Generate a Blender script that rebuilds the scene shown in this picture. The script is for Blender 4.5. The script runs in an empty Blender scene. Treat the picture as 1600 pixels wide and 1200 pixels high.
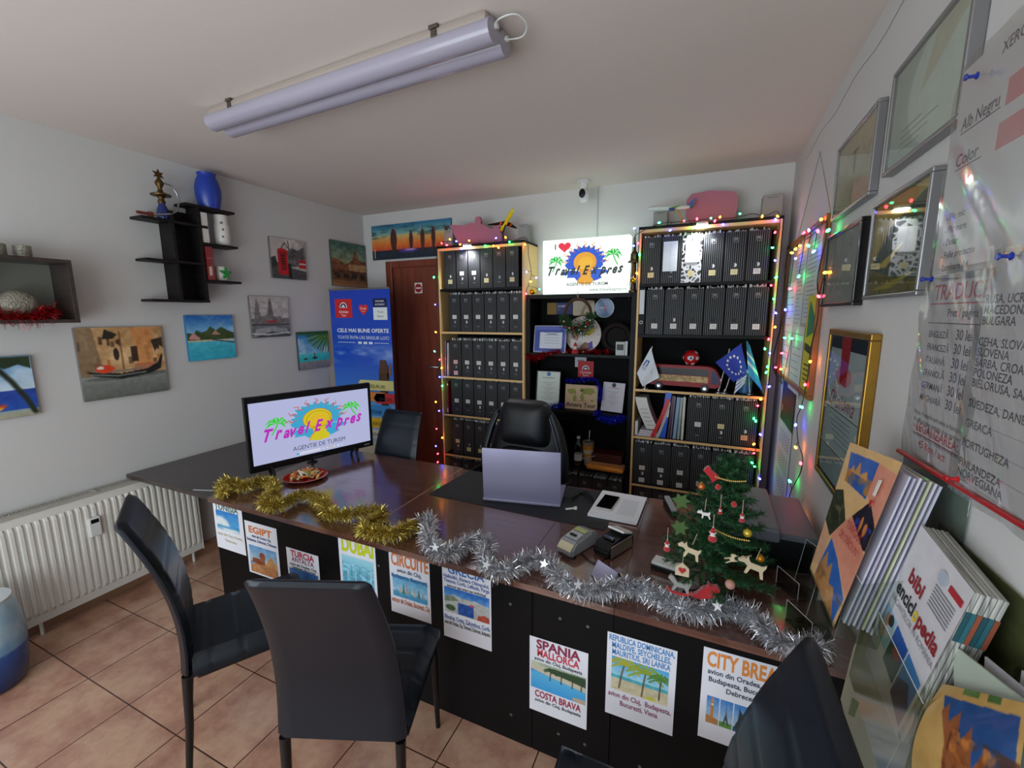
import bpy, bmesh, math, random
import numpy as np
from mathutils import Vector, Matrix, Euler
PI=math.pi
random.seed(7); np.random.seed(7)
scene=bpy.context.scene; COL=scene.collection
# ---------------------------------------------------------------- camera
H=1.740241
YAW,PITCH,ROLL,FPX=math.radians(24.12746),math.radians(9.16631),math.radians(-0.27378),677.304
_f=Vector((-math.sin(YAW)*math.cos(PITCH),math.cos(YAW)*math.cos(PITCH),-math.sin(PITCH)))
_r=Vector((math.cos(YAW),math.sin(YAW),0)); _u=_r.cross(_f)
CR=_r*math.cos(ROLL)+_u*math.sin(ROLL); CU=-_r*math.sin(ROLL)+_u*math.cos(ROLL)
cam=bpy.data.cameras.new('camera'); camo=bpy.data.objects.new('camera',cam); COL.objects.link(camo)
cam.sensor_width=36; cam.lens=FPX/1600*36; cam.clip_start=.02
M=Matrix((CR,CU,-_f)).transposed().to_4x4(); M.translation=(0,0,H); camo.matrix_world=M
scene.camera=camo
# ---------------------------------------------------------------- light + exposure
vs=scene.view_settings; vs.view_transform='Standard'; vs.look='None'; vs.gamma=1; vs.use_curve_mapping=False
vs.exposure=1.02
w=bpy.data.worlds.new('world'); scene.world=w; w.use_nodes=True
bg=w.node_tree.nodes['Background']; bg.inputs[0].default_value=(.80,.88,1,1); bg.inputs[1].default_value=.9
def area_light(name,loc,rot,sx,sy,e,col):
    l=bpy.data.lights.new(name,'AREA'); l.shape='RECTANGLE'; l.size=sx; l.size_y=sy; l.energy=e; l.color=col
    o=bpy.data.objects.new(name,l); COL.objects.link(o); o.location=loc; o.rotation_euler=rot; return o
WIN_E=40; LED_E=9; SIGN_S=.58; SCREEN_S=.38; BULB_S=24; CASE_S=.9
# daylight entering by the shop window behind the camera
area_light('daylight',(-1.45,-1.5,1.45),(math.radians(122),0,0),3.4,2.1,WIN_E,(.87,.94,1))
try: scene.cycles.use_denoising=True
except Exception: pass
# ---------------------------------------------------------------- pixel rays onto real planes of the room
def ray(px,py): return _f*FPX+CR*(px-800)-CU*(py-600)
def onX(px,py,X): d=ray(px,py); t=X/d.x; return Vector((X,d.y*t,H+d.z*t))
def onY(px,py,Y): d=ray(px,py); t=Y/d.y; return Vector((d.x*t,Y,H+d.z*t))
def onZ(px,py,Z): d=ray(px,py); t=(Z-H)/d.z; return Vector((d.x*t,d.y*t,Z))
XL,XR,YB,ZC=-3.32,.48,3.66,2.75
DT=.75
# ---------------------------------------------------------------- colours + materials
def lin(c):
    if isinstance(c,str): c=[int(c[i:i+2],16)/255 for i in (0,2,4)]
    return tuple((x/12.92 if x<=.04045 else ((x+.055)/1.055)**2.4) for x in c[:3])
MATS={}
def mat(name,col='888888',rough=.5,metal=0,spec=.5,bump=0,bscale=60,var=0,vscale=8,coat=0,sheen=0,emit=None,es=0,trans=0,alpha=1,ior=1.45):
    if name in MATS: return MATS[name]
    m=bpy.data.materials.new(name); m.use_nodes=True; nt=m.node_tree; N=nt.nodes; L=nt.links
    b=N['Principled BSDF']; c=lin(col); I=b.inputs
    I['Base Color'].default_value=(*c,1); I['Roughness'].default_value=rough; I['Metallic'].default_value=metal
    I['Specular IOR Level'].default_value=spec; I['IOR'].default_value=ior
    I['Coat Weight'].default_value=coat; I['Coat Roughness'].default_value=.08
    I['Sheen Weight'].default_value=sheen; I['Transmission Weight'].default_value=trans; I['Alpha'].default_value=alpha
    tc=N.new('ShaderNodeTexCoord')
    nz=N.new('ShaderNodeTexNoise'); nz.inputs['Scale'].default_value=vscale; nz.inputs['Detail'].default_value=4
    L.new(tc.outputs['Object'],nz.inputs['Vector'])
    r=N.new('ShaderNodeMapRange'); r.inputs[3].default_value=1-max(var,.02); r.inputs[4].default_value=1+max(var,.02)
    L.new(nz.outputs['Fac'],r.inputs[0])
    mx=N.new('ShaderNodeVectorMath'); mx.operation='SCALE'; mx.inputs[0].default_value=c; L.new(r.outputs[0],mx.inputs['Scale'])
    L.new(mx.outputs[0],I['Base Color'])
    if bump:
        n2=N.new('ShaderNodeTexNoise'); n2.inputs['Scale'].default_value=bscale; n2.inputs['Detail'].default_value=3
        L.new(tc.outputs['Object'],n2.inputs['Vector'])
        bp=N.new('ShaderNodeBump'); bp.inputs['Strength'].default_value=bump; bp.inputs['Distance'].default_value=.01
        L.new(n2.outputs['Fac'],bp.inputs['Height']); L.new(bp.outputs[0],I['Normal'])
    if emit: I['Emission Color'].default_value=(*lin(emit),1); I['Emission Strength'].default_value=es
    MATS[name]=m; return m
def printmat(name,rough=.5,coat=0,es=0):
    if name in MATS: return MATS[name]
    m=bpy.data.materials.new(name); m.use_nodes=True; nt=m.node_tree; b=nt.nodes['Principled BSDF']
    a=nt.nodes.new('ShaderNodeAttribute'); a.attribute_name='Col'
    if es:
        b.inputs['Base Color'].default_value=(.02,.02,.02,1); nt.links.new(a.outputs['Color'],b.inputs['Emission Color']); b.inputs['Emission Strength'].default_value=es
    else: nt.links.new(a.outputs['Color'],b.inputs['Base Color'])
    b.inputs['Roughness'].default_value=rough; b.inputs['Coat Weight'].default_value=coat; b.inputs['Coat Roughness'].default_value=.05
    MATS[name]=m; return m
PAPER=printmat('printed_paper',.6); CANV=printmat('printed_canvas',.7); GLOSSP=printmat('glossy_print',.3,.3)
SCREEN=printmat('screen_image',.25,0,SCREEN_S); LIGHTBOX=printmat('backlit_print',.4,0,SIGN_S); PLASTICCOL=printmat('coloured_plastic',.35,.2)
BLACK=mat('black_plastic','0c0d10',.38,spec=.35); BLACKM=mat('black_matt','08080a',.7,spec=.15); BLACKLAM=mat('black_laminate','09090b',.5,spec=.22,var=.1,bump=.05,bscale=200)
VINYL=mat('black_vinyl','10161e',.40,spec=.22,coat=.35,bump=.08,bscale=350); VINYL.node_tree.nodes['Principled BSDF'].inputs['Coat Roughness'].default_value=.28; VINYL.node_tree.nodes['Principled BSDF'].inputs['Coat Tint'].default_value=(.8,.9,1,1); LEATHER=mat('black_leather','0d1013',.42,spec=.5,bump=.15,bscale=260)
BIRCH=mat('birch_edge','d9b47a',.5,var=.06,vscale=20); WHITEP=mat('white_plastic','d6d6d4',.4); GREYP=mat('grey_plastic','8c8f93',.4)
RADW=mat('radiator_enamel','dddbd3',.35); SILVER=mat('brushed_silver','b7b9bc',.3,1,var=.05); CHROME=mat('chrome','d8d8d8',.12,1)
SILVERF=mat('satin_silver_frame','8d8c8e',.35,.7)
GOLDF=mat('gold_frame','9c7630',.35,.8,var=.15,vscale=30); WOODF=mat('brown_wood_frame','8b5328',.5,var=.2,vscale=20)
LILAC=mat('lilac_grey_lid','8e8ba6',.4,.25); REDP=mat('red_plastic','a5181c',.35); GREENP=mat('green_plastic','1f8a3c',.4)
def clearmat(name,col,rough,fac):
    m=bpy.data.materials.new(name); m.use_nodes=True; nt=m.node_tree; N=nt.nodes; L=nt.links
    N.remove(N['Principled BSDF']); t=N.new('ShaderNodeBsdfTransparent'); t.inputs[0].default_value=(*lin(col),1)
    g=N.new('ShaderNodeBsdfGlossy'); g.inputs['Roughness'].default_value=rough; mx=N.new('ShaderNodeMixShader')
    fr=N.new('ShaderNodeFresnel'); fr.inputs[0].default_value=1.5; ad=N.new('ShaderNodeMath'); ad.operation='ADD'; ad.inputs[1].default_value=fac; ad.use_clamp=True
    nz=N.new('ShaderNodeTexNoise'); nz.inputs['Scale'].default_value=6; mr=N.new('ShaderNodeMapRange'); mr.inputs[3].default_value=.97; mr.inputs[4].default_value=1
    L.new(nz.outputs['Fac'],mr.inputs[0]); ml=N.new('ShaderNodeMath'); ml.operation='MULTIPLY'
    ge=N.new('ShaderNodeNewGeometry'); iv=N.new('ShaderNodeMath'); iv.operation='SUBTRACT'; iv.inputs[0].default_value=1; L.new(ge.outputs['Backfacing'],iv.inputs[1]); m2=N.new('ShaderNodeMath'); m2.operation='MULTIPLY'; L.new(mr.outputs[0],m2.inputs[0]); L.new(iv.outputs[0],m2.inputs[1])
    L.new(fr.outputs[0],ad.inputs[0]); L.new(ad.outputs[0],ml.inputs[0]); L.new(m2.outputs[0],ml.inputs[1]); L.new(ml.outputs[0],mx.inputs[0])
    L.new(t.outputs[0],mx.inputs[1]); L.new(g.outputs[0],mx.inputs[2]); L.new(mx.outputs[0],N['Material Output'].inputs[0]); MATS[name]=m; return m
GLASS=clearmat('clear_glass','f6faf8',.02,.04); ACRYL=clearmat('clear_acrylic','dfe6e2',.08,.06); SLEEVE=clearmat('plastic_sleeve','eef0ee',.12,.10)
FILM=clearmat('greenish_acrylic','d3d6c0',.15,.12)
def node_mat(name,build,rough=.5,coat=0,crough=.1,spec=.5):
    m=bpy.data.materials.new(name); m.use_nodes=True; nt=m.node_tree; b=nt.nodes['Principled BSDF']
    b.inputs['Roughness'].default_value=rough; b.inputs['Coat Weight'].default_value=coat; b.inputs['Coat Roughness'].default_value=crough; b.inputs['Specular IOR Level'].default_value=spec
    build(nt,b); MATS[name]=m; return m
def ramp(nt,stops):
    r=nt.nodes.new('ShaderNodeValToRGB'); e=r.color_ramp.elements
    while len(e)<len(stops): e.new(.5)
    for k,(p,c) in zip(e,stops): k.position=p; k.color=(*lin(c),1)
    return r
def wood(scale,c1,c2,stretch=(1,12,12)):
    def b(nt,p):
        N=nt.nodes; L=nt.links; tc=N.new('ShaderNodeTexCoord'); mp=N.new('ShaderNodeMapping'); mp.inputs['Scale'].default_value=stretch
        nz=N.new('ShaderNodeTexNoise'); nz.inputs['Scale'].default_value=scale; nz.inputs['Detail'].default_value=8; nz.inputs['Distortion'].default_value=.4
        L.new(tc.outputs['Object'],mp.inputs[0]); L.new(mp.outputs[0],nz.inputs['Vector'])
        r=ramp(nt,[(.3,c1),(.7,c2)]); L.new(nz.outputs['Fac'],r.inputs[0]); L.new(r.outputs[0],p.inputs['Base Color'])
    return b
WALNUT=node_mat('walnut_laminate',wood(3,'4a2b21','70483a'),.24,1.0,.13)
WALNUT.node_tree.nodes['Principled BSDF'].inputs['Coat IOR'].default_value=1.9
WENGE=node_mat('wenge_laminate',wood(4,'100e0e','211c1b'),.5,0,.2,.2)
WENGE_SHEEN=node_mat('shelf_laminate_and_wing_reflection',wood(3,'2c2321','3f3330'),.36,.3,.12)  # the box shelf's own brown; on the desk wing its grey imitates reflection
DOORW=node_mat('red_brown_veneer',wood(2.5,'672b1a','84402a',(10,10,.8)),.4,.2,.2)
def _tile(nt,p):
    N=nt.nodes; L=nt.links; tc=N.new('ShaderNodeTexCoord'); mp=N.new('ShaderNodeMapping'); mp.inputs['Location'].default_value=(1.935+.3545*10,-.848+.350*10,0)
    br=N.new('ShaderNodeTexBrick'); br.offset=0; br.squash=1; I=br.inputs
    I['Scale'].default_value=1; I['Mortar Size'].default_value=.0028; I['Brick Width'].default_value=.3545; I['Row Height'].default_value=.350; I['Mortar Smooth'].default_value=.1; I['Bias'].default_value=0
    L.new(tc.outputs['Object'],mp.inputs[0]); L.new(mp.outputs[0],br.inputs['Vector'])
    nz=N.new('ShaderNodeTexNoise'); nz.inputs['Scale'].default_value=5; nz.inputs['Detail'].default_value=8; nz.inputs['Roughness'].default_value=.65; L.new(tc.outputs['Object'],nz.inputs['Vector'])
    r=ramp(nt,[(.25,'946557'),(.45,'bb8c76'),(.6,'d0a78c'),(.8,'bf8d78')]); L.new(nz.outputs['Fac'],r.inputs[0])
    L.new(r.outputs[0],I['Color1']); 
    hs=N.new('ShaderNodeHueSaturation'); hs.inputs['Value'].default_value=.9; L.new(r.outputs[0],hs.inputs['Color']); L.new(hs.outputs[0],I['Color2'])
    I['Mortar'].default_value=(*lin('4a2c20'),1); L.new(br.outputs['Color'],p.inputs['Base Color'])
    bp=N.new('ShaderNodeBump'); bp.inputs['Strength'].default_value=.4; bp.inputs['Distance'].default_value=.003; bp.invert=True
    L.new(br.outputs['Fac'],bp.inputs['Height']); n2=N.new('ShaderNodeTexNoise'); n2.inputs['Scale'].default_value=25; L.new(tc.outputs['Object'],n2.inputs['Vector'])
    b2=N.new('ShaderNodeBump'); b2.inputs['Strength'].default_value=.12; b2.inputs['Distance'].default_value=.01; L.new(n2.outputs['Fac'],b2.inputs['Height']); L.new(bp.outputs[0],b2.inputs['Normal']); L.new(b2.outputs[0],p.inputs['Normal'])
TILE=node_mat('terracotta_tile',_tile,.26,.3,.12)
WALLM=mat('white_plaster','c8c6c4',.9,spec=.2,bump=.05,bscale=40,var=.03,vscale=1.2); CEILM=mat('ceiling_paint','d6cbc3',.95,spec=.1,bump=.05,bscale=30,var=.03,vscale=.8)
def _stripe(nt,p):
    N=nt.nodes; L=nt.links; tc=N.new('ShaderNodeTexCoord'); sx=N.new('ShaderNodeSeparateXYZ'); L.new(tc.outputs['Object'],sx.inputs[0])
    m=N.new('ShaderNodeMath'); m.operation='MULTIPLY'; m.inputs[1].default_value=2*PI/.0125; L.new(sx.outputs[0],m.inputs[0])
    s=N.new('ShaderNodeMath'); s.operation='SINE'; L.new(m.outputs[0],s.inputs[0])
    r=ramp(nt,[(.0,'0b0b0d'),(.80,'0d0d0f'),(.92,'5c5d61'),(1,'727478')]); 
    a=N.new('ShaderNodeMapRange'); a.inputs[1].default_value=-1; a.inputs[2].default_value=1; L.new(s.outputs[0],a.inputs[0]); L.new(a.outputs[0],r.inputs[0]); L.new(r.outputs[0],p.inputs['Base Color'])
STRIPE=node_mat('pinstriped_card',_stripe,.5,0,.1,.22)
def _vor(nt,p):
    N=nt.nodes; L=nt.links; tc=N.new('ShaderNodeTexCoord'); v=N.new('ShaderNodeTexVoronoi'); v.feature='DISTANCE_TO_EDGE'; v.inputs['Scale'].default_value=28
    L.new(tc.outputs['Object'],v.inputs['Vector']); r=ramp(nt,[(.0,'d8d8da'),(.10,'c8c8ca'),(.16,'1a1a1e')]); L.new(v.outputs['Distance'],r.inputs[0]); L.new(r.outputs[0],p.inputs['Base Color'])
VORO=node_mat('cell_patterned_card',_vor,.35,.1)
def _pages(nt,p):
    N=nt.nodes; L=nt.links; tc=N.new('ShaderNodeTexCoord'); mp=N.new('ShaderNodeMapping'); mp.inputs['Scale'].default_value=(260,6,6)
    nz=N.new('ShaderNodeTexNoise'); nz.inputs['Scale'].default_value=1; nz.inputs['Detail'].default_value=3; L.new(tc.outputs['Object'],mp.inputs[0]); L.new(mp.outputs[0],nz.inputs['Vector'])
    r=ramp(nt,[(.35,'6f706c'),(.6,'b4b4ae')]); L.new(nz.outputs['Fac'],r.inputs[0]); L.new(r.outputs[0],p.inputs['Base Color'])
PAGES=node_mat('page_edges',_pages,.7)
# ---------------------------------------------------------------- mesh builder
_rb={}
def rbox_geo(sx,sy,sz,r,seg=2):
    k=(round(sx,4),round(sy,4),round(sz,4),round(r,4),seg)
    if k in _rb: return _rb[k]
    bm=bmesh.new(); bmesh.ops.create_cube(bm,size=1)
    for v in bm.verts: v.co=Vector((v.co.x*sx,v.co.y*sy,v.co.z*sz))
    r=min(r,.49*min(sx,sy,sz))
    if r>0: bmesh.ops.bevel(bm,geom=bm.edges[:],offset=r,segments=seg,affect='EDGES',profile=.5)
    bm.verts.index_update(); g=([v.co.copy() for v in bm.verts],[[v.index for v in f.verts] for f in bm.faces]); bm.free(); _rb[k]=g; return g
class MB:
    def __init__(s): s.v=[];s.f=[];s.m=[];s.c=[]
    def add(s,vs,fs,m=0,c=None,T=None):
        o=len(s.v)
        if T is not None: vs=[T@Vector(v) for v in vs]
        s.v.extend(tuple(v) for v in vs); s.f.extend([i+o for i in f] for f in fs); s.m.extend([m]*len(fs))
        cc=(1,1,1) if c is None else (lin(c) if isinstance(c,str) else c); s.c.extend([cc]*len(fs)); return s
    def box(s,x0,x1,y0,y1,z0,z1,r=0,m=0,c=None,seg=2):
        g=rbox_geo(abs(x1-x0),abs(y1-y0),abs(z1-z0),r,seg); return s.add(g[0],g[1],m,c,Matrix.Translation(((x0+x1)/2,(y0+y1)/2,(z0+z1)/2)))
    def obox(s,ctr,size,rot=(0,0,0),r=0,m=0,c=None):
        g=rbox_geo(*size,r); return s.add(g[0],g[1],m,c,Matrix.Translation(ctr)@Euler(rot).to_matrix().to_4x4())
    def tube(s,pts,rad,n=8,m=0,c=None,cap=True,closed=False,sq=None):
        pts=[Vector(p) for p in pts]; k=len(pts); R=rad if hasattr(rad,'__len__') else [rad]*k; vs=[];fs=[]; up=None
        for i,p in enumerate(pts):
            if closed: t=(pts[(i+1)%k]-pts[i-1])
            else: t=(pts[min(i+1,k-1)]-pts[max(i-1,0)])
            t=t.normalized() if t.length>1e-9 else Vector((0,0,1))
            if up is None: up=Vector((0,0,1)) if abs(t.z)<.9 else Vector((0,1,0))
            a=t.cross(up); a=a.normalized() if a.length>1e-6 else t.orthogonal().normalized(); b=a.cross(t).normalized(); up=b
            q=1 if sq is None else sq
            for j in range(n):
                th=2*PI*j/n; vs.append(p+a*math.cos(th)*R[i]+b*math.sin(th)*R[i]*q)
        for i in range(k if closed else k-1):
            for j in range(n): i2=(i+1)%k; fs.append([i*n+j,i*n+(j+1)%n,i2*n+(j+1)%n,i2*n+j])
        if cap and not closed: fs.append(list(range(n))[::-1]); fs.append([(k-1)*n+j for j in range(n)])
        fs=[f[::-1] for f in fs]; return s.add(vs,fs,m,c)
    def cyl(s,ctr,r,h,n=20,m=0,c=None,r2=None,axis='z'):
        r2=r if r2 is None else r2; x,y,z=ctr; vs=[(r*math.cos(2*PI*j/n),r*math.sin(2*PI*j/n),0) for j in range(n)]+[(r2*math.cos(2*PI*j/n),r2*math.sin(2*PI*j/n),h) for j in range(n)]
        fs=[[j,(j+1)%n,n+(j+1)%n,n+j] for j in range(n)]+[list(range(n))[::-1],list(range(n,2*n))]
        T=Matrix.Translation(ctr)
        if axis=='y': T=T@Euler((PI/2,0,0)).to_matrix().to_4x4()
        if axis=='x': T=T@Euler((0,PI/2,0)).to_matrix().to_4x4()
        return s.add(vs,fs,m,c,T)
    def lathe(s,prof,n=24,m=0,c=None,T=None):
        vs=[];fs=[]
        for r,z in prof:
            for j in range(n): vs.append((r*math.cos(2*PI*j/n),r*math.sin(2*PI*j/n),z))
        k=len(prof)
        for i in range(k-1):
            for j in range(n): fs.append([i*n+j,i*n+(j+1)%n,(i+1)*n+(j+1)%n,(i+1)*n+j])
        fs.append(list(range(n))[::-1]); fs.append([(k-1)*n+j for j in range(n)]); return s.add(vs,fs,m,c,T)
    def prism(s,pts,y0,y1,m=0,c=None,T=None):   # outline in x,z extruded along y (y0 is the front)
        n=len(pts); A=sum(pts[i][0]*pts[(i+1)%n][1]-pts[(i+1)%n][0]*pts[i][1] for i in range(n))
        if A<0: pts=pts[::-1]
        vs=[(x,y0,z) for x,z in pts]+[(x,y1,z) for x,z in pts]
        fs=[list(range(n)),list(range(n,2*n))[::-1]]+[[i,n+i,n+(i+1)%n,(i+1)%n] for i in range(n)]; return s.add(vs,fs,m,c,T)
    def sphere(s,ctr,r,m=0,c=None,n=12,sc=(1,1,1),rot=(0,0,0)):
        k=n//2; prof=[(max(1e-4,math.sin(PI*i/k)),-math.cos(PI*i/k)) for i in range(k+1)]
        T=Matrix.Translation(ctr)@Euler(rot).to_matrix().to_4x4()@Matrix.Diagonal((r*sc[0],r*sc[1],r*sc[2],1)); return s.lathe(prof,n,m,c,T)
    def text(s,t,x,z,h,wd=None,y=-.001,m=0,c='000000',al='L',bold=0,shear=0,wmax=None,T=None):
        vs,fs,W=text_geo(t,bold,shear); k=h/.7
        kx=k if wd is None else wd/max(W,1e-4)
        if wmax and W*kx>wmax: kx=wmax/W
        ox=x if al=='L' else (x-W*kx/2 if al=='C' else x-W*kx)
        return s.add([(ox+a*kx,y,z+b*k) for a,b in vs],fs,m,c,T)
    def build(s,name,mats,parent=None,smooth=None,loc=None,rot=None):
        me=bpy.data.meshes.new(name); me.from_pydata(s.v,[],s.f); 
        if not isinstance(mats,(list,tuple)): mats=[mats]
        for q in mats: me.materials.append(q)
        me.polygons.foreach_set('material_index',np.array(s.m,dtype=np.int32))
        if any(q.name in ('printed_paper','printed_canvas','glossy_print','screen_image','backlit_print','coloured_plastic') for q in mats):
            at=me.color_attributes.new('Col','FLOAT_COLOR','CORNER'); tot=np.array([len(f) for f in s.f]); c=np.repeat(np.array(s.c,dtype=np.float32),tot,axis=0)
            at.data.foreach_set('color',np.concatenate([c,np.ones((len(c),1),np.float32)],1).ravel())
        me.update()
        if smooth is not None:
            me.shade_smooth(); me.set_sharp_from_angle(angle=math.radians(smooth))
        return link(name,me,parent,loc,rot)
def link(name,me,parent=None,loc=None,rot=None):
    o=bpy.data.objects.new(name,me); COL.objects.link(o)
    if parent: o.parent=parent
    if loc is not None: o.location=loc
    if rot is not None: o.rotation_euler=rot
    return o
_tc={}
def text_geo(t,bold=0,shear=0):
    k=(t,bold,shear)
    if k in _tc: return _tc[k]
    cu=bpy.data.curves.new('t','FONT'); cu.body=t; cu.offset=bold; cu.shear=shear; cu.resolution_u=2 if len(t)>14 else 3
    o=bpy.data.objects.new('t',cu); COL.objects.link(o); dg=bpy.context.evaluated_depsgraph_get(); me=bpy.data.meshes.new_from_object(o.evaluated_get(dg))
    vs=[(v.co.x,v.co.y) for v in me.vertices]; fs=[list(p.vertices) for p in me.polygons]
    bpy.data.objects.remove(o); bpy.data.meshes.remove(me); bpy.data.curves.remove(cu)
    x0=min([v[0] for v in vs] or [0]); W=max([v[0] for v in vs] or [0])-x0; vs=[(a-x0,b) for a,b in vs]; _tc[k]=(vs,fs,W); return _tc[k]
def thing(name,label,cat,loc=(0,0,0),rz=0,group=None,rot=None):
    o=bpy.data.objects.new(name,None); COL.objects.link(o); o.empty_display_size=.05; o.location=loc; o.rotation_euler=rot if rot else (0,0,rz); return tag(o,label,cat,group)
def tag(o,label,cat,group=None,kind=None):
    o['label']=label; o['category']=cat
    if group: o['group']=group
    if kind: o['kind']=kind
    return o
def struct(o): o['kind']='structure'; return o
def dup(r,loc,rz,label,group=None):
    n=r.copy(); COL.objects.link(n); n.location=loc; n.rotation_euler=(0,0,rz); n['label']=label
    if group: n['group']=group
    for ch in list(r.children):
        c=ch.copy(); COL.objects.link(c); c.parent=n
        for g in ch.children: d=g.copy(); COL.objects.link(d); d.parent=c
    return n
def catmull(P,n=8):
    P=[Vector(p) for p in P]; out=[]
    for i in range(len(P)-1):
        a=P[max(i-1,0)];b=P[i];c=P[i+1];d=P[min(i+2,len(P)-1)]
        for k in range(n):
            t=k/n; out.append(.5*((2*b)+(c-a)*t+(2*a-5*b+4*c-d)*t*t+(3*b-a-3*c+d)*t**3))
    return out+[P[-1]]
# ---------------------------------------------------------------- little painter for printed pictures
class Pic:
    def __init__(s,asp,res=90,bg='ffffff',seed=1):
        s.nx=int(res*asp) if asp>1 else res; s.ny=res if asp>1 else int(res/asp); s.asp=asp; s.rs=np.random.RandomState(seed)
        s.U,s.V=np.meshgrid(np.linspace(0,asp,s.nx+1),np.linspace(0,1,s.ny+1)); s.a=np.ones((s.ny+1,s.nx+1,3))*np.array(s.h(bg))
    def h(s,c): return np.array([int(c[i:i+2],16)/255 for i in (0,2,4)]) if isinstance(c,str) else np.array(c)
    def noise(s,fx,fy=None,oct=3):
        fy=fy or fx; out=np.zeros_like(s.U); amp=1; tot=0
        for k in range(oct):
            gx,gy=int(fx*s.asp)+3,int(fy)+3; g=s.rs.rand(gy+1,gx+1); x=s.U*fx; y=s.V*fy; x=np.clip(x,0,gx-1.001); y=np.clip(y,0,gy-1.001)
            i=x.astype(int); j=y.astype(int); a=x-i; b=y-j; a=a*a*(3-2*a); b=b*b*(3-2*b)
            out+=amp*((g[j,i]*(1-a)+g[j,i+1]*a)*(1-b)+(g[j+1,i]*(1-a)+g[j+1,i+1]*a)*b); tot+=amp; amp*=.55; fx*=2; fy*=2
        return out/tot
    def mix(s,m,c,a=1):
        m=np.clip(m,0,1)*a; s.a=s.a*(1-m[...,None])+s.h(c)*m[...,None]; return s
    def grad(s,y0,y1,c0,c1):
        t=np.clip((s.V-y0)/(y1-y0),0,1)[...,None]; b=(s.V>=min(y0,y1)-1e-9)&(s.V<=max(y0,y1)+1e-9); g=s.h(c0)*(1-t)+s.h(c1)*t; s.a=np.where(b[...,None],g,s.a); return s
    def poly(s,pts,c,a=1):
        ins=np.zeros_like(s.U,bool); n=len(pts)
        for i in range(n):
            x0,y0=pts[i]; x1,y1=pts[(i+1)%n]
            if y0==y1: continue
            cr=((s.V>=y0)!=(s.V>=y1)); xi=x0+(s.V-y0)*(x1-x0)/(y1-y0); ins^=cr&(s.U<xi)
        return s.mix(ins.astype(float),c,a)
    def rect(s,x0,y0,x1,y1,c,a=1): return s.mix(((s.U>=x0)&(s.U<=x1)&(s.V>=y0)&(s.V<=y1)).astype(float),c,a)
    def ell(s,x,y,rx,ry,c,a=1,soft=.15): d=((s.U-x)/rx)**2+((s.V-y)/ry)**2; return s.mix((1-d)/soft+.5,c,a)
    def line(s,pts,wd,c,a=1):
        d=np.full_like(s.U,9.)
        for (x0,y0),(x1,y1) in zip(pts,pts[1:]):
            dx,dy=x1-x0,y1-y0; t=np.clip(((s.U-x0)*dx+(s.V-y0)*dy)/(dx*dx+dy*dy+1e-9),0,1); d=np.minimum(d,np.hypot(s.U-x0-t*dx,s.V-y0-t*dy))
        return s.mix(1.5-d/wd*1.5,c,a)
    def tex(s,amt,f,fy=None,mask=None):
        n=(s.noise(f,fy)-.5)*2*amt; 
        if mask is not None: n=n*mask
        s.a=np.clip(s.a+n[...,None],0,1); return s
    def palm(s,x,y,h,c='1f7a2a',tr='3a2a1c',lean=.1,r=None):
        r=r or h*.45; s.line([(x,y),(x+lean*h*.4,y+h*.5),(x+lean*h,y+h)],.012+h*.02,tr); tx,ty=x+lean*h,y+h
        for k in range(9):
            a=PI*(-.15+1.3*k/8); ex=tx+r*math.cos(a); ey=ty+r*.55*math.sin(a)-r*.25; mxx=tx+r*.55*math.cos(a); my=ty+r*.5*math.sin(a)+.06*r
            s.line([(tx,ty),(mxx,my),(ex,ey)],.014+h*.03,c)
        return s
    def put(s,mb,x0,z0,wd,ht,y=0,m=0,fn=None):
        nx,ny=s.nx,s.ny; o=len(mb.v); X=np.linspace(x0,x0+wd,nx+1); Z=np.linspace(z0,z0+ht,ny+1)
        for j in range(ny+1):
            for i in range(nx+1): mb.v.append((X[i],y,Z[j]) if fn is None else fn(i/nx,j/ny))
        c=s.a; lc=np.where(c<=.04045,c/12.92,((np.clip(c,0,1)+.055)/1.055)**2.4); fc=(lc[:-1,:-1]+lc[1:,:-1]+lc[:-1,1:]+lc[1:,1:])/4
        k=nx+1
        for j in range(ny):
            for i in range(nx): a=o+j*k+i; mb.f.append([a,a+1,a+1+k,a+k]); mb.m.append(m); mb.c.append(tuple(fc[j,i]))
        return mb
# ================================================================ THE ROOM
def slab(name,x0,x1,y0,y1,z0,z1,m,**k): return struct(MB().box(x0,x1,y0,y1,z0,z1,0).build(name,m))
YR=-1.6
slab('floor',XL-.1,XR+.1,YR-.1,YB+.1,-.1,0,TILE); slab('ceiling',XL-.1,XR+.1,YR-.1,YB+.1,ZC,ZC+.1,CEILM)
slab('wall_left',XL-.1,XL,YR-.1,YB+.1,0,ZC,WALLM); slab('wall_right',XR,XR+.1,YR-.1,YB+.1,0,ZC,WALLM)
b=MB(); b.box(XL,-3.03,YB,YB+.1,0,ZC); b.box(-2.22,XR,YB,YB+.1,0,ZC); b.box(-3.03,-2.22,YB,YB+.1,2.27,ZC); struct(b.build('wall_back',WALLM))
b=MB(); b.box(XL,XR,YR-.1,YR,0,.12); b.box(XL,XR,YR-.1,YR,2.6,ZC); b.box(XL,-3.2,YR-.1,YR,.12,2.6); b.box(.3,XR,YR-.1,YR,.12,2.6); struct(b.build('wall_front',WALLM))
b=MB(); b.box(-3.2,.3,YR-.08,YR-.03,.12,.18); b.box(-3.2,.3,YR-.08,YR-.03,2.54,2.6); [b.box(x-.03,x+.03,YR-.08,YR-.03,.12,2.6) for x in (-3.17,-2.0,-.85,.27)]; wf=struct(b.build('window_1',WHITEP)); b=MB().box(-3.17,.27,YR-.057,YR-.053,.18,2.54); b.build('pane',GLASS,wf)
b=MB()
b.prism([(0,0),(.07,0),(0,.10)],0,.01) if 0 else None
SKIRT=mat('tile_skirting','a07a60',.4,var=.15,vscale=14)
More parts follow.
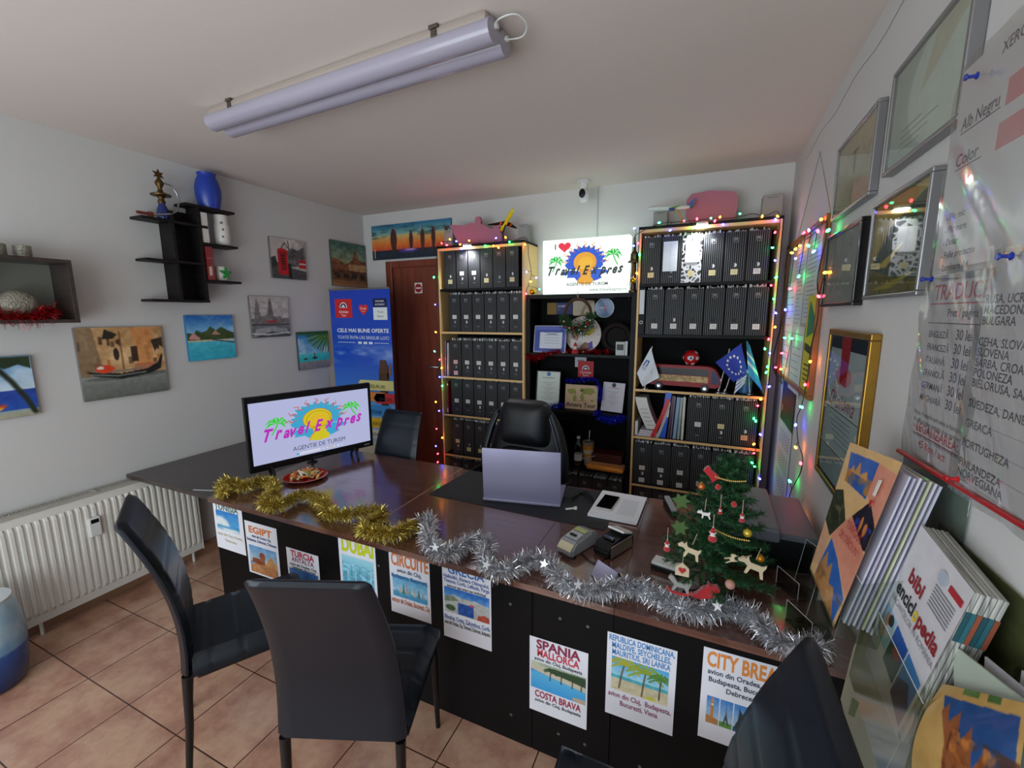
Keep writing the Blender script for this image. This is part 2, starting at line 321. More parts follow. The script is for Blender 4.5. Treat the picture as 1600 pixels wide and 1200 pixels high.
struct(MB().box(XL,XL+.012,YR,YB,0,.08,.002).build('baseboard_left',SKIRT)); struct(MB().box(XR-.012,XR,YR,YB,0,.08,.002).build('baseboard_right',SKIRT))
# pencil-thin crack along the top of the right wall
cr=MB(); pts=[(XR-.001,1.0+.12*i,2.66+.012*math.sin(i*1.3)) for i in range(20)]; cr.tube(pts,.0013,4); struct(cr.build('wall_crack_1',mat('crack_line','8f8984',.9)))
# door in the back wall
d=MB(); d.box(-2.955,-2.25,YB-.01,YB+.03,0,2.21,.003); door=struct(d.build('door_1',DOORW))
f=MB(); f.box(-3.03,-2.955,YB-.035,YB+.03,0,2.27,.006); f.box(-2.955,-2.22,YB-.035,YB+.03,2.205,2.27,.006); f.box(-2.25,-2.22,YB-.035,YB+.03,0,2.205,.004); f.build('door_frame',DOORW,door)
h=MB(); h.obox((-2.42,YB-.015,1.22),(.035,.008,.22),r=.003); h.tube([(-2.42,YB-.012,1.222),(-2.42,YB-.06,1.222),(-2.43,YB-.065,1.222),(-2.53,YB-.065,1.225)],.009,8); h.build('door_handle',SILVER,door,40)
s=MB(); s.box(-2.695,-2.605,YB-.0115,YB-.01,1.949,2.052,0,0,'e8e4e2'); s.prism([(-2.65+.041*math.cos(t*PI/16),2.0+.041*math.sin(t*PI/16)) for t in range(32)],YB-.0125,YB-.0115,0,'a8101c'); s.box(-2.68,-2.62,YB-.0135,YB-.0125,1.993,2.007,0,0,'f4f2f2')
tag(s.build('no_entry_sticker',PAPER),'square white sticker with red no entry disc on the brown door','sticker')
# security camera on ceiling
t=thing('security_camera','small white dome camera hanging under the ceiling above the lit sign','camera',(-.937,3.47,ZC))
MB().lathe([(.05,0),(.05,-.012),(.032,-.02),(.028,-.05),(.030,-.062)],24).build('mount',WHITEP,t,40)
c=MB(); c.sphere((0,0,-.105),.047,0,None,20,(1,1,1.15)); c.build('camera_head',WHITEP,t,60)
MB().lathe([(.001,-.002),(.02,0),(.024,.004),(.02,.008)],20,T=Matrix.Translation((0,-.046,-.10))@Euler((PI/2,0,0)).to_matrix().to_4x4()@Matrix.Diagonal((1,1.4,1,1))).build('lens',BLACK,t,60)
c=MB(); c.tube([(-.87,YB-.004,ZC-.0),(-.87,YB-.004,2.3),(-.87,YB-.004,1.95)],.004,6); tag(c.build('cable_duct',mat('painted_cable','b9b6b4',.7)),'thin white cable running down the back wall behind the lit sign','cable')
# ---- ceiling lamp (off)
t=thing('ceiling_lamp','long twin tube white plastic batten lamp under the ceiling, switched off','ceiling lamp',(-1.525,1.555,0),math.radians(-2.0))
LENS=mat('lilac_white_diffuser','a29cab',.22,coat=.4); LBODY=mat('lamp_housing','a3968d',.5)
def capsule(mb,x0,x1,y,z,ry,rz,n=16,k=6):
    pts=[];R=[]
    for i in range(k+1): a=PI/2*i/k; pts.append((x0+ry*(1-math.sin(a)),y,z)); R.append(max(.002,ry*math.cos(PI/2-a)))
    for i in range(k,-1,-1): a=PI/2*i/k; pts.append((x1-ry*(1-math.sin(a)),y,z)); R.append(max(.002,ry*math.cos(PI/2-a)))
    mb.tube(pts,R,n,sq=rz/ry)
b=MB(); b.box(-.79,.79,-.08,.08,ZC-.045,ZC,.016); b.build('housing',LBODY,t,40)
for y in (-.043,.043):
    b=MB(); capsule(b,-.80,.80,y,ZC-.055,.044,.04); b.build('diffuser',LENS,t,50)
for x in (-.6,.58):
    b=MB(); b.box(x-.012,x+.012,-.086,-.079,ZC-.04,ZC-.015,.002); b.box(x-.02,x+.02,-.088,-.078,ZC-.012,ZC,.002); b.build('clip',mat('dark_clip','5c5048',.5,.5),t)
b=MB(); b.tube(catmull([(.79,-.03,ZC-.03),(.83,-.045,ZC-.025),(.88,-.03,ZC-.02),(.895,.02,ZC-.03),(.86,.055,ZC-.04),(.79,.04,ZC-.04)],5),.0028,6); [b.tube([(.785,y,ZC-.035),(.81,y,ZC-.035)],.010,10) for y in (-.03,.05)]; b.build('power_cable',WHITEP,t,50)
# ================================================================ LEFT WALL
def wallcanvas(name,label,quad,X,pic,cat='wall picture',edge='3a3a3c',th=.022,mt=None,side='L'):
    P=[onX(px,py,X) for px,py in quad]; y0=(P[0].y+P[3].y)/2; y1=(P[1].y+P[2].y)/2; z1=(P[0].z+P[1].z)/2; z0=(P[2].z+P[3].z)/2
    wd,ht=abs(y1-y0),z1-z0
    if side=='L': t=thing(name,label,cat,(XL+.001,min(y0,y1),z0),PI/2)
    else: t=thing(name,label,cat,(XR-.001,max(y0,y1),z0),-PI/2)
    return t,wd,ht
def canvas_art(quad,name,label,pic,edge='6d6a68'):
    t,wd,ht=wallcanvas(name,label,quad,-3.30,pic)
    b=MB(); b.box(0,wd,-.02,0,0,ht,.0015,0,edge); b.build('stretcher_frame',CANV,t); b=MB(); pic.put(b,0.001,0.001,wd-.002,ht-.002,-.0206); b.build('painted_face',CANV,t); return t
# gondola
p=Pic(1.02,120,'c49a68',3); p.tex(.16,5,5).tex(.08,16,16)
for k in range(26): x=p.rs.rand()*1.0; y=.4+p.rs.rand()*.55; p.rect(x,y,x+.03+.03*p.rs.rand(),y+.06+.07*p.rs.rand(),['3a2619','5a3a22','efc98c','b8602c','2c1c14'][k%5],.75)
p.poly([(.0,1),(.18,1),(.26,.35),(.1,.3),(0,.3)],'5d5040',.55); p.poly([(.32,.98),(.46,.9),(.4,.84),(.28,.84)],'2a2218'); p.ell(.42,.62,.035,.09,'2e2116'); p.poly([(.5,.3),(.5,.95),(.47,.95),(.47,.3)],'7a4a26',.7)
p.poly([(.62,.98),(.9,1),(.86,.45),(.66,.45)],'d28a4c',.8); p.rect(.6,.5,.68,.72,'3c2418'); p.poly([(.86,.8),(1.02,.84),(1.02,.66),(.96,.72),(.9,.62)],'33281c'); p.rect(.62,.36,.95,.46,'b96240',.7)
p.grad(0,.33,'62655f','8a8c86'); p.poly([(0,.28),(.3,.33),(1.02,.33),(1.02,.28),(.3,.25)],'4a4c48',.6)
p.poly([(.05,.41),(.14,.33),(.45,.26),(.8,.30),(.95,.36),(1.0,.56),(.99,.60),(.92,.46),(.78,.38),(.45,.34),(.2,.38)],'16161a'); p.poly([(.1,.40),(.25,.36),(.6,.36),(.82,.42),(.6,.40),(.3,.40)],'8a7a68'); p.ell(.27,.42,.11,.055,'d9401c'); p.ell(.22,.44,.04,.02,'e8dccb'); p.line([(1.0,.55),(1.0,.66),(.96,.66)],.012,'b9a06a'); p.line([(0.1,.36),(.4,.31),(.75,.33)],.008,'9aa08e'); p.tex(.05,20,20)
canvas_art([(113,512),(250,510),(265,610),(133,628)],'gondola_canvas','square canvas print of a black gondola before orange canal houses',p)
p=Pic(1.03,90,'2a6fb8',4); p.grad(.58,1,'8cc4e6','1c62b4'); p.mix((p.noise(4,5)-.45)*2.2*(p.V>.6),'dfeaf2',.6); p.grad(0,.43,'2aa7c4','4cc0d4'); p.poly([(0,.42),(.0,.62),(.15,.60),(.2,.68),(.3,.62),(.42,.66),(.5,.76),(.62,.66),(.75,.74),(.9,.64),(1.03,.6),(1.03,.46)],'3c4f24'); p.poly([(.02,.48),(.12,.62),(.26,.5),(.25,.46)],'c98f84'); p.poly([(.5,.56),(.6,.66),(.72,.56)],'c08a7c'); p.rect(0,.42,1.03,.455,'cfc0a0'); p.poly([(.55,.46),(1.03,.38),(1.03,.34),(.5,.44)],'45505c'); p.tex(.07,14,14); p.tex(.05,6,30,(p.V<.42)*1.)
canvas_art([(288,493),(362,492),(370,558),(297,565)],'lagoon_canvas','small canvas print of a turquoise lagoon with green bungalow island',p,'2c6a94')
p=Pic(1.0,90,'b9b1ab',5); p.poly([(0,0),(1,0),(1,.22),(.45,.3),(0,.45)],'4b4a4a'); p.poly([(.0,.5),(.12,.55),(.18,.3),(0,.25)],'2e2c2c'); p.poly([(.45,.3),(.46,.7),(.6,.8),(.75,.75),(.95,.85),(1,.85),(1,.35)],'5d5858'); p.tex(.2,9,9,((p.U>.42)&(p.V>.3))*1.); p.line([(.3,.75),(.4,.9),(.52,.75),(.5,.95)],.02,'3a3434'); p.poly([(.46,.02),(.46,.4),(.55,.4),(.56,.0)],'1e1c1e'); p.rect(.78,.3,1,.52,'b01e28'); p.rect(.78,.4,1,.43,'d8c8c8'); p.rect(.18,.1,.46,.7,'c01822'); p.ell(.32,.7,.14,.05,'c01822'); p.rect(.26,.2,.40,.6,'5a0d14')
for k in range(6): p.rect(.26,.2+k*.066,.40,.212+k*.066,'c01822')
p.rect(.18,.62,.46,.66,'8e1018'); p.tex(.05,12)
canvas_art([(419,370),(475,377),(480,438),(427,434)],'phone_box_canvas','canvas print of a red telephone box on a grey street with red bus',p)
p=Pic(1.05,90,'4a6c62',6); p.grad(.5,1,'9aa07c','3f6660'); p.grad(0,.5,'4a2c1a','8b5a34'); p.poly([(0,.42),(0,.62),(.2,.6),(.4,.5),(.5,.55),(.62,.62),(.66,.74),(.70,.80),(.72,.9),(.74,.80),(.8,.74),(.84,.62),(1.05,.6),(1.05,.3),(0,.3)],'7a4a2c'); p.poly([(.5,.36),(.5,.52),(1.05,.52),(1.05,.34)],'c29468',.8); p.rect(0,.27,1.05,.36,'5a3420'); 
for k in range(4): p.ell(.15+k*.25,.24,.09,.06,'2c1810')
p.tex(.14,10,14); p.grad(0,.15,'a87a50','7a4c30'); p.tex(.06,8,30)
canvas_art([(516,374),(570,384),(573,448),(520,448)],'basilica_canvas','sepia canvas print of a domed basilica and bridge under green sky',p,'3a4a44')
p=Pic(1.0,90,'b7b0ac',7); p.poly([(0,.28),(0,.45),(.08,.46),(.12,.8),(.16,.95),(.2,.8),(.24,.5),(.42,.55),(.45,.8),(.5,1.0),(.55,.8),(.58,.5),(.75,.52),(.8,.46),(1,.48),(1,.28)],'777170'); p.tex(.12,14,14,((p.V>.3)&(p.V<.9))*1.); p.rect(0,.28,1,.33,'4a4a4e'); p.rect(.38,.35,.64,.41,'a82a34'); p.grad(0,.28,'3c4044','7c8084'); p.poly([(0,.0),(.1,.2),(.5,.26),(.9,.2),(1,.05),(.5,.14)],'b4b4b4',.7); p.line([(0,.1),(.4,.06),(1,.1)],.02,'d8d8d8'); p.tex(.08,12)
canvas_art([(389,462),(449,464),(454,526),(395,527)],'riverside_canvas','grey canvas print of a clock tower by a river with red bus',p)
p=Pic(1.0,90,'2f86c8',8); p.grad(.4,1,'8cc8e4','2478bc'); p.mix((p.noise(3,4)-.42)*2.6*((p.V>.42)&(p.V<.85)),'f2f6f8',.9); p.grad(.2,.42,'27c0c0','5ad4cc'); p.grad(0,.2,'8c8688','a39c9a'); [p.line([(k*.09,0),(.2+k*.07,.2)],.008,'5c5656') for k in range(10)]
for k in range(12): a=PI*(1.02+.5*k/12); p.line([(1.02,.98),(1.02+.75*math.cos(a),.98+.55*math.sin(a))],.03,'2a6a2c' if k%2 else '7a9a30')
p.line([(0,.98),(1,.96)],.08,'2c5c2c'); p.poly([(.12,.28),(.2,.25),(.3,.29),(.2,.31)],'3c3a20'); p.poly([(.4,.3),(.5,.24),(.62,.3),(.5,.33)],'3a3820'); p.line([(.5,.3),(.5,.42)],.02,'3a3820'); p.tex(.05,14)
canvas_art([(464,518),(512,518),(516,574),(468,577)],'boats_canvas','small canvas print of longboats on turquoise water under palm leaves',p,'30424c')
p=Pic(1.0,90,'3f80c8',9); p.grad(.45,1,'b8d0e0','4a88c4'); p.mix((p.noise(3,4)-.4)*2*(p.V>.45),'dfe6ea',.6); p.grad(.12,.45,'1c4fae','1e3e9a'); p.grad(0,.12,'a69a7c','8fa6a4'); p.poly([(.5,1),(1,1),(1,.78),(.85,.86),(.7,.8),(.6,.9)],'1f3318'); p.line([(.55,.95),(.75,.6),(.88,.3),(.96,.05)],.05,'1c2414'); p.line([(.2,.05),(.45,.12),(.62,.2)],.05,'c8401c'); p.line([(.2,.02),(.45,.08),(.6,.17)],.025,'e0b040'); p.tex(.06,12)
canvas_art([(0,558),(46,556),(63,647),(0,655)],'beach_palm_canvas','canvas print of a leaning palm and red boat on a blue beach',p) if 0 else None
t=thing('beach_palm_canvas','canvas print of a leaning palm and red boat on a blue beach','wall picture',(XL+.001,.72,1.215),PI/2); MB().box(0,.338,-.02,0,0,.32,.0015,0,'24486c').build('stretcher_frame',CANV,t); b=MB(); p.put(b,.001,.001,.336,.318,-.0206); b.build('painted_face',CANV,t)
# tiered wall shelf
t=thing('tiered_wall_shelf','dark brown tiered shelf with staggered boards high on the left wall','wall shelf',(XL+.001,0,0),0)
b=MB(); b.box(0,.018,1.765,2.0,1.845,2.43,.001); b.build('back_panel',WENGE,t)
for y in (1.765,1.93):
    b=MB(); b.box(.018,.14,y,y+.018,1.845,2.46 if y>1.9 else 2.40,.001); b.build('upright_panel',WENGE,t)
for y0,y1,z in ((1.60,1.99,2.345),(1.60,1.95,2.095),(1.60,1.95,1.845),(1.86,2.19,2.475),(1.948,2.19,2.235),(1.948,2.19,1.985)):
    b=MB(); b.box(.018,.145,y0,y1,z-.016,z,.001); b.build('shelf_board',WENGE,t)
# hookah on the shelf
t=thing('hookah','dark bronze and blue hookah with star top and curled silver hose','hookah',(XL+.085,1.755,2.346)); t.scale=(1.12,1.12,1.12)
b=MB(); b.lathe([(.028,0),(.03,.006),(.034,.03),(.026,.06),(.017,.085),(.016,.095)],24); b.build('glass_base',mat('blue_glass','142a6e',.12,coat=.5),t,60)
BRZ=mat('aged_bronze','5b4424',.38,.8,var=.3,vscale=40)
b=MB(); b.lathe([(.016,.09),(.02,.10),(.013,.115),(.02,.13),(.03,.136),(.048,.133),(.05,.139),(.03,.148),(.014,.155),(.010,.175),(.018,.19),(.022,.205),(.012,.22),(.008,.23)],24); b.build('stem',BRZ,t,50)
pts=[((.03 if k%2==0 else .014)*math.sin(k*PI/6),.247+(.03 if k%2==0 else .014)*math.cos(k*PI/6)) for k in range(12)]; b=MB(); b.prism([(x,z) for x,z in pts],-.004,.004,T=Matrix.Rotation(PI/2,4,'Z')); b.build('star_finial',BRZ,t)
b=MB(); b.tube([(.012,.01,.205),(.02,.05,.20),(.02,.075,.16),(.02,.08,.11),(.03,.06,.06),(.045,.02,.035),(.05,-.04,.02),(.05,-.08,.012)],.0055,8); b.build('hose',SILVER,t,60); b=MB(); b.tube([(.05,-.08,.012),(.05,-.10,.012)],.014,10); b.tube([(.05,-.10,.012),(.05,-.155,.012)],.008,8); b.build('mouthpiece',mat('brown_handle','6b3020',.4),t,50)
b=MB(); b.lathe([(.052,0),(.058,.02),(.068,.07),(.068,.11),(.058,.15),(.045,.175),(.05,.185),(.05,.19),(.04,.19),(.036,.178)],32); o=b.build('blue_vase',mat('cobalt_glaze','1c3a9c',.35,coat=.2),None,60,(XL+.085,2.055,2.475)); tag(o,'plain cobalt blue vase on the top board of the tiered shelf','vase'); o.scale=(1.16,1.16,1.24)
b=MB(); b.lathe([(.036,0),(.046,.008),(.05,.05),(.05,.13),(.043,.17),(.045,.212),(.04,.213),(.036,.17)],28,0,'d9d5cf'); 
for a,zz in ((-.5,.06),(-.4,.11),(-.55,.155)): b.sphere((.049*math.cos(a),.049*math.sin(a),zz),.009,0,'6a6a6c',8,(.3,1,1),(0,0,a))
tag(b.build('white_vase',PLASTICCOL,None,60,(XL+.08,2.125,2.235)),'tall white vase with grey dots under the blue vase','vase')
o=MB().box(0,.10,0,.042,0,.2,.002,0,'d4cfc9').build('white_book',GLOSSP,None,None,(XL+.035,1.957,2.235)); tag(o,'white spined book standing beside the white dotted vase','book')
t=thing('red_book','thick dark red book standing on the tiered shelf beside the leaf cup','book',(XL+.035,1.957,1.985))
MB().box(0,.108,0,.05,0,.225,.003,0,'7c0d16').build('cover',GLOSSP,t); b=MB(); b.box(.1085,.109,.012,.03,.03,.09,0,0,'c9b6a8'); b.box(.1085,.109,.006,.044,.145,.15,0,0,'c06a6a'); b.build('spine_print',PAPER,t); MB().box(.004,.10,.004,.046,.22,.2262,0,0,'d8d2c4').build('page_block',PAPER,t)
t=thing('leaf_cup','white cup with green ribbon leaves on the lowest right board','cup',(XL+.085,2.085,1.985))
MB().lathe([(.034,0),(.044,.01),(.05,.05),(.046,.1),(.042,.1),(.04,.05)],24,0,'c9c6bd').build('cup_body',PLASTICCOL,t,60)
b=MB(); [b.sphere((.052,.0+.022*math.cos(a),.055+.022*math.sin(a)),.024,0,None,10,(.25,1,.42),(a,0,0)) for a in (0.3,PI-.3,PI/2,-PI/2-.5,-PI/2+.5)]; b.build('ribbon_leaf',GREENP,t,60)
# box shelf at left edge
t=thing('box_wall_shelf','dark brown open box shelf at the left end of the left wall','wall shelf',(XL+.001,0,0))
for n,a in (('top_board',(.0,.2,.75,1.22,2.015,2.035)),('bottom_board',(.0,.2,.75,1.20,1.705,1.723)),('side_board',(.0,.2,1.20,1.22,1.705,2.015)),('side_board',(.0,.2,.75,.77,1.723,2.015))):
    MB().box(*a,.0015).build(n,WENGE_SHEEN,t)
MB().box(0,.006,.77,1.2,1.723,2.015).build('back_board',mat('back_hardboard','77786f',.6),t)
MOS=mat('mosaic_mother_of_pearl','8f8b7c',.3,.3,bump=.8,bscale=90,var=.5,vscale=70)
b=MB(); b.sphere((0,0,.075),.075,0,None,24,(.5,1.0,.95)); tag(b.build('mosaic_bowl',MOS,None,60,(XL+.12,1.02,1.728)),'rounded mosaic shell ornament inside the box shelf','ornament')
for k,(y,l) in enumerate(((.985,'leftmost'),(1.075,'second'))):
    b=MB(); b.lathe([(.028,0),(.034,.01),(.034,.06),(.03,.062),(.028,.02)],20); tag(b.build('mosaic_candle_cup',MOS,None,60,(XL+.1,y,2.035)),'small mosaic candle cup on top of the box shelf, %s'%('cut by the photo edge' if k==0 else 'right one of the pair'),'candle cup','candle cups on the box shelf')
# tinsel garlands ---------------------------------------------------
TIN={k:mat('tinsel_'+k,c,.25,.78,var=.35,vscale=60) for k,c in (('gold','c2ae58'),('silver','cccdd2'),('red','a01018'),('blue','1322b4'))}
def tinsel(name,label,path,rad,mt,dens=1000,ln=None,sw=.0016,floor=None,stars=0,group=None):
    P=catmull(path,8); rs=random.Random(len(path)*7+int(rad*1e4)); b=MB(); L=sum((q-p).length for p,q in zip(P,P[1:])); N=int(L*dens); org=P[0].copy()
    b.tube([p-org for p in P],.003,5)
    cum=[0]; [cum.append(cum[-1]+(q-p).length) for p,q in zip(P,P[1:])]
    for i in range(N):
        s=rs.random()*L; j=min(range(len(cum)-1),key=lambda k:0 if cum[k]<=s<=cum[k+1] else 1); t=(s-cum[j])/max(1e-6,cum[j+1]-cum[j]); p=P[j].lerp(P[j+1],t); ax=(P[j+1]-P[j]).normalized()
        d=Vector((rs.gauss(0,1),rs.gauss(0,1),rs.gauss(0,1))); d=(d-ax*d.dot(ax)*.6).normalized(); r=rad*(.65+.5*rs.random())
        m1=p+d*r*.55+Vector((rs.uniform(-1,1),rs.uniform(-1,1),rs.uniform(-1,1)))*rad*.12; e=p+d*r+Vector((rs.uniform(-1,1),rs.uniform(-1,1),rs.uniform(-1.4,.4)))*rad*.22
        if floor is not None: m1.z=max(m1.z,floor+.002); e.z=max(e.z,floor+.001)
        sd=d.cross(Vector((rs.gauss(0,1),rs.gauss(0,1),rs.gauss(0,1)))).normalized()*sw
        b.add([p-sd-org,p+sd-org,m1+sd-org,m1-sd-org,e+sd*.4-org,e-sd*.4-org],[[0,1,2,3],[3,2,4,5]])
    o=b.build(name,TIN[mt],None,None,org); tag(o,label,'tinsel garland',group)
    for k in range(stars):
        s=L*(k+.5)/stars; j=max(i for i in range(len(cum)-1) if cum[i]<=s); p=P[j]; sb=MB(); pts=[((.02 if q%2==0 else .008)*math.sin(q*PI/5),(.02 if q%2==0 else .008)*math.cos(q*PI/5)) for q in range(10)]
        sb.prism(pts,-.0006,.0006,T=Matrix.Translation(p-org+Vector((rs.uniform(-.3,.3)*rad,-rad*.9,rs.uniform(-.2,1)*rad)))@Euler((rs.uniform(-.9,.2),rs.uniform(-1,1),rs.uniform(-.8,.8))).to_matrix().to_4x4()); sb.build('tinsel_star',TIN[mt],o)
    return o
tinsel('red_tinsel','red tinsel lying in the box shelf around the mosaic ornament',[(XL+.16,.86,1.745),(XL+.17,.95,1.74),(XL+.18,1.03,1.735),(XL+.17,1.10,1.755),(XL+.13,1.15,1.78)],.05,'red',1800)
# radiator
t=thing('radiator','white ribbed panel radiator on the left wall with heat meter','radiator',(XL+.0,0,0))
X0,X1=.03,.095; b=MB(); Y0,Y1,Z0,Z1=.05,1.735,.085,.712
n=int((Y1-Y0)/.0335); vs=[];fs=[]; rows=[Z0+.02,Z0+.05,Z1-.065,Z1-.035]
prof=[]
for i in range(n):
    y=Y0+.01+(Y1-Y0-.02)*i/n; w_=(Y1-Y0-.02)/n
    prof+=[(y,0),(y+w_*.30,0),(y+w_*.45,.011),(y+w_*.85,.011)]
prof.append((Y1-.01,0))
for z,k in zip([Z0,Z0+.045,Z0+.065,Z1-.075,Z1-.055,Z1],[0,0,1,1,0,0]): vs+=[(X1+d*k,y,z) for y,d in prof]
m=len(prof)
for r in range(5): fs+=[[r*m+i,r*m+i+1,(r+1)*m+i+1,(r+1)*m+i] for i in range(m-1)]
b.add(vs,fs); b.box(X0,X1-.0005,Y0,Y1,Z0,Z1-.001,.003); b.build('front_panel',RADW,t,25)
for y in (Y0-.004,Y1): MB().box(X0-.01,X1+.006,y,y+.004,Z0-.004,Z1+.006,.001).build('side_cover',RADW,t)
g=MB(); 
for i in range(int((Y1-Y0)/.012)): y=Y0+i*.012; g.box(X0-.005,X1,y+.002,y+.006,Z1-.002,Z1+.004)
for y in (Y0,.62,1.2,Y1-.02): g.box(X0-.01,X1+.004,y,y+.02,Z1-.002,Z1+.007,.001)
g.box(X0-.012,X0-.006,Y0,Y1,Z1-.01,Z1+.007); g.box(X1-.002,X1+.003,Y0,Y1,Z1-.01,Z1+.007); g.build('top_grille',mat('grille_enamel','a9a59c',.4),t)
c=onX(148,822,XL+.115); b=MB(); b.box(X1+.011,X1+.032,c.y-.028,c.y+.028,c.z-.06,c.z+.055,.006); mtr=b.build('heat_meter',WHITEP,t); MB().box(X1+.0322,X1+.0328,c.y-.018,c.y+.018,c.z+.022,c.z+.045).build('meter_display',BLACK,mtr)
b=MB(); b.tube([(.06,Y1-.05,Z0),(.06,Y1-.05,.0)],.009,10); b.tube([(.06,.9,Z0),(.06,.9,.0)],.009,10); b.build('pipe',RADW,t,50)
# round blue and white bin cushion at the left edge
t=thing('beach_ball_pouf','blue and white printed round drum at the lower left edge','pouf',(-2.55,.50,0)) if 0 else None
# roll-up banner
t=thing('roll_up_banner','tall blue roll up banner with white offer lettering and signpost in the corner','banner',(-3.268,3.10,0))
W_,Hb=.71,1.97
MB().box(-.01,W_+.01,-.06,.06,0,.07,.01).build('base_cassette',SILVER,t); b=MB(); b.tube([(W_/2,.02,.07),(W_/2,.02,Hb-.02)],.008,8); b.build('support_pole',SILVER,t)
p=Pic(W_/(Hb-.07),170,'1b49c8',21); A=p.asp; p.grad(0,1,'3f8be0','1a3fb8'); p.grad(.45,.72,'4a93e4','1b46c4'); 
cm=np.clip((p.noise(5,12,4)-.44)*5,0,1)*np.clip(1-abs(p.V-.69)/.055,0,1)*np.clip(1.1-(p.U/A)*.55,0,1); p.mix(cm,'eef2f8',.95); cm=np.clip((p.noise(4,14,3)-.5)*4,0,1)*np.clip(1-abs(p.V-.60)/.04,0,1); p.mix(cm,'b8d4f2',.6); p.grad(0,.25,'d8c68c','e6e0d0'); p.grad(.25,.45,'c8d8ea','6fa6e4')
p.put(b:=MB(),0,.07,W_,Hb-.07,-.001)
U=lambda x:x*W_; V=lambda v:.07+v*(Hb-.07)
def R(x0,v0,x1,v1,c,y=-.002): b.box(U(x0),U(x1),y,-.0012,V(v0),V(v1),0,0,c)
# wooden post and arrows
R(.78,.0,.90,.56,'3c2416'); b.prism([(U(.76),V(.555)),(U(.92),V(.555)),(U(.93),V(.62)),(U(.89),V(.665)),(U(.81),V(.665)),(U(.77),V(.61))],-.004,-.002,0,'4e3320'); [R(.79+.03*k,.60,.80+.03*k,.665,'6e4a30',-.0045) for k in range(4)]; b.prism([(U(.91),V(.57)),(U(.97),V(.60)),(U(.965),V(.65)),(U(.945),V(.65)),(U(.935),V(.61)),(U(.9),V(.60))],-.004,-.002,0,'8a5a40')
for v0,v1,c,s_,x0,x1 in ((.512,.562,'e6dc8e','SEJURURI',.40,.995),(.455,.503,'e08a3c','',.30,.85),(.450,.500,'d8323c','CIRCUITE',.66,1.0),(.385,.44,'3f96de','VOIAJE',.38,.93),(.325,.375,'eac02a','EXOTIC',.42,1.0),(.27,.315,'e8e4da','CROAZIERE',.36,1.0)):
    b.prism([(U(x0),V((v0+v1)/2)),(U(x0+.06),V(v0)),(U(x1),V(v0+.006)),(U(x1),V(v1+.004)),(U(x0+.05),V(v1))],-.006,-.004,0,c); s_ and b.text(s_,U((x0+x1)/2+.03),V(v0+.014),.032,y=-.0066,c='16181c',al='C',bold=.01,wmax=U(x1-x0-.12))
b.build('printed_sheet',GLOSSP,t)
b=MB()
def R2(x0,v0,x1,v1,c,y=-.0035): b.box(U(x0),U(x1),y,y+.0015,V(v0),V(v1),.0,0,c)
R2(.09,.865,.38,.955,'cf2028'); b.text('Christian',U(.235),V(.888),.022,y=-.004,c='f4f0f0',al='C',bold=.012,wmax=U(.25)); b.text('Tour',U(.235),V(.872),.02,y=-.004,c='f4f0f0',al='C',bold=.012)
b.prism([(U(.235)+.045*math.cos(a*PI/10),V(.913)+.05*math.sin(a*PI/10)) for a in range(11)],-.0042,-.0035,0,'f2f2f4'); b.prism([(U(.235)+.037*math.cos(a*PI/10),V(.914)+.040*math.sin(a*PI/10)) for a in range(11)],-.0048,-.0042,0,'1a2450'); b.prism([(U(.20),V(.915)),(U(.235),V(.93)),(U(.27),V(.915))],-.0054,-.0048,0,'f2f2f4')
hx,hz=U(.57),V(.905); hp=[(hx+.0034*16*math.sin(q)**3,hz+.0036*(13*math.cos(q)-5*math.cos(2*q)-2*math.cos(3*q)-math.cos(4*q))) for q in [i*PI/16 for i in range(32)]]; b.prism(hp,-.004,-.0025,0,'dc2c30'); b.text('15 ani',hx,hz-.002,.02,y=-.0045,c='f6e8e0',al='C',bold=.012); b.box(hx-.02,hx+.02,-.0045,-.004,hz-.020,hz-.017,0,0,'f6c8a0')
R2(.73,.915,.95,.955,'0d1a4a'); b.text('PARTENER',U(.84),V(.938),.014,y=-.004,c='f0f0f4',al='C',bold=.01,wmax=.14); b.text('AUTORIZAT',U(.84),V(.923),.014,y=-.004,c='f0f0f4',al='C',bold=.01,wmax=.14); R2(.73,.855,.95,.913,'e4e8e8'); b.text('Travel',U(.84),V(.888),.018,y=-.004,c='1a2a2a',al='C'); b.text('Expres',U(.84),V(.868),.018,y=-.004,c='1a2a2a',al='C')
b.text('CELE MAI BUNE OFERTE',U(.10),V(.795),.034,wd=U(.86),y=-.003,c='f4f6fa',bold=.02); b.text('TOATE ÎNTR-UN SINGUR LOC!',U(.10),V(.762),.03,wd=U(.86),y=-.003,c='e8eefa'); R2(.10,.744,.40,.746,'e8eefa'); R2(.72,.744,.95,.746,'e8eefa'); [R2(.45+.09*k,.739,.51+.09*k,.750,'e8eefa') for k in range(3)]
b.build('lettering',PAPER,t); MB().tube([(-.005,0,Hb),(W_+.005,0,Hb)],.009,8).build('top_rail',SILVER,t)
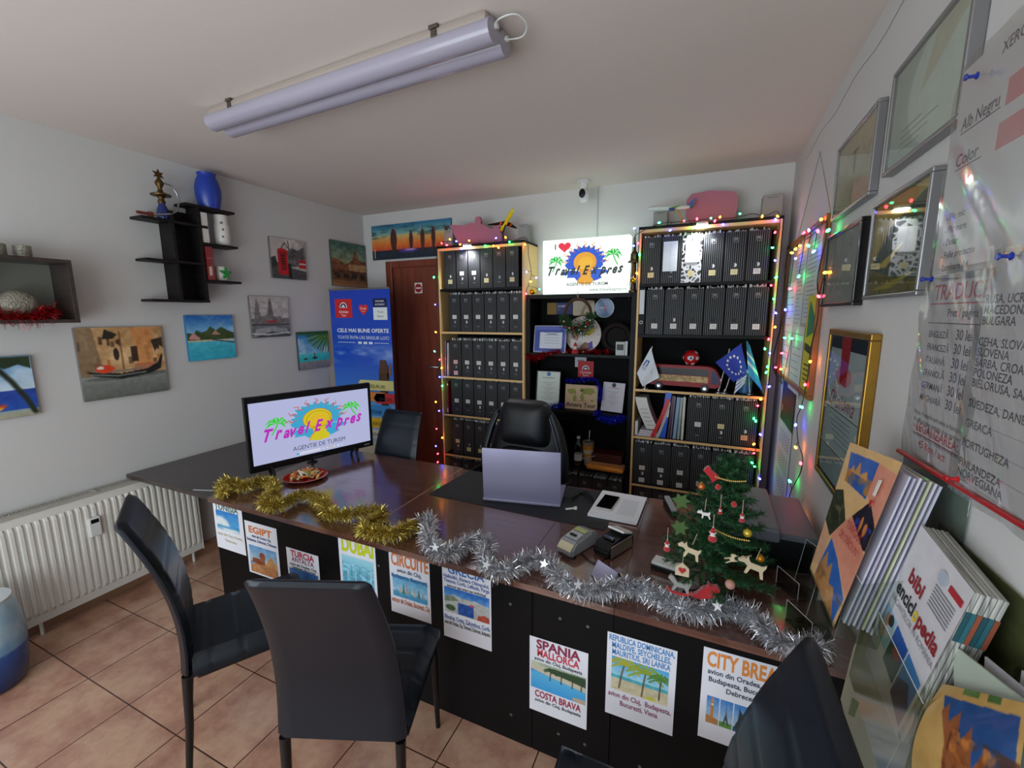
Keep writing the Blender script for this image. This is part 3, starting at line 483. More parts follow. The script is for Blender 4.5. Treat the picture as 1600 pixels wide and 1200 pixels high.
# panorama above the door
p=Pic(.955/.34,90,'c07040',31); A=p.asp; p.grad(.22,.45,'c23e1c','dd7a2c'); p.grad(.45,.68,'dd7a2c','c9b070'); p.grad(.68,1,'8fae98','1e6a94'); p.mix(np.clip((p.noise(2,9,4)-.47)*5,0,1)*(p.V>.6),'17404e',.75); p.grad(0,.22,'16222e','1c2a3c'); p.rect(0,.2,A,.26,'1c1a28')
for x,r,hh in ((.82,.12,.62),(1.45,.07,.52),(1.85,.075,.55),(2.22,.07,.58),(2.66,.07,.55)): p.ell(x,.3+hh/2-.05,r,hh/2,'4a1e1a',1,.1); p.rect(x-r*.7,.2,x+r*.7,.34,'3c1a20')
p.ell(1.35,.22,.35,.06,'5a3a9a',.8,.8); p.ell(1.4,.24,.2,.02,'d8b0d8',.8,.8); p.line([(.1,.05),(.1,.3)],.02,'d8d0c0'); p.tex(.05,14,6)
t=thing('sunset_panorama','wide canvas of oval towers at orange sunset above the door','wall picture',(-3.198,YB-.001,2.295)); MB().box(0,.95,-.02,0,0,.335,.0015,0,'1c5870').build('stretcher_frame',CANV,t); b=MB(); p.put(b,.001,.001,.948,.333,-.0206); b.build('painted_face',CANV,t)
# ================================================================ BOOKCASES
def bookcase(name,label,x0,x1,yf,yb,zt,shelves,inner,edge,outer_r,th=.02):
    t=thing(name,label,'bookcase',((x0+x1)/2,yb,0)); w=(x1-x0)/2; d=yf-yb
    def pan(nm,X0,X1,Y0,Y1,Z0,Z1,mts,front):
        b=MB(); b.box(X0,X1,Y0+.001,Y1,Z0,Z1,.0006)
        if front: b.box(X0+.001,X1-.001,Y0,Y0+.0015,Z0+.001,Z1-.001,0,1)
        return b.build(nm,mts,t)
    a=pan('side_panel',-w,-w+.006,d,0,0,zt,[BLACKLAM,BLACKLAM],0); pan('side_panel',-w+.006,-w+th,d,0,0,zt-.004,[edge,edge],1)
    pan('side_panel',w-.006,w,d,0,0,zt,[outer_r,outer_r],0); pan('side_panel',w-th,w-.006,d,0,0,zt-.004,[edge,edge],1)
    pan('top_panel',-w,w,d-.002,0,zt-.012,zt+.008,[BLACKLAM,BLACKLAM],1); pan('top_panel',-w+th,w-th,d,0,zt-.034,zt-.012,[edge,edge],1)
    MB().box(-w+th,w-th,-.008,0,.02,zt-.03).build('back_panel',BLACKM,t)
    for z,e in shelves: pan('shelf',-w+th,w-th,d+.002,-.008,z-.02,z,[inner,e],1)
    MB().box(-w+th,w-th,d+.02,d+.035,0,.06).build('plinth',BLACKLAM,t)
    return t
YF=3.35
LS=[1.962,1.587,1.183,.826,.44,.06]; RS=[1.952,1.585,1.175,.806,.42,.06]; CS=[1.42,.95,.478,.06]
bookcase('bookcase','tall birch edged black bookcase full of box files beside the brown door',-2.222,-1.385,YF,YB-.01,2.322,[(z,BIRCH if i else BLACKLAM) for i,z in enumerate(LS)],BLACKLAM,BIRCH,BIRCH)
bookcase('bookcase','tall birch edged black bookcase at the right wall holding the toy bus',-.493,.405,YF,YB-.01,2.345,[(z,BIRCH if i>1 else BLACKLAM) for i,z in enumerate(RS)],BLACKLAM,BIRCH,BLACKLAM)
t=thing('bookcase','low all black bookcase in the middle under the lit sign','bookcase',(-.939,YB-.01,0)); w=.444; d=-.27
for x in (-w,w-.035): MB().box(x,x+.035,d,0,0,1.895,.001).build('side_panel',BLACKLAM,t)
MB().box(-w+.035,w-.035,d,0,1.862,1.895,.001).build('top_panel',BLACKLAM,t); MB().box(-w+.03,w-.03,-.006,0,.02,1.88).build('back_panel',BLACKM,t)
for z in CS: MB().box(-w+.035,w-.035,d+.004,-.006,z-.022,z,.0008).build('shelf',BLACKLAM,t)
# ---- box files
LAB={'w':'d9d6d2','y':'ddcf96','o':'c9a070','p':'dcb8bc'}
BH,BD=.325,.25
def body_mesh(bw,mtype):
    b=MB(); b.box(-bw/2,bw/2,0,BD,0,BH-.0,.003,0); me=b.build('box_body',[mtype]); m=me.data; bpy.data.objects.remove(me); return m
def mk(b,name,mts,sm=None): o=b.build(name,mts,None,sm); m=o.data; bpy.data.objects.remove(o); return m
_bm={}
def bm_(key,fn):
    if key not in _bm: _bm[key]=fn()
    return _bm[key]
def logo_mesh(bw):
    b=MB(); s=.016; c='8f9094'; pts=[(-s,.0),(-s,.026),(s,.026),(s,0)]
    b.box(-s,-s+.0025,-.0008,0,0,.024,0,0,c); b.box(s-.0025,s,-.0008,0,0,.024,0,0,c); b.prism([(-.007,.002),(-.007,.022),(-.004,.022),(0,.013),(.004,.022),(.007,.022),(.007,.002),(.004,.002),(.004,.014),(0,.007),(-.004,.014),(-.004,.002)],-.0008,0,0,c)
    b.box(-s,-.009,-.0008,0,0,.0025,0,0,c); b.box(.009,s,-.0008,0,0,.0025,0,0,c); b.box(-s,s,-.0008,0,-.010,-.006,0,0,'6a6a6e'); return mk(b,'emblem',[PAPER])
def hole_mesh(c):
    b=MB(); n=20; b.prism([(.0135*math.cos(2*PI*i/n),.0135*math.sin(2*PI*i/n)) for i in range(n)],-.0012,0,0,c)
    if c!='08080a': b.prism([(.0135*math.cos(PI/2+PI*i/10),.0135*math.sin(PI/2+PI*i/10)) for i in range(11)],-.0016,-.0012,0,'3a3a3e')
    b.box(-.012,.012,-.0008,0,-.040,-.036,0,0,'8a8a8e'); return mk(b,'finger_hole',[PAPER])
def label_mesh(col,hh):
    b=MB(); b.box(-.021,.021,-.0012,0,-hh/2,hh/2,0,0,LAB[col]); [b.box(-.014,.014,-.0014,-.0012,z-.0008,z+.0008,0,0,'8a8a88') for z in (-.006,.002,.010)]; return mk(b,'label_sticker',[PAPER])
def papers_mesh(bw,sd):
    rs=random.Random(sd); b=MB(); x=-bw/2+.008
    while x<bw/2-.012:
        k=.004+.010*rs.random(); h=.006+.016*rs.random(); b.box(x,min(x+k,bw/2-.006),.012+.03*rs.random(),.22,0,h,0,0,rs.choice(['c9c7c2','b4b2ae','d6d4d0','9c9a98','c4c8cc'])); x+=k+.001+.006*rs.random()
    return mk(b,'paper_stack',[PAPER])
ORD=['first','second','third','fourth','fifth','sixth','seventh']
def boxfile(x,z,bw,spec,label,group,y=YF+.022,rz=0,kind='s',sd=0,hs=1):
    t=thing('box_file',label,'box file',(x,y,z),rz,group)
    link('box_body',bm_(('b',round(bw,3),kind),lambda:body_mesh(bw,VORO if kind=='v' else STRIPE)),t)
    if kind=='s' or kind=='l': link('emblem',bm_('logo',lambda:logo_mesh(bw)),t,(0,0,BH-.058))
    lab,holec=spec[0],spec[1:]
    hz=.085 if 'm' in lab or lab=='n' else .108
    if lab[0:1]=='M': hz=.10
    hc={'l':'d0d0d0','d':'08080a','g':'9a9a9c'}[spec[-1]]
    link('finger_hole',bm_(('h',hc),lambda:hole_mesh(hc)),t,(0,0,hz))
    parts=spec[:-1]
    i=0
    while i<len(parts):
        pos,col=parts[i],parts[i+1] if i+1<len(parts) else 'w'
        if pos=='m': link('label_sticker',bm_(('l',col,.034),lambda c=col:label_mesh(c,.034)),t,(0,0,hz+.045))
        if pos=='t': link('label_sticker',bm_(('l',col,.034),lambda c=col:label_mesh(c,.034)),t,(0,0,.155))
        if pos=='b': link('label_sticker',bm_(('l',col,.036),lambda c=col:label_mesh(c,.036)),t,(0,0,hz-.045 if hz>.1 else .03))
        i+=2
    link('paper_stack',bm_(('p',round(bw,3),sd%6),lambda:papers_mesh(bw,sd%6)),t,(0,0,BH))
    return t
DS={'m':'a pale label above its finger hole','b':'a label low under its finger hole','n':'no label'}
def row(case,x0,x1,zi,Z,specs,word,hs=1,y=YF+.022,rz=0):
    n=len(specs); w_=(x1-x0)/n
    for i,s in enumerate(specs):
        if s is None: continue
        kind='s'
        if s[0]=='V': kind='v'; s=s[1:]
        c={'w':'white','y':'yellowish','o':'tan','p':'pinkish'}
        if s[0]=='n': dsc='with no label'
        elif len(s)>=5: dsc='with two %s labels'%c[s[1]]
        elif s[0] in 'mt': dsc='with %s mid label'%c[s[1]]
        else: dsc='with %s foot label'%c[s[1]]
        lb='%s file %s, %s on %s of %s'%('black cell patterned' if kind=='v' else 'striped black',dsc,ORD[i],word,case)
        boxfile(x0+w_*(i+.5),Z,round(w_-.004,3),s,lb,'box files in the bookcases',y,rz+(((i*37)%7)-3)*.004,kind,i+zi*3,hs)
LC='left bookcase'; RC='right bookcase'
row(LC,-2.165,-1.445,0,LS[0],['byl','mwl','mwl','byl','ng','byl'],'top shelf',1.0)
row(LC,-2.13,-1.415,1,LS[1],['mwg','mwl','mwd','mwl','mwl','mwd'],'second shelf')
row(LC,-2.13,-1.415,2,LS[2],['mpbpg','mwl','mwl','mwg','mwl','mwg'],'third shelf')
row(LC,-2.13,-1.415,3,LS[3],['mwd','mwd','mwl','mwd','mwd','mwd'],'fourth shelf')
row(LC,-2.13,-1.415,4,LS[4],['myl','byg','byg','mwd','mwd','mwd'],'fifth shelf')
row(LC,-2.16,-1.80,5,LS[5],['ng','ng','ng'],'bottom shelf')
row(RC,-.468,.345,0,RS[0],['byl','ng','Vbyl','byl','byl','bwl'],'top shelf')
row(RC,-.425,.365,1,RS[1],['bwd','bwl','bwd','bwd','bwd','bwd'],'second shelf')
row(RC,-.098,.36,2,RS[3],['mwd','myl','bol'],'fourth shelf')
row(RC,-.470,.36,3,RS[4],['mwbwl','mwbwl','mwbwd','bwd','bwd','ng'],'fifth shelf')
row(RC,-.460,.10,4,RS[5],['ng','ng','ng','ng'],'bottom shelf')
row('middle bookcase',-1.05,-.55,4,CS[3],['ng','ng','ng','ng'],'bottom shelf',y=YF+.06)
def sheet_on(x,z0,z1,wd,nm,lb,c='dfe3ea',lines=14):
    b=MB(); b.box(-wd/2,wd/2,-.001,0,0,z1-z0,0,0,c)
    for i in range(lines): b.box(-wd/2+.006,wd/2-.006,-.0014,-.001,(z1-z0)*(i+.7)/(lines+1),(z1-z0)*(i+.7)/(lines+1)+.0015,0,0,'9aa4b4')
    b.box(0,.001,-.0014,-.001,.01,z1-z0-.01,0,0,'9aa4b4'); o=b.build(nm,PAPER,None,None,(x,YF+.019,z0)); tag(o,lb,'paper list')
sheet_on(-.272,RS[0]+.085,RS[0]+.29,.095,'price_table','pale ruled table sheet on second box file of right bookcase top shelf')
sheet_on(-.127,RS[0]+.14,RS[0]+.285,.09,'white_sheet','blank white sheet on the cell patterned box file','eeeeee',0)
# odd files and folders
def folder(nm,lb,x,z,wd,hh,col,lean=0,dy=.02,dep=.2,cat='folder',extra=None,mt=None):
    t=thing(nm,lb,cat,(x,YF+dy,z),0,None,(0,lean,0)); MB().box(-wd/2,wd/2,0,dep,0,hh,.002,0,col).build('cover',mt or GLOSSP,t)
    if extra: b=MB(); extra(b); b.build('spine_label',PAPER,t)
    return t
folder('plastic_folder','thin purple folder leaning at left end of left bookcase third shelf',-2.183,LS[2]+.002,.014,.315,'6a5a78',.03)
folder('plastic_folder','thin white folder at left end of left bookcase third shelf',-2.157,LS[2]+.001,.012,.30,'c9c6cc',.03)
folder('plastic_folder','thin red folder at left end of left bookcase fourth shelf',-2.168,LS[3]+.001,.016,.30,'8a2028',.01,extra=lambda b:b.box(-.006,.006,-.001,0,.01,.05,0,0,'c9c0bc'))
folder('lever_arch_file','narrow black lever file with white spine label on right bookcase second shelf',-.452,RS[1],.048,.345,'1a1b1e',0,.012,.26,'lever file',lambda b:(b.box(-.017,.017,-.0015,0,.15,.325,0,0,'cfd4da'),b.prism([(.013*math.cos(a*PI/8),.09+.013*math.sin(a*PI/8)) for a in range(16)],-.003,0,0,'b4b6b8'),b.prism([(.008*math.cos(a*PI/8),.09+.008*math.sin(a*PI/8)) for a in range(16)],-.0036,-.003,0,'050506')),BLACKLAM)
folder('lever_arch_file','black lever file with white spine label in middle bookcase behind office chair',-1.075,CS[2],.045,.33,'1a1b1e',0,.05,.2,'lever file',lambda b:(b.box(-.014,.014,-.0015,0,.14,.31,0,0,'cfd0d4'),b.prism([(.012*math.cos(a*PI/8),.08+.012*math.sin(a*PI/8)) for a in range(16)],-.003,0,0,'b4b6b8')),BLACKLAM)
for k in range(3): folder('lever_arch_file','plain black lever file in middle bookcase, %s left of the labelled one'%ORD[k],-1.13-.055*k,CS[2],.05,.33,'141518',0,.08,.2,'lever file',None,BLACKLAM)
# right bookcase fourth shelf mix
t=thing('letter_tray','white letter tray with paper stack at left of right bookcase fourth shelf','letter tray',(-.40,YF+.02,RS[3])); b=MB(); b.box(-.06,.10,0,.24,0,.006); b.box(-.066,-.045,0,.24,0,.115,.002); b.build('tray',WHITEP,t); b=MB(); [b.box(-.04+.002*k,.10,.005,.22,.007+.006*k,.012+.006*k,0,0,['cfcdd0','bcbabf','dedce0'][k%3]) for k in range(7)]; b.build('paper_stack',PAPER,t)
def leaf(nm,lb,x,z,tilt,wd,hh,col,bend=.03,cat='papers',lines=0,dy=.01,th=.012,dep=.19):
    b=MB(); n=8; pr=[(bend*math.sin(PI*i/n*.5)*1+math.tan(tilt)*hh*i/n,hh*i/n) for i in range(n+1)]; pts=[(a-th/2,q) for a,q in pr]+[(a+th/2,q) for a,q in pr[::-1]]; b.prism(pts,0,dep,0,col)
    for k in range(lines): i=1+k*(n-2)/max(1,lines); a,q=pr[int(i)]; b.box(a-th*.3,a+th*.3,-.0008,0,q,q+.003,0,0,'6a6a70')
    o=b.build(nm,GLOSSP,None,None,(x,YF+dy,z)); return tag(o,lb,cat)
leaf('paper_bundle','creased white papers leaning out left of the red folder',-.335,RS[3]+.065,-.18,.1,.24,'cfcdc9',-.05,'papers',5,.0,.085,.16)
leaf('magazine','bright red curved magazine leaning beside the blue folder',-.335,RS[3]+.004,.24,.03,.305,'c4161e',.03,'magazine',4,-.012,.028,.2)
leaf('magazine','off white magazine leaning between red and blue spines',-.297,RS[3]+.004,.16,.03,.28,'b9aaa4',.03,'magazine',0,-.004,.02,.2)
folder('folder','bright blue folder with white band on right bookcase fourth shelf',-.262,RS[3]+.006,.045,.35,'1a56c4',.09,0,.2,'folder',lambda b:b.box(-.0225,.0225,-.001,0,.165,.225,0,0,'d8dade'))
folder('folder','thin dark plum folder right of the blue one',-.222,RS[3]+.002,.016,.33,'4a3048',.07)
folder('folder','thin brown folder right of the plum one',-.203,RS[3]+.002,.012,.325,'6a5868',.05)
folder('folder','blue grey folder in the middle of right bookcase fourth shelf',-.178,RS[3]+.002,.024,.32,'7c98b4',.05)
folder('folder','pale green grey folder on right bookcase fourth shelf',-.150,RS[3]+.001,.018,.32,'8c9c9c',.03)
folder('folder','cream white folder beside the first box file of fourth shelf',-.124,RS[3]+.001,.018,.325,'c6c4b8',.01)
# ---- puck lights on bookcases
def puck(x,z,lb):
    t=thing('puck_light',lb,'lamp',(x,YF-.012,z)); b=MB(); b.cyl((0,0,-.006),.038,.014,28); b.build('housing',WHITEP,t,40)
    b=MB(); b.lathe([(.036,0),(.033,-.008),(.02,-.014),(.002,-.016)],28); b.build('lens',mat('led_lens','ffffff',.4,emit='f4f8ff',es=22),t,60,(0,0,-.006))
    l=bpy.data.lights.new('puck_led','SPOT'); l.energy=LED_E; l.spot_size=math.radians(140); l.spot_blend=.8; l.shadow_soft_size=.03; l.color=(.92,.96,1); o=bpy.data.objects.new('led_beam',l); COL.objects.link(o); o.parent=t; o.location=(0,-.0,-.03); o.rotation_euler=(math.radians(12),0,0)
puck(-1.905,2.318,'glowing round white lamp at the top front of the left bookcase'); puck(-.075,2.338,'glowing round white lamp at the top front of the right bookcase')
# ---- lightbox sign
def logo(b,cx,cz,S,y,kc,step=.0006,SZ=None):
    """travel agency mark: sun over sea between two palm trees; S = half width"""
    SZ=SZ or S
    def T(px,pz): return (cx+px*S,cz+pz*SZ)
    rs=random.Random(5); blue,yel,org,grn=kc['blue'],kc['yel'],kc['org'],kc['grn']
    pts=[]
    for i in range(26):
        a=PI*(-.02+1.04*i/25); r=.44*(1+(.14 if i%2 else -.08)*(.5+.8*rs.random())); pts.append(T(r*math.cos(a)+.02,r*.98*math.sin(a)+.12))
    pts+=[T(-.42,.02),T(-.36,-.04),T(.38,-.03),T(.44,.06)]; b.prism(pts,y-step,y,0,blue)
    b.prism([T(-.52,-.12),T(-.44,-.20),T(-.38,-.17),T(-.40,-.26),T(-.22,-.26),T(-.16,-.34),T(.1,-.40),T(.3,-.34),T(.42,-.28),T(.36,-.22),T(.46,-.17),T(.58,-.13),T(.5,-.08),T(.3,-.04),T(.1,-.1),T(-.1,-.1),T(-.3,-.06)],y-step,y,0,blue)
    def disc(r,c,yy,x=.02,z=.14,sq=1): b.prism([T(x+r*math.cos(2*PI*i/36),z+r*sq*math.sin(2*PI*i/36)) for i in range(36)],yy-step,yy,0,c)
    disc(.265,org,y-step); disc(.255,yel,y-2*step); 
    for r0,c in ((.215,org),(.205,yel)): disc(r0,c,y-(3 if c==org else 4)*step,.035,.125)
    disc(.165,kc.get('yel2',yel),y-5*step,.04,.11)
    b.prism([T(-.02,-.04),T(-.09,-.12),T(-.07,-.22),T(-.13,-.30),T(-.16,-.40),T(.02,-.45),T(.2,-.42),T(.22,-.32),T(.16,-.24),T(.17,-.14),T(.1,-.06)],y-2*step,y-step,0,yel)
    b.tube([Vector((*[0]*0,T(px,pz)[0],y-3*step,T(px,pz)[1])) for px,pz in ((-.16,-.44),(-.12,-.3),(-.06,-.22),(-.09,-.12),(-.02,-.04))],.006*S,4,0,org)
    for k in range(9):
        a=PI*(.03+.94*k/8); q=[]
        for i in range(7): r=.36+.2*i/6; wv=.035*math.sin(i*1.9)*(1 if k%2 else -1); q.append(Vector((T(.02+r*math.cos(a)-wv*math.sin(a),0)[0],y-2*step,T(0,.12+r*math.sin(a)+wv*math.cos(a))[1])))
        b.tube(q,[.011*S*(1-abs(i-3)/5) for i in range(7)],4,0,org)
    for sx,px,pz in ((1,-.66,.18),(-1,.66,.30)):
        b.prism([T(px+sx*.00,pz+.0),T(px-sx*.05,pz-.14),T(px-sx*.11,pz-.27),T(px-sx*.085,pz-.27),T(px-sx*.02,pz-.13),T(px+sx*.025,pz)],y-2*step,y-step,0,grn)
        for a,l in ((.15,.2),(.75,.21),(1.35,.17),(2.0,.2),(2.65,.22),(3.25,.2),(-.45,.15)):
            ex,ez=px+l*math.cos(a),pz+l*.8*math.sin(a)-.09; mx,mz=px+l*.55*math.cos(a),pz+l*.62*math.sin(a)+.03; nx,nz=-(ez-pz),(ex-px); L=math.hypot(nx,nz); nx,nz=nx/L*.035,nz/L*.035
            b.prism([T(px,pz),T(mx+nx,mz+nz),T(ex,ez),T(mx-nx*.7,mz-nz*.7)],y-3*step,y-2*step,0,grn)
def script(b,s_,x,z,h,wd,y,c,m=0,rise=0,bold=.03):
    """brush-script line: sheared letters with swelling height"""
    gs=[(ch,text_geo(ch,bold,.5)) for ch in s_]; adv=[(g[2]+.015) if ch!=' ' else .22 for ch,g in gs]; k=wd/sum(adv); X=x
    for i,((ch,g),a) in enumerate(zip(gs,adv)):
        kz=h/.72*(1+.06*math.sin(i*2.3)); dz=h*.05*math.sin(i*1.7)+rise*i/len(gs); b.add([(X+p*k,y,z+dz+q*kz) for p,q in g[0]],g[1],m,c); X+=a*k
t=thing('lightbox_sign','lit white sign with sun, palms and red heart on the middle bookcase','sign',(-1.255,3.425,1.897)); W,Hs=.69,.425
MB().box(0,W,.002,.10,0,Hs,.006).build('casing',mat('translucent_lit_case','dfe8e0',.5,emit='e2fff0',es=CASE_S),t)
b=MB(); b.prism([(.004,.004),(W-.004,.004),(W-.002,Hs*.5),(W-.012,Hs-.003),(.014,Hs-.003),(.002,Hs*.5)],-.004,.0015,0,'eefff4'); KC=dict(blue='0a4cc0',yel='d89a10',org='d07a18',grn='12b030',yel2='dca820')
logo(b,.345,.20,.345,-.0045,KC,SZ=.29)
hx,hz=.185,.365; b.prism([(hx+.0032*16*math.sin(q)**3,hz+.0027*(13*math.cos(q)-5*math.cos(2*q)-2*math.cos(3*q)-math.cos(4*q))) for q in [i*PI/16 for i in range(32)]],-.0065,-.004,0,'d8203c')
b.text('I',.105,.35,.038,y=-.006,c='141414',bold=.03); script(b,'Travel Expres',.05,.15,.068,.60,-.0105,'0c0c10',bold=.04); b.text('AGENTIE DE TURISM',.205,.062,.024,wd=.33,y=-.0115,c='2a2a2c',bold=.01); b.text('www.travelexpres.ro',.39,.018,.026,wd=.29,y=-.006,c='5a5a5a')
b.build('backlit_face',LIGHTBOX,t)
# ---- middle bookcase contents
def paperart(nm,lb,cat,loc,wd,ht,tilt,rz,fn,frame=None,fw=.01,bgc='d8dad8',glass=False):
    t=thing(nm,lb,cat,loc,rz,None,(-tilt,0,rz)); 
    if frame:
        b=MB(); b.box(0,wd,-.012,.004,0,fw,.002); b.box(0,wd,-.012,.004,ht-fw,ht,.002); b.box(0,fw,-.012,.004,fw,ht-fw,.002); b.box(wd-fw,wd,-.012,.004,fw,ht-fw,.002); b.box(0.001,wd-.001,0,.006,.001,ht-.001); b.build('frame',frame,t)
        MB().obox((wd/2,.04,ht*.35),(.03,.003,ht*.7),(-.25,0,0)).build('easel_back',BLACK,t)
    b=MB(); o=fw if frame else 0; b.box(o,wd-o,-.001 if frame else -.0,.001,o,ht-o,0,0,bgc); fn(b,wd,ht); b.build('printed_sheet',PAPER,t)
    if glass: MB().box(o,wd-o,-.007,-.006,o,ht-o).build('glass',GLASS,t)
    return t
def cert(col,head,lines,badge=None):
    def f(b,w,h):
        b.box(w*.25,w*.75,-.002,-.001,h*.80,h*.815,0,0,col)
        for k in range(lines): L=w*(.5-.15*(k%3)); b.box(w/2-L/2,w/2+L/2,-.002,-.001,h*(.68-.5*k/lines),h*(.68-.5*k/lines)+.003,0,0,'8a8a94')
        if badge: b.prism([(w/2+.018*math.cos(a*PI/8),h*.91+.018*math.sin(a*PI/8)) for a in range(16)],-.002,-.001,0,badge)
    return f
def bluecert(b,w,h):
    b.box(.005,w-.005,-.0014,-.001,.005,h-.005,0,0,'5a68b4'); b.box(.012,w-.02,-.0018,-.0014,.02,h-.035,0,0,'3c4c9c'); b.box(.05,w-.035,-.0022,-.0018,.035,h-.055,0,0,'cdd2dc'); [b.box(.09,w-.06,-.0026,-.0022,h*.35+.022*k,h*.35+.022*k+.003,0,0,'7a8090') for k in range(5)]; b.box(w*.4,w*.7,-.0026,-.0022,h-.073,h-.067,0,0,'2a3050')
paperart('certificate','blue bordered certificate in silver frame on top shelf of middle bookcase','certificate',(-1.33,3.42,CS[0]+.001),.28,.225,.16,0,bluecert,SILVER,.006)
def frm(b,w,h): cert('5a6a60','ROMANIA',11,'4a78b4')(b,w,h)
paperart('certificate','pale green certificate in black frame beside the cork board','certificate',(-1.312,3.42,CS[1]+.001),.215,.315,.14,.03,frm,BLACK,.007,'cdd6cf')
paperart('certificate','white certificate leaning over blue tinsel right of the cork board','certificate',(-.755,3.45,CS[1]+.012),.185,.235,.20,-.22,cert('b06060','DIPLOMA',9,'3a3a44'),None,.004,'c9c6d0')
def amara(b,w,h):
    rs=random.Random(4)
    for cx,cz,rx,rz in ((.22,.72,.13,.13),(.30,.45,.05,.16),(.52,.78,.07,.08),(.53,.50,.06,.16),(.72,.75,.20,.13),(.84,.38,.05,.05)):
        b.prism([((cx+rx*math.cos(a*PI/9)*(1+.3*rs.uniform(-1,1)))*w,(cz+rz*math.sin(a*PI/9)*(1+.3*rs.uniform(-1,1)))*h) for a in range(18)],-.003,-.001,0,'8a8f3a')
    b.text('Amara Tour',w/2,h*.10,h*.17,y=-.002,c='3a0d12',al='C',bold=.02,wmax=w*.94); b.text('TOUROPERATOR',w/2,h*.31,h*.05,y=-.002,c='8a3a34',al='C')
paperart('cork_board_sign','tan cork sign with green world map standing on middle bookcase shelf','sign',(-1.062,3.46,CS[1]+.002),.275,.205,.10,0,amara,None,0,'c9ab8c')
def chris(b,w,h):
    b.prism([(w*.5+.032*math.cos(a*PI/10),h*.48+.036*math.sin(a*PI/10)) for a in range(11)],-.002,-.001,0,'e8e4ea'); b.prism([(w*.5+.026*math.cos(a*PI/10),h*.485+.028*math.sin(a*PI/10)) for a in range(11)],-.0026,-.002,0,'1c2450'); b.prism([(w*.36,h*.5),(w*.5,h*.62),(w*.64,h*.5)],-.0032,-.0026,0,'e8e4ea'); b.text('Christian',w/2,h*.24,h*.14,y=-.002,c='e8c4c4',al='C',bold=.012,wmax=w*.86); b.text('Tour',w/2,h*.07,h*.13,y=-.002,c='e8c4c4',al='C',bold=.012)
paperart('red_card','square red card with arch emblem hanging on the black bookcase back','card',(-1.0,YB-.03,1.20),.137,.14,0,0,chris,None,0,'ae1c24')
paperart('postcard','tilted white postcard behind the red card','postcard',(-1.03,YB-.022,1.285),.10,.085,0,-.0,lambda b,w,h:b.box(.02,w-.02,-.002,-.001,h*.6,h*.75,0,0,'7a8090'),None,0,'b9bcc4')
def plq(nm,lb,px0,px1,z0,z1,fn,bgc): return paperart(nm,lb,'plaque',(px0,YB-.03,z0),px1-px0,z1-z0,0,0,fn,None,0,bgc)
plq('wall_plaque','rectangular plaque with gold left half and blue lettered right half','',1,2,3,0,'') if 0 else None
plq('gold_blue_plaque','half gold half blue plaque on the back of the middle bookcase',-1.285,-1.06,1.735,1.835,lambda b,w,h:(b.box(0,w*.38,-.002,-.001,0,h,0,0,'86661e'),b.text('AXBRE',w*.42,h*.6,h*.2,y=-.002,c='b8b8d8',bold=.01,wmax=w*.5),b.text('tour',w*.42,h*.38,h*.12,y=-.002,c='8a8ac8')),'22306a')
b=MB(); n=28; pts=[]
for sx,sz,a0 in ((1,1,0),(-1,1,1),(-1,-1,2),(1,-1,3)): pts+=[(.075*sx+.018*math.cos((a0+q/4)*PI/2),.045*sz+.018*math.sin((a0+q/4)*PI/2)) for q in range(5)]
b.prism(pts,-.006,0,0,'86661e'); b.prism([(-.06,-.03),(-.02,-.018),(.07,.012),(.03,.005)],-.0065,-.006,0,'4a3610')
tag(b.build('gold_plaque',GLOSSP,None,None,(-.96,YB-.03,1.787)),'rounded gold plaque behind the wreath','plaque')
t=thing('round_emblem','round blue disc with red crescent on the bookcase back','emblem',(-.785,YB-.03,1.787)); b=MB(); cir=lambda r,x=0,z=0,n=32:[(x+r*math.cos(2*PI*i/n),z+r*math.sin(2*PI*i/n)) for i in range(n)]
b.prism(cir(.080),-.006,0,0,'9aaab4'); b.prism(cir(.073),-.0068,-.006,0,'24569a'); b.prism(cir(.055),-.0074,-.0068,0,'9aaab4'); b.prism(cir(.052),-.008,-.0074,0,'1e5a9c'); b.prism(cir(.022,.012),-.0086,-.008,0,'c02430'); b.prism(cir(.016,.020),-.0092,-.0086,0,'1e5a9c'); b.box(-.04,.0,-.0092,-.008,-.004,.006,0,0,'a8bcd8'); b.build('disc_face',GLOSSP,t)
# clock plate
t=thing('picture_clock','round white clock with painted village scene leaning behind the wreath','clock',(-.93,3.50,CS[0]),0,None,(-.13,0,0))
b=MB(); T_=Matrix.Translation((0,0,.152))@Euler((PI/2,0,0)).to_matrix().to_4x4(); b.lathe([(.001,0),(.14,0),(.151,.008),(.148,.014),(.001,.014)],44,0,'c4b9b4',T_); b.build('clock_face',GLOSSP,t,40)
b=MB(); b.prism([(.01,.15),(.06,.20),(.10,.21),(.09,.17),(.05,.14)],-.017,-.0145,0,'b8a428'); b.prism([(-.02,.05),(.02,.09),(.06,.08),(.08,.04),(.03,.02)],-.017,-.0145,0,'7a5a4c'); b.prism([(.05,.08),(.08,.10),(.09,.04),(.06,.03)],-.0175,-.0145,0,'5040a0'); b.prism([(-.09,.19),(-.02,.2),(-.04,.1),(-.1,.12)],-.017,-.0145,0,'9a7468')
for k in range(12): a=2*PI*k/12; b.text(str(k or 12),.128*math.sin(a),.145+.128*math.cos(a),.014,y=-.0155,c='2a2420',al='C')
b.build('painted_scene',PAPER,t); b=MB(); b.obox((.0,-.019,.19),(.005,.002,.08)); b.obox((.03,-.019,.155),(.06,.002,.005)); b.build('clock_hand',BLACK,t)
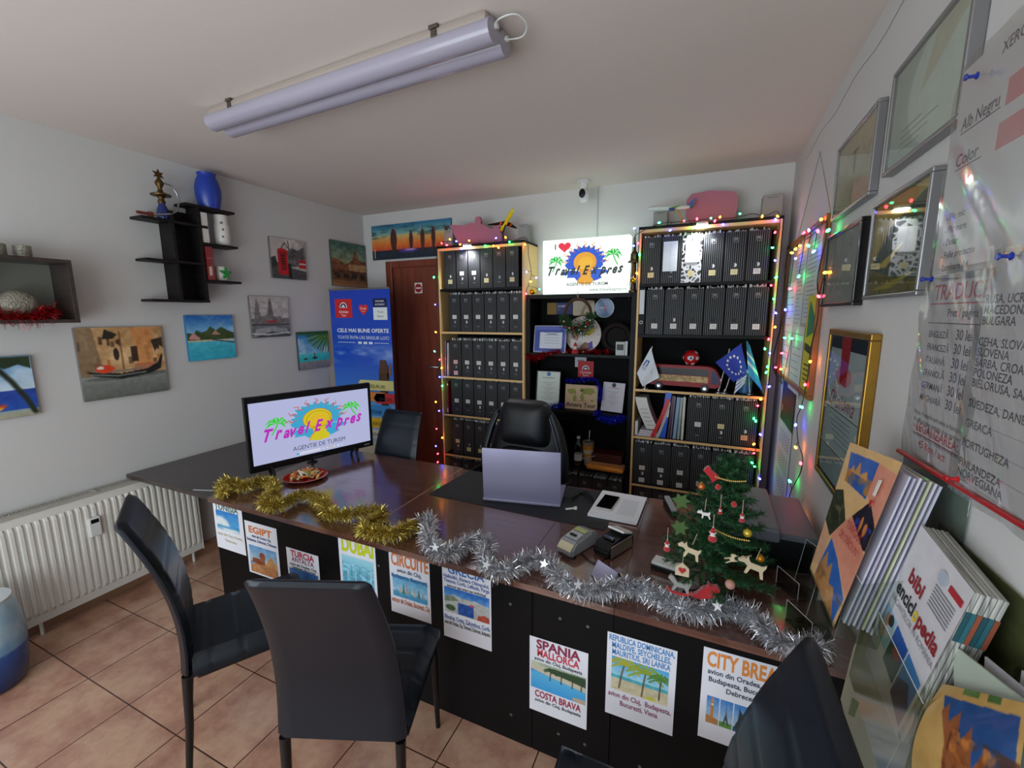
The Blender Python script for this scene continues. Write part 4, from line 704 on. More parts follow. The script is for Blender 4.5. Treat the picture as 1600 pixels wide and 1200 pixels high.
# tyre ring
t=thing('tyre_clock','dark rubber tractor tyre ring standing on top shelf of middle bookcase','tyre',(-.657,3.52,CS[0]+.006)); R0=.118; b=MB(); b.tube([(R0*.86*math.cos(2*PI*i/40),0,.125+R0*.86*math.sin(2*PI*i/40)) for i in range(40)],.024,12,closed=True)
for i in range(26): a=2*PI*i/26; b.obox((.112*math.cos(a),-.012 if i%2 else .012,.125+.112*math.sin(a)),(.022,.024,.010),(0,-a,0),.002)
b.build('tread_ring',mat('tyre_rubber','1c1414',.7,spec=.2,bump=.3,bscale=90),t,40); b=MB(); b.prism(cir(.082,0,.125),.0,.012); b.build('dark_hub',mat('dark_brown_disc','0e0908',.6,spec=.15),t)
# wreath
t=thing('wreath','twig wreath with red berries and green sprigs hanging from the lit sign','wreath',(-.934,3.352,1.735)); TW=mat('twig_bark','4a3226',.8,var=.3,vscale=60)
b=MB()
for k in range(7): ph=k*.9; b.tube([((.105+.009*math.cos(7*a+ph))*math.cos(a),.009*math.sin(7*a+ph),(.118+.009*math.cos(7*a+ph))*math.sin(a)) for a in [2*PI*i/60 for i in range(60)]],.0042,5,closed=True)
b.build('twig_ring',TW,t,60); b=MB(); b.tube([(0,0,.118),(-.006,-.01,.15),(.0,-.012,.175),(.006,-.01,.15),(0,0,.118)],.0022,5); b.build('hanging_string',mat('jute','a08a78',.8),t)
NEED=mat('fir_needles','1e4a26',.5,var=.5,vscale=60); rs=random.Random(3)
b=MB()
for k in range(900):
    a=rs.uniform(PI*1.0,PI*2.02); r=.112+rs.gauss(0,.022); p=Vector((r*math.cos(a),rs.uniform(-.03,.01),r*1.08*math.sin(a))); d=Vector((rs.gauss(0,1),rs.gauss(-.4,.6),rs.gauss(0,1))).normalized()*.032; s=d.orthogonal().normalized()*.0035; b.add([p-s,p+s,p+d],[[0,1,2]])
b.build('fir_sprigs',NEED,t); [MB().sphere((.11*math.cos(a)+rs.gauss(0,.012),-.030,.118*math.sin(a)+rs.gauss(0,.012)),.0085,0,None,8).build('red_berry',mat('berry_red','9c1420',.25,coat=.5),t,60) for a in [PI*(1.2+.06*k) for k in range(12)]]
[MB().sphere((.115*math.cos(a),-.032,.12*math.sin(a)),.007,0,None,8).build('white_berry',WHITEP,t,60) for a in (3.6,4.2,4.9,5.4,5.9)]
# small santa-like gnome figure
def gnome(nm,lb,loc,s,red='b3141e',cat='figurine',hang=None,rot=None):
    t=thing(nm,lb,cat,loc,0,None,rot); FEL=mat('red_felt','a8121c',.8,sheen=.5,bump=.3,bscale=200); WF=mat('white_felt','d4d0cc',.9,sheen=.5,bump=.3,bscale=200)
    b=MB(); b.lathe([(.5*s,0),(.6*s,.2*s),(.5*s,.7*s),(.36*s,.95*s)],18); b.build('body',FEL,t,60)
    b=MB(); b.sphere((0,0,1.15*s),.36*s,0,None,14); b.build('head',mat('doll_skin','c99a84',.7),t,60)
    b=MB(); b.lathe([(.42*s,1.28*s),(.36*s,1.5*s),(.2*s,1.85*s),(.04*s,2.1*s)],16); b.build('hat',FEL,t,60)
    b=MB(); b.sphere((0,-.22*s,.85*s),.36*s,0,None,12,(1,.55,1.1)); b.sphere((0,0,2.12*s),.11*s,0,None,8); b.tube([(.42*s*math.cos(2*PI*i/16),.42*s*math.sin(2*PI*i/16),1.3*s) for i in range(16)],.09*s,6,closed=True); b.build('beard_and_trim',WF,t,60)
    if hang: MB().tube([(0,0,2.15*s),(0,0,2.15*s+hang)],.0012,4).build('hanging_string',mat('jute','a08a78',.8),t)
    return t
gnome('gnome_figurine','small red and white bearded figurine at the front of the clock shelf',(-.965,3.41,CS[0]),.045)
o=MB().box(0,.068,0,.004,0,.105,.001,0,'b9bcbc').box(.008,.06,-.0006,0,.04,.085,0,0,'3a3e40').box(.07,.09,.002,.01,0,.11,.002,0,'c4c4c4').build('display_card',PAPER,None,None,(-.64,3.40,CS[0])); tag(o,'small white card with dark square at right end of clock shelf','card')
tinsel('red_tinsel','red tinsel hanging over the left front of the clock shelf',[(-1.37,3.37,1.40),(-1.31,3.36,1.375),(-1.25,3.37,1.40),(-1.18,3.38,1.425),(-1.08,3.40,1.43)],.038,'red',1700)
tinsel('red_tinsel','dark red tinsel lying along the clock shelf under the clock',[(-1.08,3.44,CS[0]+.02),(-.95,3.46,CS[0]+.025),(-.82,3.44,CS[0]+.02),(-.70,3.46,CS[0]+.02)],.032,'red',1300,group=None)
tinsel('blue_tinsel','blue tinsel under the black framed certificate',[(-1.36,3.385,.955),(-1.29,3.36,.965),(-1.2,3.365,.96),(-1.12,3.39,.985),(-1.07,3.42,.99)],.034,'blue',1700)
tinsel('blue_tinsel','blue tinsel draped over the cork board sign and down its right side',[(-1.05,3.46,1.20),(-.97,3.44,1.19),(-.88,3.44,1.215),(-.80,3.43,1.22),(-.755,3.43,1.13),(-.76,3.42,1.03)],.03,'blue',1200)
tinsel('blue_tinsel','blue tinsel hanging over shelf edge below the white certificate',[(-.77,3.385,.975),(-.73,3.36,.93),(-.66,3.355,.915),(-.58,3.36,.925),(-.55,3.37,.95)],.04,'blue',2100)
t=thing('water_bottle','clear plastic water bottle with white label beside the drink cup','bottle',(-.925,3.42,CS[2])); b=MB(); b.lathe([(.030,0),(.034,.01),(.034,.05),(.032,.09),(.034,.12),(.034,.17),(.026,.20),(.013,.222),(.013,.235)],20); b.build('bottle_body',ACRYL,t,60); b=MB(); b.lathe([(.0345,.05),(.0345,.105)],20,0,'b9bcc4'); b.build('paper_label',PAPER,t,60); b=MB(); b.cyl((0,0,.235),.015,.018,16); b.build('cap',WHITEP,t,40)
t=thing('drink_cup','yellow and white swirled plastic cup with lid and straw','cup',(-.855,3.47,CS[2])); b=MB(); 
for k in range(6): z0=k*.035; r=.032+.0035*k; b.lathe([(r,z0),(r+.0035,z0+.035)],20,0,['b9a88c','c9bca8','c48a2c','c9bca8','c8862a','8c7a68'][k])
b.build('cup_body',PLASTICCOL,t,60); b=MB(); b.lathe([(.055,.21),(.056,.22),(.045,.235),(.01,.238)],20); b.build('lid',ACRYL,t,60); MB().tube([(0,0,.05),(.01,0,.30)],.004,8).build('straw',WHITEP,t,50)
t=thing('brown_box','low dark red brown box behind the orange pouch','box',(-.70,3.52,CS[2])); MB().box(-.12,.13,-.07,.08,0,.10,.004).build('box_body',mat('brown_card','4a1c12',.5,var=.2),t); MB().box(-.125,.135,-.075,.085,.10,.115,.003).build('lid',mat('brown_card','4a1c12',.5,var=.2),t)
b=MB(); b.obox((0,0,.022),(.30,.15,.04),(0,.02,0),.018); tag(b.build('orange_pouch',mat('orange_fabric','c9780f',.6,bump=.3,bscale=30,sheen=.3),None,50,(-.69,3.42,CS[2])),'flat orange cloth pouch on the lower shelf of middle bookcase','pouch')
b=MB(); b.obox((0,0,.03),(.11,.12,.004),(-.3,-.35,0)); tag(b.build('white_booklet',mat('booklet_white','b9b8bc',.6),None,None,(-.83,3.45,CS[2]+.045)),'white booklet propped between cup and orange pouch','booklet')
# ---- right bookcase third shelf
def bus():
    t=thing('toy_bus','large red toy coach with village picture strip on the right bookcase','toy bus',(-.13,3.46,RS[2]+.0),math.radians(-6)); RB=mat('bus_red','8e1420',.35,spec=.3); Lh,Wd=.245,.058
    prof=[(-Lh,.03),(Lh-.02,.03),(Lh,.05),(Lh,.10),(Lh-.035,.165),(Lh-.08,.185),(-Lh+.01,.185),(-Lh,.17)]; b=MB(); b.prism(prof,-Wd,Wd); bm=bmesh.new(); 
    me=b.build('bus_body',RB,t); bm.from_mesh(me.data); bmesh.ops.bevel(bm,geom=bm.edges[:],offset=.008,segments=2,affect='EDGES'); bm.to_mesh(me.data); bm.free()
    DW=mat('dark_tinted_glass','1a1012',.25,spec=.3); b=MB(); b.prism([(-Lh+.01,.115),(Lh-.07,.115),(Lh-.085,.165),(-Lh+.012,.165)],-Wd-.001,-Wd+.002); [b.box(-Lh+.03+.09*k,-Lh+.034+.09*k,-Wd-.002,-Wd,.115,.165) for k in range(1,4)]; b.build('side_window',DW,t)
    b=MB(); b.prism([(Lh-.06,.06),(Lh-.012,.06),(Lh-.012,.11),(Lh-.04,.155),(Lh-.06,.155)],-Wd-.0015,-Wd+.002); b.build('cab_window',mat('blue_tinted_glass','16204e',.3,spec=.3),t)
    b=MB(); b.box(Lh-.002,Lh+.0015,-Wd+.01,Wd-.01,.085,.10); b.build('headlamp',SILVER,t)
    p=Pic(7,16,'b09464',44); p.tex(.22,3,3).tex(.2,8,8); b=MB(); p.put(b,-Lh+.04,.066,.37,.045,-Wd-.0012); b.build('picture_strip',PAPER,t)
    for x in (-Lh+.07,Lh-.10):
        for sy in (-1,1):
            b=MB(); b.cyl((x,sy*Wd+(.004 if sy>0 else .01),.028),.028,.016,24,axis='y'); w=b.build('wheel',BLACK,t,40); b=MB(); b.lathe([(.016,0),(.013,.004),(.004,.003)],16,T=Matrix.Translation((x,sy*Wd-.006 if sy<0 else sy*Wd+.005,.028))@Euler((PI/2*(1 if sy<0 else -1),0,0)).to_matrix().to_4x4()); b.build('hubcap',SILVER,w,40)
bus()
t=thing('toy_football','red and white ball with crest sitting on the toy bus roof','ball',(-.095,3.45,RS[2]+.186)); b=MB(); b.sphere((0,0,.056),.056,0,'b0141c',24); b.build('ball_skin',GLOSSP,t,60)
b=MB()
for a,e in [(k*PI*2/6+.3,.0) for k in range(6)]+[(.9,.8),(2.6,.9),(-.6,.8),(-2.4,-.8),(-1.2,-.85)]: d=Vector((math.cos(a)*math.cos(e),math.sin(a)*math.cos(e),math.sin(e))); b.add(*(lambda g:([v for v in g[0]],g[1]))(([tuple(Vector((0,0,.056))+d*.0566+(d.orthogonal().normalized()*math.cos(q*PI/3)+d.cross(d.orthogonal().normalized())*math.sin(q*PI/3))*.014) for q in range(6)],[[0,1,2,3,4,5]])),0,'d8d0cc')
b.prism([(-.016,.07),(.016,.07),(.016,.052),(0,.036),(-.016,.052)],-.0592,-.056,0,'dcdce4'); b.prism([(-.009,.064),(.009,.064),(.009,.054),(0,.044),(-.009,.054)],-.0605,-.059,0,'2a3a8c'); b.build('panels',PAPER,t)
def flag(nm,lb,base,pole_top,pts,draw,foot=True):
    """cloth hanging off a slanted pole; pts = grid corner quad"""
    t=thing(nm,lb,'flag',base); bv=Vector(base); b=MB(); b.tube([(0,0,.0),Vector(pole_top)-bv],.003,6); b.build('pole',WHITEP,t); 
    if foot: MB().lathe([(.028,0),(.028,.006),(.008,.012),(.004,.03)],20).build('foot',SILVER,t,40)
    P=draw; b=MB(); TL,TR,BR,BL=[Vector(q)-bv for q in pts]
    def fn(u,v): q=(BL.lerp(BR,u)).lerp(TL.lerp(TR,u),v); q.y+=.008*math.sin(u*7+v*2)-.004; return tuple(q)
    P.put(b,0,0,1,1,0,0,fn); b.build('cloth',CANV,t,60); return t
def Yp(px,py,y=3.36): return tuple(onY(px,py,y))
p=Pic(1,60,'d8dde4',51); p.rect(.3,.32,.74,.66,'d8dde4')
flag('pennant','small white pennant with blue letters at the left of the toy bus',(-.465+.06,3.37,RS[2]),Yp(1019,541,3.37),[Yp(1017,543),Yp(1030,590),Yp(1004,604),Yp(995,583)],p)
lt=MB(); q0=Vector(Yp(1004,570,3.35)); lt.text('ITZ',0,0,.05,wd=.085,y=0,c='1e4a9c',bold=.02,shear=.2); lt.text('TOURS',.0,-.028,.018,wd=.085,y=0,c='3a5aa8'); o=lt.build('lettering',PAPER,None,None,(q0.x,3.352,q0.z-.005),(0,math.radians(22),0)); par=[x for x in scene.objects if x.get('label','').startswith('small white pennant')][0]; bpy.context.view_layer.update(); o.parent=par; o.location=o.location-par.location
p=Pic(1.2,80,'2438a4',52)
for k in range(12): a=2*PI*k/12; p.ell(.6+.33*math.cos(a),.5+.33*math.sin(a),.045,.045,'e0e0d8')
flag('eu_flag','small dark blue flag with ring of pale stars in front of the striped flags',(.14,3.40,RS[2]),Yp(1158,537,3.38),[Yp(1118,566,3.33),Yp(1158,537,3.35),Yp(1169,584,3.35),Yp(1146,597,3.33)],p)
p=Pic(.5,60,'d4d8e0',53); [p.rect(0,k/9,.5,(k+.5)/9,'2a58b8') for k in range(0,9,2)]
flag('striped_flag','blue and white striped flag hanging under the starred flag',(.10,3.40,RS[2]),Yp(1140,545,3.42),[Yp(1153,586,3.345),Yp(1170,577,3.345),Yp(1163,600,3.34),Yp(1146,618,3.335)],p)
p=Pic(.5,60,'e0e6ea',54); p.grad(.0,.32,'3c9cd0','3c9cd0'); p.rect(0,.32,.5,.44,'dfe6ea'); p.rect(0,.44,.5,.6,'3c9cd0'); p.rect(0,.6,.5,.7,'dfe6ea'); p.rect(0,.7,.5,1,'3a8cb4')
flag('sky_blue_flag','tall sky blue and white striped flag at the right end of the bus shelf',(.30,3.42,RS[2]),Yp(1168,534,3.40),[Yp(1166,532,3.38),Yp(1172,540,3.38),Yp(1192,612,3.35),Yp(1169,585,3.35)],p)
t=thing('blue_tin','blue cylindrical tin behind the striped flags','tin',(.275,3.50,RS[2])); b=MB(); b.cyl((0,0,0),.045,.12,24,0,'2c6ca0'); b.cyl((0,0,.06),.0455,.03,24,0,'3a8a8c'); b.build('tin_body',GLOSSP,t,40); b=MB(); b.cyl((0,0,.12),.046,.008,24); b.build('lid',SILVER,t,40)
# ---- things on top of the bookcases
PINK=mat('dusty_pink_card','a86a7c',.8,var=.03)
ZT=2.331; 
def pinkcut(nm,lb,pix,y,z,th=.03):
    P=[onY(a,c,y) for a,c in pix]; z0=min(q.z for q in P); x0=sum(q.x for q in P)/len(P); b=MB(); b.prism([(q.x-x0,q.z-z0) for q in P],-th/2,th/2); o=b.build(nm,PINK,None,None,(x0,y,z)); return tag(o,lb,'pink cut-out')
pinkcut('pink_ship_shape','dusty pink ship shaped silhouette standing on the left bookcase',[(719,381),(703,349),(727,350),(737,346),(743,346),(744,337),(750,336),(753,342),(752,347),(770,356),(773,349),(780,351),(783,361),(792,373),(793,378)],3.48,ZT)
pinkcut('pink_rounded_shape','rounded dusty pink silhouette standing on the right bookcase',[(1081,345),(1072,328),(1074,303),(1082,294),(1110,289),(1148,290),(1154,297),(1153,315),(1147,338)],3.50,2.354)
def greybox(lb,x,y,z,w_,h_,rz=0,d_=.09):
    t=thing('router_box',lb,'box',(x,y,z),rz); MB().box(-w_/2,w_/2,-d_/2,d_/2,0,h_,.006).build('box_body',mat('pale_grey_box','8f8d8b',.5),t); MB().box(-w_*.25,w_*.25,-d_/2-.0006,-d_/2,h_*.86,h_*.9).build('print_line',mat('dim_print','6a6866',.6),t); return t
greybox('pale grey box at the left end of the left bookcase top',-2.165,3.50,ZT,.085,.155); greybox('grey box behind the yellow plane on the left bookcase',-1.46,3.53,ZT,.085,.15); greybox('grey box behind the white plane on the right bookcase',-.365,3.55,2.354,.10,.13); greybox('grey box at the wall end of the right bookcase top',.345,3.50,2.354,.12,.155)
def plane(nm,lb,loc,rot,s,cols,stand):
    t=thing(nm,lb,'model plane',loc); R=(rot if isinstance(rot,Matrix) else Euler(rot).to_matrix()).to_4x4(); off=Vector(stand); T=Matrix.Translation(off)@R
    b=MB(); n=14; xs=[-1,-.97,-.85,-.6,.2,.55,.85,1.0]; rr=[.02,.06,.10,.12,.12,.11,.07,.02]
    for i in range(len(xs)-1): c=cols[0] if xs[i]<cols[3] else cols[1]; b.tube([T@Vector((xs[i]*s,0,(.0 if xs[i]<.5 else .03*s*2*(xs[i]-.5)))),T@Vector((xs[i+1]*s,0,(.0 if xs[i+1]<.5 else .03*s*2*(xs[i+1]-.5))))],[rr[i]*s,rr[i+1]*s],n,0,c,cap=(i in (0,len(xs)-2)))
    b.build('fuselage',GLOSSP,t,60)
    for sy in (-1,1):
        b=MB(); v=[(-.15*s,0,-.03*s),(.18*s,0,-.03*s),(.42*s,sy*.95*s,.06*s),(.34*s,sy*.95*s,.06*s)]; b.add([T@Vector(q) for q in v]+[T@(Vector(q)+Vector((0,0,.018*s))) for q in v],[[0,1,2,3],[7,6,5,4],[0,4,5,1],[1,5,6,2],[2,6,7,3],[3,7,4,0]],0,cols[2]); b.build('wing',GLOSSP,t)
        b=MB(); b.tube([T@Vector((-.05*s,sy*.33*s,-.07*s)),T@Vector((.2*s,sy*.33*s,-.07*s))],[.055*s,.045*s],12,0,cols[1]); b.build('engine',GLOSSP,t,60)
        b=MB(); v=[(.78*s,0,.03*s),(.95*s,0,.03*s),(1.06*s,sy*.34*s,.06*s),(1.0*s,sy*.34*s,.06*s)]; b.add([T@Vector(q) for q in v]+[T@(Vector(q)+Vector((0,0,.012*s))) for q in v],[[0,1,2,3],[7,6,5,4],[0,4,5,1],[1,5,6,2],[2,6,7,3],[3,7,4,0]],0,cols[2]); b.build('tailplane',GLOSSP,t)
    b=MB(); v=[(.72*s,-.008*s,.06*s),(.96*s,-.008*s,.05*s),(1.08*s,-.008*s,.38*s),(.98*s,-.008*s,.38*s)]; b.add([T@Vector(q) for q in v]+[T@(Vector(q)+Vector((0,.016*s,0))) for q in v],[[0,1,2,3],[7,6,5,4],[0,4,5,1],[1,5,6,2],[2,6,7,3],[3,7,4,0]],0,cols[1]); b.build('tail_fin',GLOSSP,t); return t
t=plane('model_plane','yellow and orange model airliner on a black stand atop the left bookcase',(-1.62,3.44,ZT),Matrix(((-.68,-.552,-.484),(.45,-.834,.32),(-.58,0,.815))),.15,('e0c41c','d8501c','2a2018',.35),(.03,0,.165)); b=MB(); b.tube([(.0,0,0),(.0,0,.08),(.03,0,.15)],.006,8); b.box(-.03,.03,-.02,.02,0,.008,.002); b.build('stand',BLACK,t,50)
t=plane('model_plane','white and green model airliner on a curved tan stand atop the right bookcase',(-.245,3.42,2.354),(math.radians(10),math.radians(2),math.radians(8)),.155,('c9ccc8','2a3c8c','4cb44c',.82),(-.05,0,.125)); b=MB(); b.tube([(.03,0,0),(.03,0,.05),(.01,0,.09),(-.03,0,.115)],.007,8); b.box(0,.06,-.02,.02,0,.008,.002); b.build('stand',mat('tan_stand','b08c50',.4),t,50)
# bronze tower and small ornaments beside the sign
t=thing('tower_model','slender bronze tower model standing right of the lit sign','ornament',(-.525,3.40,1.897)); b=MB(); b.lathe([(.035,0),(.035,.012),(.022,.02),(.018,.12),(.016,.21),(.045,.215),(.045,.225),(.03,.235),(.028,.27),(.03,.275),(.012,.30),(.006,.37),(.001,.43)],16); b.build('tower_shaft',BRZ,t,40)
GB=mat('gold_bauble','d99a14',.18,.9)
for x,y,z,lb in ((-1.325,3.38,1.897,'small gold bauble on the left end of the middle bookcase'),(-.518,3.345,1.955,'gold bauble hanging in front of the bronze tower')):
    t=thing('gold_bauble',lb,'bauble',(x,y,z)); b=MB(); b.sphere((0,0,.024),.024,0,None,18); b.build('ball',GB,t,60); MB().cyl((0,0,.047),.006,.008,10).build('cap',SILVER,t)
# ---- string lights
BC={'r':'ff2030','g':'20ff70','b':'3038ff','o':'ff8a18'}
BM={k:mat('bulb_'+k,v,.3,emit=v,es=BULB_S*(1.3 if k=='b' else 1)) for k,v in BC.items()}
CABLE=mat('dark_green_cable','0d1510',.6)
bulbme={}
def bulb_mesh(k):
    if k not in bulbme: b=MB(); b.lathe([(.0015,-.010),(.0046,-.007),(.0062,0),(.0054,.006),(.001,.009)],8); bulbme[k]=mk(b,'bulb',[BM[k]],60)
    return bulbme[k]
def string_lights(lb,path,bulbs):
    P=catmull(path,5); org=P[0].copy(); t=thing('string_lights',lb,'string lights',org); b=MB(); b.tube([p-org for p in P],.0024,5)
    for p,k in bulbs:
        p=Vector(p); q=min(P,key=lambda a:(a-p).length); b.tube([q-org,(q+p)/2-org+Vector((0,-.004,.004)),p-org],.0016,4)
    b.build('cable',CABLE,t,60); rs=random.Random(len(bulbs))
    for p,k in bulbs: o=link('bulb',bulb_mesh(k),t,Vector(p)-org,(rs.uniform(0,6),rs.uniform(0,6),0))
    return t
def YP(l,y): return [onY(a,c,y) for a,c in l]
def YB_(l,y): return [(onY(a,c,y),k) for a,c,k in l]
y1=YF-.022
string_lights('multicoloured string lights along the top and sides of the left bookcase',YP([(680,716),(684,660),(682,600),(684,540),(681,480),(682,420),(683,385),(700,377),(722,382),(745,379),(768,383),(800,377),(822,372),(826,400),(830,430),(822,455)],y1),
 YB_([(678,433,'g'),(680,476,'b'),(681,519,'o'),(679,549,'g'),(687,562,'r'),(690,575,'o'),(687,589,'b'),(691,603,'g'),(681,628,'o'),(686,642,'b'),(682,670,'r'),(691,684,'o'),(681,697,'b'),(684,709,'r'),(684,722,'r'),(690,380,'r'),(698,383,'r'),(703,374,'o'),(713,377,'b'),(719,382,'o'),(733,376,'o'),(721,389,'b'),(758,384,'g'),(775,372,'b'),(779,387,'o'),(790,371,'o'),(796,378,'g'),(771,384,'o'),(820,382,'o'),(823,425,'b'),(829,440,'o'),(838,434,'b'),(822,459,'r'),(843,452,'g')],y1-.006))
string_lights('multicoloured string lights around the right bookcase',YP([(983,470),(986,420),(990,375),(1002,362),(1030,350),(1055,347),(1080,345),(1110,342),(1150,340),(1175,334),(1195,337),(1216,331),(1218,360),(1211,400),(1208,440),(1207,480),(1203,530),(1199,570),(1197,600),(1188,640),(1180,690),(1186,745)],y1),
 YB_([(991,357,'b'),(997,380,'r'),(990,384,'b'),(999,398,'g'),(995,427,'o'),(979,447,'b'),(1030,348,'g'),(1047,360,'b'),(1069,345,'r'),(1083,356,'g'),(1089,342,'r'),(1111,341,'g'),(1117,345,'r'),(1125,339,'o'),(1130,351,'b'),(1156,334,'g'),(1191,338,'o'),(1215,338,'o'),(1212,343,'b'),(1211,363,'r'),(1207,387,'g'),(1211,407,'b'),(1213,433,'g'),(1205,446,'r'),(1209,467,'g'),(1212,489,'b'),(1211,511,'o'),(1201,530,'r'),(1195,545,'g'),(1203,552,'b'),(1199,573,'g'),(1197,582,'g'),(1202,604,'b'),(1189,624,'o'),(1184,634,'r'),(1178,654,'g'),(1181,658,'g'),(1188,679,'b'),(1178,694,'o'),(1178,708,'r'),(1175,723,'g'),(1179,729,'g'),(1187,748,'b')],y1-.006))
def XP(l,x): return [onX(a,c,x) for a,c in l]
string_lights('multicoloured string lights draped on the notice board and down the right wall',XP([(1222,600),(1212,585),(1208,560),(1222,500),(1226,450),(1228,410),(1233,395),(1250,378),(1262,372),(1275,362),(1285,352),(1292,345),(1290,375),(1282,410),(1277,440),(1279,470),(1277,500),(1270,530),(1266,550),(1261,595),(1252,635),(1245,655),(1247,690),(1254,715),(1250,740),(1237,765),(1231,790),(1240,812),(1247,828)],XR-.028),
 [(onX(a,c,XR-.036),k) for a,c,k in [(1237,395,'o'),(1243,389,'o'),(1250,384,'o'),(1256,364,'r'),(1264,360,'b'),(1278,361,'r'),(1283,343,'o'),(1243,404,'b'),(1263,384,'g'),(1271,393,'b'),(1248,432,'g'),(1234,451,'r'),(1289,426,'o'),(1294,360,'g'),(1279,463,'r'),(1227,484,'b'),(1226,528,'g'),(1237,529,'g'),(1222,552,'r'),(1220,577,'o'),(1212,574,'r'),(1266,565,'o'),(1258,601,'r'),(1252,636,'g'),(1243,664,'b'),(1243,699,'o'),(1251,724,'r'),(1234,752,'g'),(1220,781,'b'),(1244,812,'o')]])
# ================================================================ DESK RUN
PY=1.40   # plane of the black front panels
def top_board(nm,lb,x0,x1,yf0,yf1,yb,mt=WALNUT):
    b=MB(); P=[(x0,yf0),(x1,yf1),(x1,yb),(x0,yb)]; b.add([(x,y,DT-.025) for x,y in P]+[(x,y,DT) for x,y in P],[[3,2,1,0],[4,5,6,7],[0,1,5,4],[1,2,6,5],[2,3,7,6],[3,0,4,7]]); o=b.build(nm,mt)
    return o
def desk(nm,lb,x0,x1,yf0,yf1,yb,panels,legs,mt=WALNUT):
    t=thing(nm,lb,'desk',((x0+x1)/2,0,0)); c=(x0+x1)/2
    o=top_board('desktop',None,x0-c,x1-c,yf0,yf1,yb,mt); o.parent=t
    for a,b_ in panels:
        bb=MB(); bb.box(a-c,b_-c,PY,PY+.018,.0,DT-.025,.001); q=bb.build('front_panel',BLACKLAM,t)
        [MB().cyl((x-c,PY-.0005,z),.006,.002,10,axis='y').build('screw_cap',mat('screw_grey','6f6d6a',.4,.5),q) for x in (a+.11,b_-.09) for z in (.12,.62)]
    for a in legs: MB().box(a-.009-c,a+.009-c,yf0+.05,yb-.03,0,DT-.025,.001).build('side_panel',BLACKLAM,t)
    return t
t=desk('wing_desk','desk wing with painted grey reflection, running to the left wall under the monitor',-3.305,-2.462,1.392,1.39,2.60,[],[-2.52],WENGE_SHEEN)  # reflection on the wing is put into its greyer top colour
desk('desk','walnut topped desk with black front holding the monitor and red plate',-2.460,-1.402,1.376,1.370,2.34,[(-2.455,-1.403)],[-2.45,-1.42])
desk('desk','walnut topped middle desk under the laptop and desk mat',-1.400,-.612,1.370,1.362,2.32,[(-1.401,-.548)],[-1.38])
t=desk('desk','narrow walnut topped desk section under the card terminals',-.610,-.232,1.362,1.358,2.33,[(-.545,-.24)],[-.28])
desk('desk','walnut topped end desk at the right wall under tree and printer',-.230,.468,1.358,1.352,2.34,[(-.237,.465)],[.45])
b=MB(); b.box(-1.4035,-1.3985,1.372,2.335,DT-.001,DT+.0006); tag(b.build('joint_strip',mat('joint_tan','a58468',.4),None),'thin tan joint line across the desk top left of the black mat','joint strip')
# posters on the front
def flyer(lb,x0,x1,z0,z1,fn,y=PY-.002,nm='flyer',rot=0,curl=0):
    t=thing(nm,lb,'flyer',(x0,y,z0),0,None,(0,rot,0)); w_,h_=x1-x0,z1-z0; b=MB(); b.box(0,w_,-.0006,0,0,h_,0,0,'e2e2ea'); 
    if 0: b.add([(w_-.03,-.0006,0),(w_,-.0006,0),(w_+.004,-.014,.0),(w_-.028,-.002,.012),(w_,-.0006,.05)],[[0,1,4],[1,2,4],[0,3,4]],0,'e8e8ee')
    fn(b,w_,h_); b.build('printed_sheet',PAPER,t); return t
def art(b,p,x0,z0,w_,h_): p.put(b,x0,z0,w_,h_,-.0012)
def TX(b,s,x,z,h,wmax,c,bold=.02,wd=None): b.text(s,x,z,h,y=-.0016,c=c,al='C' if wd is None else 'L',bold=bold,wmax=wmax,wd=wd)
def f_tun(b,w,h):
    b.text('TUNISIA',.015,h-.04,.035,wd=w*.82,y=-.0016,c='2f6a58',bold=.02); p=Pic(.8,60,'3c8ac8',61); p.grad(.3,1,'58a8dc','2a76bc'); p.ell(.1,.3,.35,.4,'d4dce0',1,.6); p.grad(0,.25,'b8ccd4','3c90c0'); p.ell(.5,.08,.3,.05,'e0e4e4'); p.tex(.08,8); art(b,p,.02,h*.42,w*.78,h*.42); TX(b,'avion din Cluj, Oradea,',w/2,h*.30,.016,w*.9,'b8ac80',.01); TX(b,'Timisoara',w/2,h*.18,.018,w*.5,'b8ac80',.01)
def f_eg(b,w,h):
    b.text('EGIPT',.03,h-.06,.036,wd=w*.72,y=-.0016,c='d87a3a',bold=.035); TX(b,'avion din Oradea, Cluj,',w/2,h-.085,.015,w*.6,'2a3a7a'); TX(b,'Budapesta, Debrecen, Timisoara',w/2,h-.11,.016,w*.92,'2a3a7a'); p=Pic(.9,60,'6a9ac8',62); p.grad(.4,1,'b8c8cc','5c94c8'); p.poly([(.1,.3),(.42,.5),(.45,.4),(.9,.35),(.9,0),(0,0),(0,.3)],'b07848'); p.ell(.42,.66,.1,.15,'8a4a2a'); p.poly([(.1,.55),(.5,.55),(.5,.35),(.05,.35)],'8c4c2c'); p.poly([(.5,.4),(.72,.75),(.9,.45),(.9,.3)],'c08c50'); p.tex(.12,8); art(b,p,.018,.01,w-.035,h*.52)
def f_tur(b,w,h):
    TX(b,'TURCIA',w/2,h-.04,.032,w*.8,'b83a4c',.035); TX(b,'ANTALYA',w/2,h-.068,.024,w*.8,'8a3c58'); TX(b,'avion din Oradea, Cluj,',w/2,h-.09,.014,w*.94,'14142a'); TX(b,'Timisoara, Bucuresti',w/2,h-.108,.014,w*.94,'14142a'); p=Pic(1.0,50,'3c7cc0',63); p.grad(.3,1,'4a8cc8','2a68b4'); p.tex(.1,6); p.rect(0,0,1,.25,'b8b4a0'); art(b,p,.012,.02,w-.024,h*.55)
